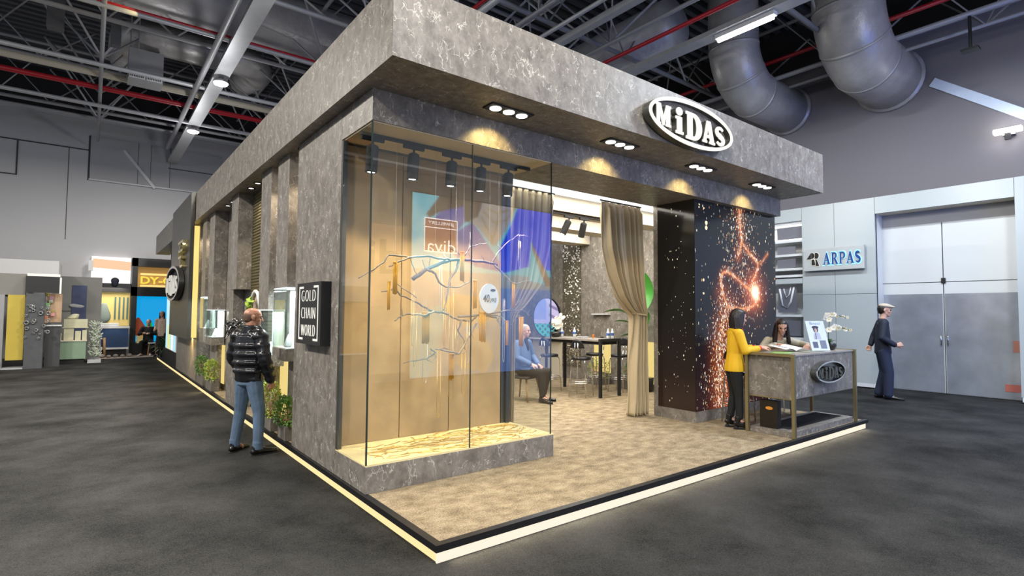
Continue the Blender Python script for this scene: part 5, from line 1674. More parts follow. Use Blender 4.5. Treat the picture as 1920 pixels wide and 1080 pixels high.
# illuminated letters board
t = thing('letter_board', 'pale raised board with blue haloed ARPAS letters and a black monogram', 'sign', (AX - 0.06, 2.43, 2.75))
MB().box((AX - 0.12, 1.73, 2.72), (AX - 0.04, 3.12, 3.29), bev=0.008).build('board', mat('board_grey', (0.50, 0.52, 0.51), 0.3), t)
MB().box((AX - 0.04, 1.9, 2.8), (AX, 3.0, 3.2)).build('standoff', M['blackmatte'], t)
halo = emis('blue_halo', (0.30, 0.75, 1.0), 1.5)
ink = mat('navy_letter', (0.015, 0.06, 0.27), 0.3)
serif_A = [[(0, 0), (.30, 0), (.30, .05), (.21, .06), (.28, .27), (.60, .27), (.67, .06), (.56, .05), (.56, 0), (1.0, 0), (1, .05), (.91, .06), (.56, 1), (.46, 1), (.11, .06), (0, .05)], [(.30, .34), (.58, .34), (.44, .76)]]
serif_R = [[(0, 0), (.38, 0), (.38, .05), (.28, .06), (.28, .46), (.40, .46), (.72, 0), (1.0, 0), (1.0, .05), (.93, .06), (.60, .50), (.76, .58), (.80, .74), (.74, .90), (.56, 1), (0, 1), (0, .95), (.10, .94), (.10, .06), (0, .05)], [(.28, .53), (.48, .53), (.58, .62), (.61, .74), (.57, .87), (.47, .93), (.28, .93)]]
serif_P = [[(0, 0), (.38, 0), (.38, .05), (.28, .06), (.28, .42), (.52, .42), (.76, .53), (.82, .71), (.75, .90), (.56, 1), (0, 1), (0, .95), (.10, .94), (.10, .06), (0, .05)], [(.28, .49), (.46, .49), (.58, .58), (.63, .71), (.58, .86), (.47, .93), (.28, .93)]]
def fat(spl, g=1.0):
    return [spl[0]]
x = 2.645
for g, w in ((serif_A, .185), (serif_R, .165), (serif_P, .145), (serif_A, .185), (G_S, .125)):
    c = (AX - 0.125, x - w / 2, 3.005)
    place('halo', glyph(g, 0.003), halo, c, (0, -1, 0), (0, 0, 1), t, fit=(w + 0.042, 0.350))
    place('letter', glyph(g, 0.006), ink, (AX - 0.140, c[1], 3.005), (0, -1, 0), (0, 0, 1), t, fit=(w - 0.006, 0.295))
    x -= w + 0.012
blk = M['black']
mono = [[(0, .52), (.36, .52), (.36, 1.0)], [(.38, .54), (.38, 1), (.52, .98), (.62, .88), (.62, .70), (.54, .60)], [(.64, .56), (.66, 1.0), (.84, .98), (.95, .85), (.93, .65), (.82, .54)], [(.40, .50), (.40, .06), (.66, .06), (.66, .2), (.6, .5)], [(.70, .50), (.78, .5), (.98, .0), (.70, .0)]]
for pl in mono:
    xs = [p[0] for p in pl]; zs = [p[1] for p in pl]
    cx, cz = (min(xs) + max(xs)) / 2, (min(zs) + max(zs)) / 2
    w, h = (max(xs) - min(xs)) * .31, (max(zs) - min(zs)) * .34
    p0 = (AX - 0.125, 3.03 - cx * .31, 2.835 + cz * .34)
    place('monogram_halo', glyph([pl], 0.003), M['signwhite'], p0, (0, -1, 0), (0, 0, 1), t, fit=(w + .018, h + .018))
    place('monogram', glyph([pl], 0.006), blk, (AX - 0.140, p0[1], p0[2]), (0, -1, 0), (0, 0, 1), t, fit=(w, h))
# double doors
M['doorwhite'] = mat('door_white', (0.62, 0.64, 0.63), 0.35, var=0.05, vscale=1.5)
def door_metal():
    m = mat('reflection_mottled_aluminium', (0.47, 0.50, 0.55), 0.22, 0.55, var=0.5, vscale=1.7, bump=0.35, bscale=3)  # mottled tone puts blurred bluish reflections into the colour
    return m
M['doormetal'] = door_metal()
for k, (a, b) in enumerate(((0.375, 1.53), (-0.93, 0.355))):
    o = MB().box((13.10, a, FLOOR + 0.01), (13.16, b, 3.70)).build('door_%d' % (k + 1), M['doorwhite'], None, False, 'structure', origin=(13.13, (a + b) / 2, FLOOR))
    MB().box((13.092, a + 0.01, FLOOR + 0.02), (13.10, b - 0.01, 2.10), bev=0.003).build('kick_plate', M['doormetal'], o, label='metal lower plate with blurred reflections in its colour')
    MB().box((13.094, a, 2.355), (13.10, b, 2.367)).build('panel_joint', M['joint'], o)
    MB().tube([(13.07, a + 0.05 if k == 0 else b - 0.05, 0.95), (13.07, a + 0.05 if k == 0 else b - 0.05, 1.2)], 0.012, 8).build('pull_handle', M['chrome'], o, True)
MB().box((13.07, 0.32, 2.33), (13.095, 0.40, 2.45), bev=0.008).build('padlock', M['black'], bpy.data.objects['door_2'])
MB().box((13.085, -0.90, 0.05), (13.092, -0.62, 0.20)).build('red_sticker', mat('faded_red', (0.45, 0.13, 0.10), 0.5), bpy.data.objects['door_2'])
MB().box((13.085, -0.90, 0.86), (13.092, -0.76, 1.10)).build('red_sticker', mat('faded_red2', (0.42, 0.18, 0.13), 0.5), bpy.data.objects['door_2'])

# ------------------------------------------------------------------ stand across the aisle (behind the camera, mirrored in the glass)
DV = [((0.17, 0.6, 0.74), [(3.95, 4.93), (10.88, 6.04), (10.89, -1.46), (4.06, -0.77)]), ((0.3, 0.36, 0.44), [(3.99, 2.72), (10.88, 2.66), (10.89, -1.46), (4.06, -0.77)]), ((0.2, 0.52, 0.58), [(4.45, 1.49), (5.54, 1.87), (5.14, 0.03), (4.46, -0.37)]), ((0.085, 0.07, 0.065), [(5.25, 4.67), (6.05, 4.83), (6.89, 4.8), (6.83, 4.44), (6.41, 4.09), (6.01, 4.05), (6.0, 4.48), (5.28, 4.25), (4.97, 4.05), (4.86, 4.15)]), ((0.13, 0.14, 0.58), [(4.97, 3.93), (5.28, 4.25), (6.0, 4.48), (6.06, 4.05), (5.79, 3.78), (6.3, 4.08), (6.84, 3.49), (7.28, 3.01), (7.28, 2.76), (6.43, 2.86), (5.74, 3.11), (5.08, 3.71)]), ((0.4, 0.37, 0.36), [(6.64, 4.71), (7.85, 4.77), (7.65, 4.28), (7.27, 3.72), (7.03, 3.45), (6.47, 3.95), (6.18, 4.11), (6.47, 4.24)]), ((0.0, 0.05, 0.92), [(7.91, 4.73), (10.88, 4.87), (10.88, 2.54), (8.61, 2.99), (8.39, 3.72), (8.33, 2.97), (7.28, 2.71), (7.21, 3.41), (7.65, 4.17)]), ((0.22, 0.62, 0.74), [(8.47, 3.51), (9.18, 2.42), (8.33, 2.55)]), ((0.34, 0.22, 0.14), [(8.39, 3.72), (9.33, 2.37), (8.97, 2.42), (8.43, 3.51)]), ((0.1, 0.24, 0.66), [(7.29, 2.31), (10.88, 2.31), (10.89, -0.67), (7.31, -0.4)]), ((0.62, 0.44, 0.27), [(5.78, 0.27), (6.11, 1.02), (6.45, 1.21), (6.87, 0.76), (7.06, 0.41), (6.76, -0.12), (6.52, 0.04), (6.06, 0.07)]), ((0.55, 0.4, 0.26), [(5.32, 1.77), (5.75, 2.11), (6.92, 1.99), (7.05, 1.4), (6.1, 1.21)])]
DN = [[(6.65, 4.42), (7.02, 4.16), (7.46, 4.26), (7.78, 4.71)], [(6.77, 4.53), (7.14, 4.42), (7.58, 4.58)], [(6.59, 4.26), (6.96, 3.7), (6.96, 3.55)], [(7.26, 4.64), (7.08, 3.91), (6.97, 3.65)]]
DY = -6.5
t = thing('facing_stand', 'jewellery stand wall across the aisle with large lit photographs', 'stand', (5, DY - 0.2, FLOOR))
MB().box((0.5, DY - 0.30, FLOOR), (11.5, DY - 0.06, 5.2)).build('wall', M['wall_dark'], t)
gx0, gx1, gz0, gz1 = 4.46, 10.9, -0.06, 4.66  # picture lengthened at the right, unseen, to throw more blue on the fascia
nu, nv = 258, 190
U, V = np.meshgrid((np.arange(nu) + .5) / nu, (np.arange(nv) + .5) / nv)
XX, ZZ = gx0 + U * (gx1 - gx0), gz0 + V * (gz1 - gz0)
rgb = np.zeros((nv, nu, 3)); rgb[:] = (.2, .3, .4)
for c, pl in DV:
    m_ = ptin(XX, ZZ, pl)
    rgb[m_] = c
    if c[2] > .5 and c[0] == .13:
        rgb[m_] *= (0.8 + 0.35 * np.sin(XX * 70 + ZZ * 25))[m_][:, None]
for ln in DN:
    for (a, b), (c, d_) in zip(ln[:-1], ln[1:]):
        for f in np.linspace(0, 1, 60):
            rgb[np.hypot(XX - (a + (c - a) * f), ZZ - (b + (d_ - b) * f)) < .022] = (.30, .22, .12)
for _ in range(2):
    rgb[1:-1, 1:-1] = (rgb[1:-1, 1:-1] * 2 + rgb[:-2, 1:-1] + rgb[2:, 1:-1] + rgb[1:-1, :-2] + rgb[1:-1, 2:]) / 6
rgb *= np.where(ZZ < 2.6, .55 + .45 * np.clip((ZZ - .6) / 2.0, 0, 1), 1)[..., None]  # lower part darkened in the colour so its reflection fades downwards
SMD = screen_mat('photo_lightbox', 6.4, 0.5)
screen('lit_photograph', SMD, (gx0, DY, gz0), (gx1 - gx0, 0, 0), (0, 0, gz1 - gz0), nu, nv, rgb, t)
MB().box((gx0 - .03, DY - 0.06, gz0 - .03), (gx1 + .03, DY - 0.004, gz1 + .03)).build('lightbox_frame', M['black'], t)
mar = emis('maroon_patch', (.34, .04, .09), 3.6)
wl = emis('white_letter', (1, .92, .94), 8.5)
MB().box((4.82, DY + .002, 3.18), (5.80, DY + .01, 4.05)).build('logo_patch', mar, t)
for a, b in (((4.81, 3.17), (5.81, 3.195)), ((4.81, 4.03), (5.81, 4.055)), ((4.81, 3.17), (4.83, 4.055)), ((5.79, 3.17), (5.81, 4.055)), ((4.81, 3.80), (5.81, 3.82))):
    MB().box((a[0], DY + .01, a[1]), (b[0], DY + .014, b[1])).build('logo_border', wl, t)
place('lettering', text('JEWELLERY', .12, .001), wl, (5.31, DY + .016, 3.92), (-1, 0, 0), (0, 0, 1), t, fit=(.78, .11))
place('lettering', text('diva', .5, .001, -.004), wl, (5.31, DY + .016, 3.33), (-1, 0, 0), (0, 0, 1), t, fit=(.86, .36))
nu, nv = 80, 100
U, V = np.meshgrid((np.arange(nu) + .5) / nu, (np.arange(nv) + .5) / nv)
rgb = np.zeros((nv, nu, 3))
rgb[:] = (.30, .20, .13)
rgb += (np.sin(U * 9 + V * 5) * np.sin(V * 7 - U * 3))[..., None] * np.array((.10, .05, .03))
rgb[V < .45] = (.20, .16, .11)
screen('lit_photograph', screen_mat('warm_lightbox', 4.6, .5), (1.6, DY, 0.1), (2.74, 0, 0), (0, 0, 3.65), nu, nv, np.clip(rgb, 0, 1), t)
gl_ = mat('letter_grey', (.20, .16, .14), .4)
place('lettering', text('diva', 1.2, .02, .01), gl_, (3.1, DY + .03, 2.95), (-1, 0, 0), (0, 0, 1), t, fit=(2.2, .85))
t = thing('ceiling_strip', 'slim white light line over the facing stand', 'lamp', (6, DY, 5.3))
MB().box((3.0, DY + .1, 5.26), (9.0, DY + .16, 5.30)).build('light_line', M['lumceiling'], t)

# ------------------------------------------------------------------ stands at the far left
t = thing('far_corner_stand', 'grey stand block with yellow lit interior at the far left edge', 'stand', (-5.2, 18, FLOOR))
MB().box((-9.0, 18.0, 2.02), (-3.43, 21.0, 2.64)).build('fascia', mat('warm_grey_panel', (0.22, 0.21, 0.19), .6), t)
MB().box((-9.0, 18.6, 2.66), (-2.72, 20.8, 3.10)).build('upper_fascia', M['wall'], t)
MB().box((-9.0, 18.2, FLOOR), (-4.05, 18.3, 2.02)).build('back_panel', mat('amber_panel', (0.32, 0.16, 0.02), .6), t, label='amber interior panel')
MB().box((-3.80, 18.0, FLOOR + .25), (-3.42, 18.12, 2.02)).build('yellow_panel', mat('mustard_panel', (0.55, 0.42, 0.06), .6), t)
MB().box((-3.98, 17.9, FLOOR), (-3.86, 18.1, 2.02)).build('post', M['steel'], t)
MB().box((-9.0, 17.8, FLOOR), (-3.40, 18.4, FLOOR + .04)).build('plinth', M['steel_light'], t)
t = thing('dark_counter_left', 'dark rounded counter at the far left edge under the amber panel', 'counter', (-4.3, 17.5, FLOOR))
MB().hull([((-4.35, 17.5, .2), (.42, .2, .3)), ((-4.5, 17.5, .7), (.35, .2, .25))]).build('body', M['blackmatte'], t, True)
MB().box((-4.2, 17.68, .25), (-4.0, 17.72, 1.0)).build('side_panel', mat('teal_panel', (.03, .10, .12), .5), t)
t = thing('wall_monitor', 'black wide monitor with a bright white edge at far left', 'monitor', (-3.05, 18.0, 2.1))
MB().box((-3.42, 17.90, 2.10), (-2.66, 18.02, 2.58)).build('screen_body', M['black'], t)
MB().box((-2.66, 17.90, 2.08), (-2.62, 18.02, 2.56)).build('light_edge', M['signwhite'], t)
MB().box((-3.40, 17.95, 2.585), (-2.66, 18.1, 2.66)).build('top_light', M['signwhite'], t)
# dark display column with round ornaments
t = thing('ornament_column', 'dark grey display column covered with round silver ornaments', 'display', (-3.2, 17.95, FLOOR))
MB().box((-3.39, 17.8, FLOOR), (-2.98, 18.15, 2.06)).build('column', mat('slate_column', (.075, .078, .085), .55, var=.3), t)
orn = mat('silver_ornament', (.24, .24, .235), .35, .6, var=.5, vscale=20)
rr = random.Random(5)
for k in range(26):
    p = Vector((rr.uniform(-3.38, -2.86), 17.76, rr.uniform(.75, 1.75)))
    r = rr.uniform(.02, .05)
    MB().tube([p + Vector((r * math.cos(a), 0, r * math.sin(a))) for a in np.linspace(0, 2 * PI, 14, endpoint=False)], r * .42, 6, closed=True).build('ornament', orn, t, True)
t = thing('warm_niche', 'warm lit niche with small goods under the black monitor', 'display', (-2.95, 18.3, 1.2))
MB().box((-2.96, 18.3, 1.22), (-2.60, 18.4, 2.08)).build('back', mat('peach_panel', (.45, .30, .19), .6), t)
MB().box((-2.96, 18.28, FLOOR), (-2.60, 18.4, 1.10)).build('lower_cabinet', mat('dark_cabinet', (.05, .05, .055), .5), t)
for k in range(9):
    c = Vector((rr.uniform(-2.97, -2.7), 18.22, 1.25 + .1 * k))
    MB().box(c - Vector((.05, .04, .05)), c + Vector((.05, .04, .05)), bev=.012).build('small_box', mat('goods_%d' % k, (rr.uniform(.2, .7), rr.uniform(.2, .45), rr.uniform(.05, .3)), .5), t)
MB().box((-2.98, 18.26, 1.10), (-2.58, 18.30, 1.14)).build('shelf', M['white'], t)
# grey room divider with blue poster
t = thing('grey_divider', 'dark grey partition wall behind the green counter at far left', 'partition', (-2.0, 20.9, FLOOR))
MB().box((-2.95, 20.9, FLOOR), (-1.6, 21.0, 2.75)).build('board', mat('mid_grey_board', (.17, .17, .16), .6), t)
MB().box((-2.95, 20.89, 1.55), (-2.32, 20.9, 1.57)).build('joint', M['joint'], t)
t = thing('blue_poster', 'dark blue poster on the grey partition at far left', 'poster', (-2.15, 20.87, 0.9))
MB().box((-2.42, 20.87, .6), (-2.02, 20.897, 2.45)).build('sheet', mat('ink_blue', (.035, .05, .12), .5, var=.5, vscale=3), t)
MB().hull([((-2.38, 20.86, 1.75), (.1, .01, .06)), ((-2.2, 20.86, 1.72), (.12, .01, .05))]).build('motif', mat('pale_motif', (.35, .35, .36), .6), t)
# green counter
t = thing('green_counter', 'sage green counter with cream boxes on it at far left', 'counter', (-2.35, 19.3, FLOOR))
MB().box((-2.86, 18.9, FLOOR + .16), (-1.98, 19.5, FLOOR + .72)).build('front', mat('sage_green', (.20, .29, .20), .6), t)
MB().box((-2.82, 18.95, FLOOR), (-2.02, 19.45, FLOOR + .16)).build('toe_kick', M['blackmatte'], t)
MB().box((-2.88, 18.88, FLOOR + .72), (-1.96, 19.52, FLOOR + .75)).build('top', M['cream'], t)
cb = mat('cream_card', (.50, .48, .33), .7, var=.15)
spots = [(-2.55, -2.30, .63, 1.02), (-2.27, -2.12, .63, .92), (-2.09, -1.97, .63, .95), (-2.56, -1.96, 1.05, 1.30), (-2.75, -2.60, .63, .85)]
lbs = ['tall cream box at left on the green counter', 'small cream box at the middle of the green counter', 'cream box at the right end of the green counter', 'wide cream box stacked on top of the boxes on the green counter', 'low cream box at the left end of the green counter']
for (a, b, c, d_), lb in zip(spots, lbs):
    one('carton', MB().box((a, 19.0, c if c > 1 else FLOOR + .75), (b, 19.35, d_), bev=.01), cb, lb, 'box', 'cream boxes on the green counter')
one('carton_shelf', MB().box((-2.58, 18.98, 1.02), (-1.94, 19.37, 1.05)), cb, 'flat cream tray carrying the widest box on the green counter', 'tray')
one('folded_cloth', MB().hull([((-2.36, 19.2, 1.33), (.16, .1, .03)), ((-2.28, 19.2, 1.44), (.10, .08, .03))]), cb, 'cream mound of cloth on top of the stacked boxes', 'cloth', smooth=True)
t = thing('wire_plant_stand', 'silvery green leafy plants in a glass case beside the green counter', 'plants', (-1.75, 19.6, FLOOR))
mb = MB()
for k in range(340):
    p = Vector((rr.uniform(-1.86, -1.62), 19.4 + rr.uniform(-.15, .15), FLOOR + .2 + 1.1 * rr.random() ** 1.5))
    a = rr.uniform(0, 2 * PI)
    mb.leaf(p, p + Vector((.10 * math.cos(a), .05 * math.sin(a), rr.uniform(.0, .14))), (0, -1, .3), .018, .2, 2)
mb.build('foliage', mat('silver_leaf', (.38, .42, .33), .5, var=.5, vscale=9), t, kind='stuff')
for k in range(7):
    x = -1.89 + .045 * k
    MB().tube([(x, 19.4, FLOOR), (x + .02, 19.38, FLOOR + .5), (x + rr.uniform(-.05, .05), 19.4, FLOOR + rr.uniform(.9, 1.4))], .012, 6).build('stem', M['steel'], t)
MB().box((-1.93, 19.05, FLOOR), (-1.58, 19.75, FLOOR + .10)).build('plinth', M['steel_light'], t)
# lit shop opening with blue counter
t = thing('lit_shop', 'far shop with glowing white ceiling and yellow interior', 'shop', (-1.2, 22, FLOOR))
MB().box((-1.93, 22.40, 2.62), (-.72, 22.55, 3.62)).build('light_ceiling', emis('shop_ceiling', (1, .95, .92), 1.3), t)
MB().box((-1.90, 22.37, 3.16), (-.72, 22.40, 3.50), rot=Matrix.Rotation(math.radians(3.5), 3, 'Y')).build('orange_beam', emis('orange_wash', (1, .58, .34), 1.0), t)
MB().box((-1.95, 22.3, 2.28), (-.70, 22.5, 2.62)).build('dark_beam', M['black'], t)
MB().box((-1.95, 22.3, FLOOR), (-1.90, 22.5, 2.28)).build('post', M['cream'], t)
MB().box((-1.90, 22.5, 1.0), (-.70, 22.58, 2.28)).build('interior_wall', mat('yellow_interior', (.62, .48, .16), .6, emit=(1, .75, .25), estr=.25), t)
for k, x in enumerate((-1.18, -1.05, -.92, -.80)):
    MB().box((x, 22.44, 1.25), (x + .05, 22.5, 2.1)).build('shelf_upright', mat('teal_upright', (.08, .16, .17), .5), t)
MB().hull([((-1.5, 22.35, 1.35), (.22, .08, .25)), ((-1.5, 22.35, 1.75), (.1, .06, .12))]).build('grey_seat', mat('grey_green', (.25, .30, .27), .7), t, True)
lamp('AREA', 'shop_light', (-1.3, 21.9, 2.5), 26, (1, .92, .82), target=(-1.3, 21.6, 0), size=1.0)
t = thing('blue_counter', 'dark blue counter with white top clutter before the lit far shop', 'counter', (-1.3, 21.6, FLOOR))
MB().box((-1.85, 21.5, FLOOR + .35), (-.76, 21.9, FLOOR + 1.05)).build('front', mat('navy_front', (.02, .055, .15), .4, var=.3, vscale=3), t)
MB().box((-1.88, 21.48, FLOOR + .28), (-.74, 21.92, FLOOR + .35)).build('bottom_rail', M['white'], t)
MB().box((-1.9, 21.46, FLOOR + 1.05), (-.72, 21.94, FLOOR + 1.12)).build('top', M['white'], t)
MB().box((-1.80, 21.55, FLOOR), (-.80, 21.85, FLOOR + .28)).build('base', M['blackmatte'], t)
MB().box((-1.60, 21.5, FLOOR + 1.12), (-1.05, 21.7, FLOOR + 1.24), bev=.02).build('clutter', M['paper'], t)
one('wooden_post', MB().tube([(-1.45, 21.40, FLOOR), (-1.47, 21.40, FLOOR + .72)], .045, 8), M['wood'], 'short wooden post leaning before the blue counter', 'post', smooth=True)
for k in range(6):
    x = -1.74 + .205 * k
    r = rr.uniform(.07, .10)
    one('stone', MB().hull([((x, 21.1 + .1 * (k % 2), FLOOR + r * .75), (r, r * .8, r * .75))]), mat('pebble_%d' % k, (.28, .25, .22), .8, var=.2), 'grey decorative stone at the foot of the blue counter, %s from the left' % ('first', 'second', 'third', 'fourth', 'fifth', 'sixth')[k], 'stone', 'decorative stones before the blue counter', True)
one('shop_speaker', MB().box((-2.02, 22.2, 3.05), (-1.88, 22.35, 3.45), bev=.01), M['white'], 'small white wall speaker above left of the lit far shop', 'speaker')
one('ceiling_camera', MB().hull([((-1.2, 22.25, 2.72), (.13, .08, .12)), ((-1.2, 22.25, 2.55), (.09, .06, .06))]), M['navy'], 'dark dome device under the glowing shop ceiling', 'device', smooth=True)
# black framed stand with yellow letters and blue wall
t = thing('black_frame_stand', 'black framed far stand with yellow letters DY-G over a blue wall', 'stand', (0, 22, FLOOR))
MB().box((-.68, 22.1, FLOOR), (-.50, 22.5, 3.62)).build('frame_post', M['black'], t)
MB().box((-.68, 22.1, 3.30), (1.2, 22.5, 3.62)).build('top_beam', M['black'], t)
MB().box((-.68, 22.1, 2.15), (1.2, 22.5, 2.50)).build('middle_beam', M['black'], t)
MB().box((-.50, 22.45, 2.5), (1.2, 22.5, 3.3)).build('letter_back', mat('bronze_back', (.32, .17, .05), .5, emit=(1, .55, .15), estr=.25), t)
MB().box((-.40, 22.38, 2.98), (1.0, 22.42, 3.06)).build('light_bar', M['glowgold'], t)
MB().box((-.40, 22.40, 2.53), (1.0, 22.44, 2.60)).build('light_bar', M['glowgold'], t)
place('lettering', text('DY-G', .5, .02, .012), emis('yellow_letter', (1, .75, .06), 1.0), (.13, 22.34, 2.78), (1, 0, 0), (0, 0, 1), t, fit=(1.05, .30))
MB().box((-.50, 22.45, FLOOR + .5), (1.2, 22.5, 2.15)).build('blue_wall', emis('cyan_wall', (.0, .36, .78), .95), t)
MB().hull([((-.42, 22.40, .95), (.12, .03, .38)), ((-.2, 22.40, .75), (.1, .03, .2))]).build('red_graphic', mat('brick_red', (.40, .10, .05), .6, emit=(.8, .15, .05), estr=.15), t, True)
MB().hull([((-.05, 22.38, .95), (.10, .03, .30))]).build('green_graphic', mat('signal_green', (.03, .45, .06), .6, emit=(.05, .8, .1), estr=.35), t, True)
MB().box((-.45, 22.36, FLOOR + .45), (-.1, 22.4, .62)).build('cream_graphic', mat('cream_graphic', (.7, .55, .25), .6, emit=(1, .75, .3), estr=.25), t)
MB().box((-.5, 22.1, FLOOR), (1.2, 22.5, FLOOR + .45)).build('dark_base', M['black'], t)
one('pale_aisle_carpet', MB().box((-1.9, 20.8, FLOOR), (1.6, 22.3, FLOOR + .002)), mat('pale_carpet', (.42, .36, .32), .9), 'pale pinkish carpet before the far shops', 'carpet')
t = thing('white_stool', 'small white stool beside the seated far person in black', 'stool', (.02, 21.5, FLOOR))
MB().box((-.13, 21.42, FLOOR + .46), (.13, 21.62, FLOOR + .50), bev=.008).build('seat', M['white'], t)
for sx in (0, 1):
    for sy in (0, 1):
        MB().tube([(-.10 + .2 * sx, 21.45 + .14 * sy, FLOOR + .46), (-.13 + .26 * sx, 21.43 + .18 * sy, FLOOR + .006)], .014, 6).build('leg', M['wood'], t)
# ------------------------------------------------------------------ people
def remesh(mb, name, m, parent, voxel=0.008, sm=4, label=None):
    me = bpy.data.meshes.new(name)
    bmesh.ops.recalc_face_normals(mb.bm, faces=mb.bm.faces[:])
    mb.bm.to_mesh(me)
    mb.bm.free()
    ob = bpy.data.objects.new(name, me)
    COL.objects.link(ob)
    r = ob.modifiers.new('r', 'REMESH')
    r.mode = 'VOXEL'
    r.voxel_size = voxel
    s = ob.modifiers.new('s', 'SMOOTH')
    s.factor = 0.5
    s.iterations = sm
    dg = bpy.context.evaluated_depsgraph_get()
    me2 = bpy.data.meshes.new_from_object(ob.evaluated_get(dg))
    me2.name = name
    bpy.data.objects.remove(ob)
    bpy.data.meshes.remove(me)
    for p in me2.polygons:
        p.use_smooth = True
    me2.materials.clear()
    me2.materials.append(m)
    o = bpy.data.objects.new(name, me2)
    COL.objects.link(o)
    o.parent = parent
    if label:
        o['label'] = label
    return o

def rotm(yaw=0, pitch=0, roll=0):
    """yaw about z, pitch > 0 looks down, roll tilts sideways"""
    return Matrix.Rotation(yaw, 3, 'Z') @ Matrix.Rotation(pitch, 3, 'Y') @ Matrix.Rotation(roll, 3, 'X')

def add_head(mb, c, R):
    c = Vector(c)
    def Hh(bl):
        mb.hull([(c + Vector(p), r) for p, r in bl], rot=R, piv=c)
    Hh([((-.018, 0, .035), (.096, .076, .084)), ((.02, 0, .048), (.074, .068, .068)), ((-.03, 0, -.01), (.070, .062, .05))])
    Hh([((.045, 0, .02), (.050, .060, .060)), ((.052, 0, -.055), (.036, .044, .034)), ((.072, 0, -.098), (.020, .024, .016))])
    Hh([((-.005, 0, -.03), (.055, .062, .045)), ((.062, 0, -.092), (.024, .030, .018))])
    Hh([((.094, 0, .018), (.007, .009, .010)), ((.117, 0, -.020), (.009, .012, .010)), ((.098, 0, -.028), (.010, .017, .008))])
    Hh([((.087, -.034, .036), (.010, .018, .007)), ((.093, 0, .032), (.008, .012, .007)), ((.087, .034, .036), (.010, .018, .007))])
    Hh([((.093, 0, -.052), (.009, .023, .006))])
    Hh([((.091, 0, -.065), (.009, .019, .007))])
    for s in (-1, 1):
        Hh([((-.012, s * .078, .004), (.021, .008, .029)), ((-.004, s * .074, -.020), (.013, .008, .013))])
        Hh([((.06, s * .040, -.018), (.026, .018, .020))])

def eyes(t, c, R):
    for s in (-1, 1):
        MB().hull([(Vector(c) + R @ Vector((.0845, s * .031, .012)), .0115)]).build('eye', M['eye'], t, True)
    for s in (-1, 1):
        p = [Vector(c) + R @ Vector(q) for q in ((.092, s * .014, .033), (.096, s * .034, .040), (.083, s * .052, .034))]
        MB().tube(p, [.004, .0045, .002], 6).build('eyebrow', M['hair'], t, True)
M['eye'] = mat('dark_eye', (.03, .02, .015), .1)

def add_hand(mb, wrist, fwd, up, side=1, curl=0.5, spread=1.0):
    """fwd: along the fingers, up: back of the hand; thumb on the side*lateral edge"""
    w = Vector(wrist)
    f = Vector(fwd).normalized()
    u = Vector(up)
    u = (u - f * u.dot(f)).normalized()
    l = f.cross(u)
    def q(a, b, c):
        return w + f * a + l * b + u * c
    mb.hull([(q(0, 0, 0), .024), (q(.035, -.018, 0), .017), (q(.035, .018, 0), .018), (q(.085, -.034, 0), .012), (q(.088, .030, 0), .013)])
    Ls = (.058, .070, .075, .068)
    order = (-1.5, -.5, .5, 1.5) if side > 0 else (1.5, .5, -.5, -1.5)
    for k in range(4):
        y = order[k] * .0215
        a = curl * (1.0 + .12 * (3 - k))
        p = [q(.082, y, 0)]
        ang = 0.15
        tot = Ls[k]
        x, z = .082, 0.0
        for j, fr in enumerate((.45, .30, .25)):
            ang += a * (0.75 if j == 0 else 1.0)
            x += math.cos(ang) * tot * fr
            z -= math.sin(ang) * tot * fr
            p.append(q(x, y * (1 + .05 * j) * spread, z))
        rad = (.0098, .0090, .0084, .0072)
        for j in range(3):
            mb.hull([(p[j], rad[j]), (p[j + 1], rad[j + 1])])
    s = side
    tp = [q(.022, s * .022, -.004), q(.050, s * .046, -.016), q(.075, s * .056, -.026), q(.096, s * .052, -.036)]
    for j, (ra, rb) in enumerate(((.016, .012), (.011, .0105), (.010, .0085))):
        mb.hull([(tp[j], ra), (tp[j + 1], rb)])

def chain(mb, pts, rads):
    for i in range(len(pts) - 1):
        mb.hull([(pts[i], rads[i]), (pts[i + 1], rads[i + 1])])

def shoe(t, ank, d, m, L=.26, heel=0.0, high=.10, sc=1.0):
    """ank: ankle over the floor; d: toe direction"""
    a = Vector(ank)
    d = Vector((d[0], d[1], 0)).normalized()
    z0 = a.z
    mb = MB()
    def g(x, z):
        return Vector((a.x, a.y, z0)) + d * x + Vector((0, 0, z))
    mb.hull([(g(-.05, .042 + heel), (.036, .036, .036)), (g(.05, .048 + heel * .6), (.04, .04, .036)), (g(L - .10, .030), (.045, .042, .024)), (g(L - .055, .026), (.03, .03, .02))])
    mb.hull([(g(-.03, .05 + heel), (.042, .042, .04)), (g(-.015, high + heel), (.046, .046, .02))])
    o = remesh(mb, 'shoe', m, t, .006, 4)
    mb = MB()
    mb.hull([(g(-.055, .006), (.034, .036, .006)), (g(L - .09, .006), (.046, .045, .006)), (g(L - .05, .006), (.03, .03, .006))], pts=SPH)
    mb.build('sole', M['blackmatte'], o, True)
    if heel > .02:
        MB().hull([(g(-.05, heel * .6), (.026, .028, heel * .6)), (g(-.05, .012), (.022, .024, .012))]).build('heel', M['blackmatte'], o, True)

def lerp3(a, b, t):
    return Vector(a).lerp(Vector(b), t)

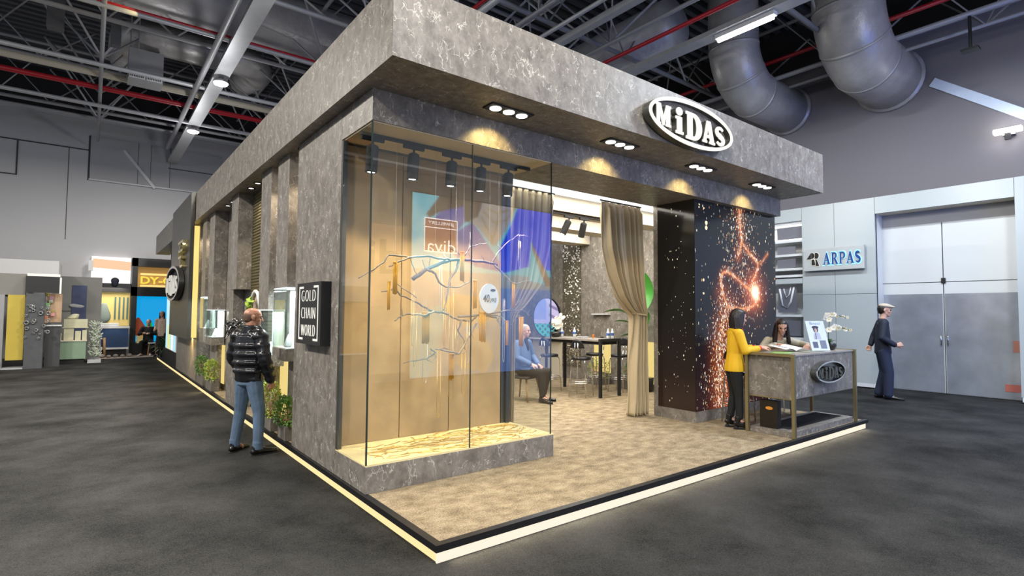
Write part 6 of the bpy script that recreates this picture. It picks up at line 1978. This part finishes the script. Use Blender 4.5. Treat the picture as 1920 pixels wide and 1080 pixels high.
# ---- man in the black puffer jacket, seen from behind
t = thing('person', 'person in black puffer jacket and blue jeans looking into the glass cases', 'person')
hc = (0.03, 0.0, 1.632)
HR = rotm(-0.55, 0.12)
body = MB()
add_head(body, hc, HR)
chain(body, [(.0, 0, 1.40), (.005, 0, 1.50), (.012, 0, 1.57)], [.075, .060, .058])
body.hull([((0, 0, 1.36), (.09, .16, .07)), ((0, 0, 1.15), (.09, .13, .1)), ((0, 0, .95), (.09, .13, .08))])
armR = [(-.01, -.19, 1.41), (-.03, -.285, 1.14), (.075, -.275, .905)]
armL = [(-.01, .19, 1.41), (-.01, .285, 1.14), (.12, .25, .93)]
for A in (armR, armL):
    chain(body, A, [.05, .04, .028])
add_hand(body, (.085, -.275, .88), (.25, .0, -1), (0, -1, .0), 1, .55)
add_hand(body, (.135, .245, .905), (.35, 0, -1), (0, 1, 0), -1, .6)
legs = {1: [(0, .095, .90), (.015, .15, .50), (-.025, .185, .10)], -1: [(0, -.095, .90), (.03, -.15, .50), (-.01, -.19, .10)]}
for s, Lg in legs.items():
    chain(body, Lg, [.075, .05, .035])
    chain(body, [Lg[2], (Lg[2][0] + .1, Lg[2][1], .04)], [.035, .03])
remesh(body, 'body', M['scalp'], t, .0058, 3)
eyes(t, hc, HR)
# cropped hair round back and sides
hm = MB()
c = Vector(hc)
hm.hull([(c + Vector((-.030, 0, .018)), (.0885, .0790, .058)), (c + Vector((-.045, 0, -.030)), (.060, .066, .040))], rot=HR, piv=c)
remesh(hm, 'hair', M['hairshort'], t, .006, 3)
jk = MB()
n = 6
for k in range(n):
    z = .895 + k * .100
    f = k / (n - 1)
    rx = .150 + .030 * math.sin(PI * f) - .018 * (k == 0) + (0 if f < .8 else -.02 * (f - .8) / .2)
    ry = .205 + .030 * math.sin(PI * min(1, f * 1.1)) + (.015 if f > .6 else 0)
    jk.hull([((-.005, 0, z), (rx, ry, .068))])
jk.hull([((0, 0, .90), (.138, .194, .03)), ((0, 0, 1.15), (.165, .222, .05)), ((0, 0, 1.40), (.142, .21, .05))])
jk.hull([((0, -.15, 1.425), (.085, .085, .06)), ((0, .15, 1.425), (.085, .085, .06)), ((0, 0, 1.455), (.10, .10, .035))])
for A in (armR, armL):
    A = [Vector(a) for a in A]
    for k in range(6):
        f = k / 5
        p = A[0].lerp(A[1], f * 2) if f < .5 else A[1].lerp(A[2], (f - .5) * 2)
        r = .100 - .030 * f
        jk.hull([(p, (r, r, .068))])
    chain(jk, A, [.088, .074, .060])
jk.hull([((-.01, 0, 1.455), (.098, .098, .02)), ((-.012, 0, 1.535), (.088, .088, .012))])
jk.hull([((.07, -.06, 1.45), .022), ((.115, -.095, 1.475), .012), ((.06, -.085, 1.53), .014), ((.0, -.09, 1.47), .02)])
remesh(jk, 'puffer_jacket', M['puffer'], t, .0075, 5)
jn = MB()
jn.hull([((0, 0, .93), (.115, .155, .07)), ((0, 0, .84), (.12, .165, .05))])
for s, Lg in legs.items():
    chain(jn, [(0, s * .09, .86), Lg[1], (Lg[2][0], Lg[2][1], .13)], [.102, .072, .058])
    jn.hull([((Lg[2][0], Lg[2][1], .145), (.064, .062, .03)), ((Lg[2][0] + .005, Lg[2][1], .072), (.066, .062, .02))])
    for k in range(4):
        p = lerp3(Lg[1], Lg[2], k * .22 + .1)
        jn.hull([(p + Vector((.03, 0, 0)), (.04, .058, .012))])
remesh(jn, 'jeans', M['denim'], t, .0075, 3)
for s, Lg in legs.items():
    shoe(t, (Lg[2][0], Lg[2][1], 0), (1, s * .25 - .1, 0), M['bootleather'], .27, 0, .11)
t.location = (-.36, 3.93, FLOOR)
t.rotation_euler = (0, 0, math.radians(28))

# ---- woman in the yellow blazer
t = thing('person', 'person in yellow blazer and black trousers standing at the counter', 'person')
hc = (.05, 0, 1.545)
HR = rotm(.15, .22)
body = MB()
add_head(body, hc, HR)
chain(body, [(.0, 0, 1.33), (.015, 0, 1.42), (.03, 0, 1.48)], [.065, .050, .048])
body.hull([((0, 0, 1.29), (.075, .13, .06)), ((-.01, 0, 1.1), (.075, .11, .08)), ((-.02, 0, .92), (.085, .12, .08))])
aR = [(-.0, -.165, 1.33), (.06, -.225, 1.09), (.31, -.09, 1.125)]
aL = [(-.0, .165, 1.33), (.06, .215, 1.09), (.31, .10, 1.125)]
for A in (aR, aL):
    chain(body, A, [.042, .034, .024])
add_hand(body, (.325, -.08, 1.13), (1, .35, .12), (.0, -.25, 1), 1, .35)
add_hand(body, (.325, .09, 1.13), (1, -.25, .12), (.0, .25, 1), -1, .35)
legs = {1: [(-.02, .08, .86), (.0, .085, .47), (-.05, .08, .12)], -1: [(-.02, -.08, .86), (.02, -.075, .47), (.02, -.085, .12)]}
for s, Lg in legs.items():
    chain(body, Lg, [.07, .045, .032])
    chain(body, [Lg[2], (Lg[2][0] + .1, Lg[2][1], .04)], [.032, .026])
remesh(body, 'body', M['skin'], t, .0055, 3)
eyes(t, hc, HR)
hm = MB()
c = Vector(hc)
hm.hull([(c + Vector((-.03, 0, .045)), (.095, .088, .088)), (c + Vector((.01, 0, .075)), (.075, .075, .056))], rot=HR, piv=c)
hm.hull([(c + Vector((-.055, 0, .02)), (.075, .098, .07)), (c + Vector((-.065, 0, -.10)), (.062, .105, .06)), (c + Vector((-.045, 0, -.185)), (.045, .085, .03))], rot=rotm(.15, .05), piv=c)
for s in (-1, 1):
    hm.hull([(c + Vector((.0, s * .075, .04)), (.05, .022, .05)), (c + Vector((-.005, s * .088, -.10)), (.038, .022, .05)), (c + Vector((-.015, s * .085, -.17)), (.025, .02, .02))], rot=rotm(.15, .1), piv=c)
    for k in range(3):
        hm.hull([(c + Vector((-.03 - .03 * k, s * .09, .0)), (.016, .016, .04)), (c + Vector((-.02 - .03 * k, s * .10, -.14)), (.014, .014, .04))])
remesh(hm, 'hair', M['hair'], t, .0065, 2)
bz = MB()
bz.hull([((0, 0, 1.32), (.10, .15, .06)), ((.0, 0, 1.17), (.115, .150, .06)), ((-.01, 0, 1.04), (.105, .138, .05))])
bz.hull([((-.01, 0, 1.04), (.105, .138, .05)), ((-.015, 0, .85), (.135, .178, .03)), ((-.015, 0, .80), (.138, .182, .012))])
bz.hull([((0, -.12, 1.345), (.065, .07, .045)), ((0, .12, 1.345), (.065, .07, .045)), ((-.01, 0, 1.38), (.07, .07, .03))])
for A in (aR, aL):
    E_ = lerp3(A[1], A[2], .80)
    chain(bz, [A[0], A[1], E_], [.066, .056, .046])
remesh(bz, 'blazer', M['yellow'], t, .0065, 3)
for A in (aR, aL):
    MB().hull([(lerp3(A[1], A[2], .80), .040), (lerp3(A[1], A[2], .94), .036)]).build('cuff', M['redcloth'], t, True, label='red shirt cuff')
MB().hull([((.085, .0, 1.36), (.02, .03, .02)), ((.118, .0, 1.16), (.012, .024, .03)), ((.08, 0, 1.40), (.02, .045, .012))]).build('shirt', M['redcloth'], t, True, label='red shirt front')
tr = MB()
tr.hull([((-.02, 0, .90), (.11, .145, .06)), ((-.02, 0, .82), (.115, .15, .05))])
for s, Lg in legs.items():
    chain(tr, [(-.02, s * .08, .82), Lg[1], (Lg[2][0], Lg[2][1], .17)], [.092, .062, .050])
remesh(tr, 'trousers', M['blackcloth'], t, .0075, 3)
for s, Lg in legs.items():
    shoe(t, (Lg[2][0], Lg[2][1], 0), (1, s * .12, 0), M['bootleather'], .235, .035, .13)
t.location = (5.33, .87, .004)
t.rotation_euler = (0, 0, math.radians(-42))
t.scale = (1.0, 1.0, 1.0)

# ---- woman with long dark hair, seated behind the counter
t = thing('person', 'person with long dark hair and beige jacket seated behind the counter', 'person')
hc = (.30, .02, 1.40)
HR = rotm(-.10, .42)
body = MB()
add_head(body, hc, HR)
chain(body, [(.18, 0, 1.19), (.235, 0.01, 1.27), (.275, .02, 1.335)], [.065, .050, .048])
body.hull([((.18, 0, 1.11), (.07, .13, .06)), ((.08, 0, .95), (.075, .11, .08)), ((0, 0, .83), (.10, .14, .07))])
aR = [(.17, -.16, 1.18), (.24, -.28, 1.04), (.45, -.10, 1.13)]
aL = [(.17, .16, 1.18), (.20, .33, 1.13), (.42, .36, 1.125)]
for A in (aR, aL):
    chain(body, A, [.042, .034, .024])
add_hand(body, (.465, -.085, 1.13), (.9, .5, .0), (0, 0, 1), 1, .3)
add_hand(body, (.44, .35, 1.125), (.9, -.5, -.15), (0, .2, 1), -1, .3)
legs = {1: [(0, .09, .83), (.40, .12, .80), (.30, .12, .36)], -1: [(0, -.09, .83), (.40, -.10, .80), (.30, -.10, .36)]}
for s, Lg in legs.items():
    chain(body, Lg, [.07, .048, .034])
    chain(body, [Lg[2], (Lg[2][0] + .1, Lg[2][1], .31)], [.032, .026])
remesh(body, 'body', M['skin'], t, .0055, 3)
eyes(t, hc, HR)
hm = MB()
c = Vector(hc)
hm.hull([(c + Vector((-.03, 0, .045)), (.092, .084, .086)), (c + Vector((.01, 0, .072)), (.074, .072, .054))], rot=HR, piv=c)
hm.hull([(c + Vector((-.09, 0, .03)), (.05, .09, .06)), (c + Vector((-.16, 0, -.16)), (.04, .11, .06)), (c + Vector((-.20, 0, -.30)), (.03, .09, .04))])
for s in (-1, 1):
    hm.hull([(c + Vector((-.01, s * .078, .03)), (.045, .024, .05)), (c + Vector((-.03, s * .10, -.12)), (.035, .03, .05)), (c + Vector((-.02, s * .105, -.235)), (.028, .035, .03))])
remesh(hm, 'hair', M['hair'], t, .0065, 2)
jk = MB()
jk.hull([((.16, 0, 1.165), (.09, .15, .06)), ((.09, 0, .97), (.11, .145, .07)), ((.01, 0, .82), (.12, .155, .05))])
jk.hull([((.17, -.13, 1.185), (.06, .065, .045)), ((.17, .13, 1.185), (.06, .065, .045))])
for A in (aR, aL):
    chain(jk, [A[0], A[1], lerp3(A[1], A[2], .9)], [.064, .056, .044])
remesh(jk, 'jacket', M['beigecloth'], t, .0065, 3)
tr = MB()
for s, Lg in legs.items():
    chain(tr, [(-.0, s * .085, .835), Lg[1], (Lg[2][0], Lg[2][1], .42)], [.095, .070, .052])
remesh(tr, 'trousers', M['blackcloth'], t, .0075, 3)
for s, Lg in legs.items():
    shoe(t, (Lg[2][0], Lg[2][1], .285), (1, 0, 0), M['bootleather'], .235, 0.01, .10)
t.location = (6.98, 1.12, .004)
t.rotation_euler = (0, 0, math.radians(-138))
dup(st, (6.99, 1.125, .004), math.radians(-138), 'black bar stool under the person with long dark hair')

# ---- seated man in the blue jacket
t = thing('person', 'grey haired person in blue jacket seated behind the glass window', 'person')
hc = (.02, 0, 1.26)
HR = rotm(.25, .1)
body = MB()
add_head(body, hc, HR)
chain(body, [(-.03, 0, 1.04), (-.015, 0, 1.13), (.0, 0, 1.2)], [.07, .056, .054])
body.hull([((-.03, 0, 1.0), (.085, .15, .06)), ((-.03, 0, .8), (.085, .13, .1)), ((0, 0, .55), (.11, .14, .07))])
aR = [(-.02, -.19, 1.03), (.02, -.26, .78), (.24, -.14, .67)]
aL = [(-.02, .19, 1.03), (.02, .27, .78), (.24, .13, .65)]
for A in (aR, aL):
    chain(body, A, [.046, .037, .027])
add_hand(body, (.255, -.125, .665), (1, .4, -.35), (0, -.3, 1), 1, .4)
add_hand(body, (.255, .115, .645), (1, -.4, -.35), (0, .3, 1), -1, .4)
legs = {1: [(0, .10, .53), (.44, .13, .52), (.36, .12, .10)], -1: [(0, -.10, .53), (.44, -.09, .52), (.47, -.10, .10)]}
for s, Lg in legs.items():
    chain(body, Lg, [.075, .052, .036])
    chain(body, [Lg[2], (Lg[2][0] + .1, Lg[2][1], .04)], [.034, .028])
remesh(body, 'body', M['skin'], t, .0065, 3)
eyes(t, hc, HR)
hm = MB()
c = Vector(hc)
hm.hull([(c + Vector((-.03, 0, .045)), (.092, .083, .084)), (c + Vector((.005, 0, .075)), (.072, .070, .052)), (c + Vector((-.06, 0, -.03)), (.045, .068, .04))], rot=HR, piv=c)
remesh(hm, 'hair', M['hairgrey'], t, .0065, 2)
jk = MB()
jk.hull([((-.03, 0, 1.01), (.105, .17, .06)), ((-.01, 0, .80), (.135, .175, .08)), ((.0, 0, .56), (.15, .185, .06))])
jk.hull([((-.02, -.15, 1.04), (.07, .07, .05)), ((-.02, .15, 1.04), (.07, .07, .05)), ((-.03, 0, 1.09), (.075, .075, .03))])
for A in (aR, aL):
    chain(jk, [A[0], A[1], lerp3(A[1], A[2], .92)], [.074, .064, .050])
jk.hull([((.0, -.1, .58), .08), ((.20, -.1, .58), (.06, .09, .05)), ((.20, .12, .58), (.06, .09, .05)), ((0, .1, .58), .08)])
remesh(jk, 'jacket', M['bluecloth'], t, .0075, 3)
MB().hull([((.05, 0, 1.10), (.03, .05, .03)), ((.10, 0, .95), (.02, .03, .06))]).build('scarf', M['blackcloth'], t, True, label='dark scarf')
tr = MB()
tr.hull([((0, 0, .54), (.13, .17, .07))])
for s, Lg in legs.items():
    chain(tr, [(-.0, s * .095, .54), Lg[1], (Lg[2][0], Lg[2][1], .13)], [.098, .076, .058])
remesh(tr, 'trousers', M['blackcloth'], t, .0085, 3)
for s, Lg in legs.items():
    shoe(t, (Lg[2][0], Lg[2][1], 0), (1, s * .2, 0), M['bootleather'], .27, 0, .09)
t.location = (4.46, 4.56, .004)
t.rotation_euler = (0, 0, math.radians(-72))
ct = thing('chair', 'chair with light wooden legs under the person in blue jacket', 'chair')
MB().hull([((-.2, -.2, .42), (.03, .03, .02)), ((-.2, .2, .42), (.03, .03, .02)), ((.22, -.22, .42), (.03, .03, .02)), ((.22, .22, .42), (.03, .03, .02))]).build('seat', M['blackmatte'], ct, True)
MB().grid(10, 6, lambda u, v: (-.22 - .05 * v - .04 * math.cos((u - .5) * 2.4), (u - .5) * .46, .46 + .38 * v)).build('backrest', M['blackmatte'], ct, True).modifiers.new('thickness', 'SOLIDIFY').thickness = .02
for sx in (-1, 1):
    for sy in (-1, 1):
        MB().tube([(sx * .17, sy * .17, .41), (sx * .25, sy * .25, 0)], [.02, .013], 8).build('leg', M['wood'], ct, True)
ct.location = (4.46, 4.56, .004)
ct.rotation_euler = (0, 0, math.radians(-72))

# ---- person in the dark suit at the right
def walker(name_label, loc, rot, sc, top_m, bot_m, hair_m, hat=None, vox=.009, long_hair=False, arm=0.0, coat=.80):
    t = thing('person', name_label, 'person')
    hc = (.04, 0, 1.63)
    HR = rotm(0, .1)
    body = MB()
    add_head(body, hc, HR)
    chain(body, [(.0, 0, 1.40), (.015, 0, 1.50), (.025, 0, 1.57)], [.07, .056, .054])
    body.hull([((0, 0, 1.36), (.085, .15, .07)), ((0, 0, 1.15), (.085, .12, .1)), ((0, 0, .95), (.09, .13, .08))])
    aR = [(-.0, -.19, 1.40), (-.05, -.25, 1.13), (.10 + arm, -.22, 1.0)]
    aL = [(-.0, .19, 1.40), (-.10, .25, 1.13), (-.16, .2, .98)]
    for A in (aR, aL):
        chain(body, A, [.046, .037, .027])
    add_hand(body, lerp3(aR[1], aR[2], 1.03), (1, .1, .3), (0, -1, .2), 1, .5)
    add_hand(body, lerp3(aL[1], aL[2], 1.05), (-.4, -.2, -1), (0, 1, 0), -1, .5)
    legs = {1: [(0, .09, .9), (.04, .10, .5), (-.06, .10, .09)], -1: [(0, -.09, .9), (.06, -.10, .5), (.05, -.10, .09)]}
    for s, Lg in legs.items():
        chain(body, Lg, [.075, .05, .035])
        chain(body, [Lg[2], (Lg[2][0] + .1, Lg[2][1], .04)], [.034, .028])
    remesh(body, 'body', M['skin'], t, min(vox, .007), 3)
    eyes(t, hc, HR)
    c = Vector(hc)
    hm = MB()
    hm.hull([(c + Vector((-.035, 0, .03)), (.088, .082, .080)), (c + Vector((-.05, 0, -.03)), (.055, .07, .045))], rot=HR, piv=c)
    if long_hair:
        hm.hull([(c + Vector((-.05, 0, .0)), (.06, .09, .06)), (c + Vector((-.06, 0, -.25)), (.04, .09, .05))])
        for s in (-1, 1):
            hm.hull([(c + Vector((.0, s * .075, .03)), (.05, .022, .05)), (c + Vector((.0, s * .085, -.2)), (.03, .025, .05))])
    remesh(hm, 'hair', hair_m, t, .008, 2)
    if hat is not None:
        h = MB()
        h.hull([(c + Vector((.0, 0, .085)), (.105, .092, .05)), (c + Vector((.10, 0, .075)), (.06, .075, .022))], rot=rotm(0, .1), piv=c)
        remesh(h, 'cap', hat, t, .007, 3, label='pale cap')
    jk = MB()
    jk.hull([((0, 0, 1.37), (.105, .165, .06)), ((0, 0, 1.15), (.125, .165, .08)), ((0, 0, coat), (.14, .18, .05))])
    jk.hull([((0, -.15, 1.41), (.07, .07, .05)), ((0, .15, 1.41), (.07, .07, .05)), ((0, 0, 1.46), (.075, .075, .03))])
    for A in (aR, aL):
        chain(jk, [A[0], A[1], lerp3(A[1], A[2], .92)], [.072, .062, .048])
    remesh(jk, 'jacket', top_m, t, vox, 3)
    tr = MB()
    tr.hull([((0, 0, .93), (.115, .155, .07)), ((0, 0, .84), (.12, .165, .05))])
    for s, Lg in legs.items():
        chain(tr, [(0, s * .09, .86), Lg[1], (Lg[2][0], Lg[2][1], .10)], [.105, .088, .080])
    remesh(tr, 'trousers', bot_m, t, vox, 3)
    for s, Lg in legs.items():
        shoe(t, (Lg[2][0], Lg[2][1], 0), (1, s * .2, 0), M['bootleather'], .27, 0, .09)
    t.location = loc
    t.rotation_euler = (0, 0, math.radians(rot))
    t.scale = (sc, sc, sc)
    return t
M['paleskincap'] = mat('pale_cap_cloth', (.55, .47, .36), .7)
walker('person in dark suit and pale cap standing before the silver doors', (11.10, .92, FLOOR), -62, 1.12, M['navy'], mat('dark_blue_trousers', (.016, .024, .055), .8, bump=.3, bscale=10), M['hair'], hat=M['paleskincap'], arm=.05, coat=.85)
walker('far standing person with long dark hair and patterned beige top', (.26, 21.0, FLOOR), -120, .97, mat('patterned_top', (.55, .42, .33), .8, var=.7, vscale=24), M['blackcloth'], M['hair'], long_hair=True, vox=.012)

# ---- far seated person
t = thing('person', 'far seated person in black with a face mask of glasses in front of the blue wall', 'person')
t['label'] = 'far seated person dressed in black in front of the blue wall'
hc = (.02, 0, 1.26)
HR = rotm(0, .1)
body = MB()
add_head(body, hc, HR)
chain(body, [(-.03, 0, 1.04), (-.015, 0, 1.13), (.0, 0, 1.2)], [.07, .056, .054])
body.hull([((-.03, 0, 1.0), (.085, .15, .06)), ((-.03, 0, .8), (.085, .13, .1)), ((0, 0, .55), (.11, .14, .07))])
aR = [(-.02, -.19, 1.03), (.02, -.30, .80), (.26, -.12, .86)]
aL = [(-.02, .19, 1.03), (.02, .30, .80), (.26, .10, .84)]
for A in (aR, aL):
    chain(body, A, [.046, .037, .027])
add_hand(body, (.28, -.10, .865), (1, .4, .1), (0, -.3, 1), 1, .4)
add_hand(body, (.28, .08, .845), (1, -.4, .1), (0, .3, 1), -1, .4)
legs = {1: [(0, .10, .50), (.42, .16, .50), (.38, .15, .10)], -1: [(0, -.10, .50), (.42, -.14, .50), (.44, -.14, .10)]}
for s, Lg in legs.items():
    chain(body, Lg, [.075, .052, .036])
    chain(body, [Lg[2], (Lg[2][0] + .1, Lg[2][1], .04)], [.034, .028])
remesh(body, 'body', M['skin'], t, .008, 3)
hm = MB()
c = Vector(hc)
hm.hull([(c + Vector((-.035, 0, .03)), (.09, .082, .082))], rot=HR, piv=c)
remesh(hm, 'hair', M['hairshort'], t, .008, 2)
jk = MB()
jk.hull([((-.03, 0, 1.01), (.105, .17, .06)), ((-.01, 0, .80), (.135, .175, .08)), ((.0, 0, .54), (.15, .185, .06))])
jk.hull([((-.02, -.15, 1.04), (.07, .07, .05)), ((-.02, .15, 1.04), (.07, .07, .05))])
for A in (aR, aL):
    chain(jk, [A[0], A[1], lerp3(A[1], A[2], .92)], [.074, .064, .050])
remesh(jk, 'jacket', M['blackcloth'], t, .012, 3)
tr = MB()
for s, Lg in legs.items():
    chain(tr, [(-.0, s * .095, .51), Lg[1], (Lg[2][0], Lg[2][1], .12)], [.098, .076, .058])
remesh(tr, 'trousers', M['blackcloth'], t, .012, 3)
for s, Lg in legs.items():
    shoe(t, (Lg[2][0], Lg[2][1], 0), (1, s * .2, 0), M['white'], .27, 0, .09)
t.location = (-.10, 21.95, FLOOR)
t.rotation_euler = (0, 0, math.radians(-105))
cb_ = thing('far_bench', 'low dark bench under the far seated person', 'bench', (-.1, 22.0, FLOOR))
MB().box((-.45, 21.80, FLOOR + .36), (.22, 22.09, FLOOR + .43)).build('seat', M['blackmatte'], cb_)
for x in (-.42, .10):
    MB().box((x, 21.82, FLOOR + .006), (x + .05, 22.06, FLOOR + .36)).build('leg', M['blackmatte'], cb_)
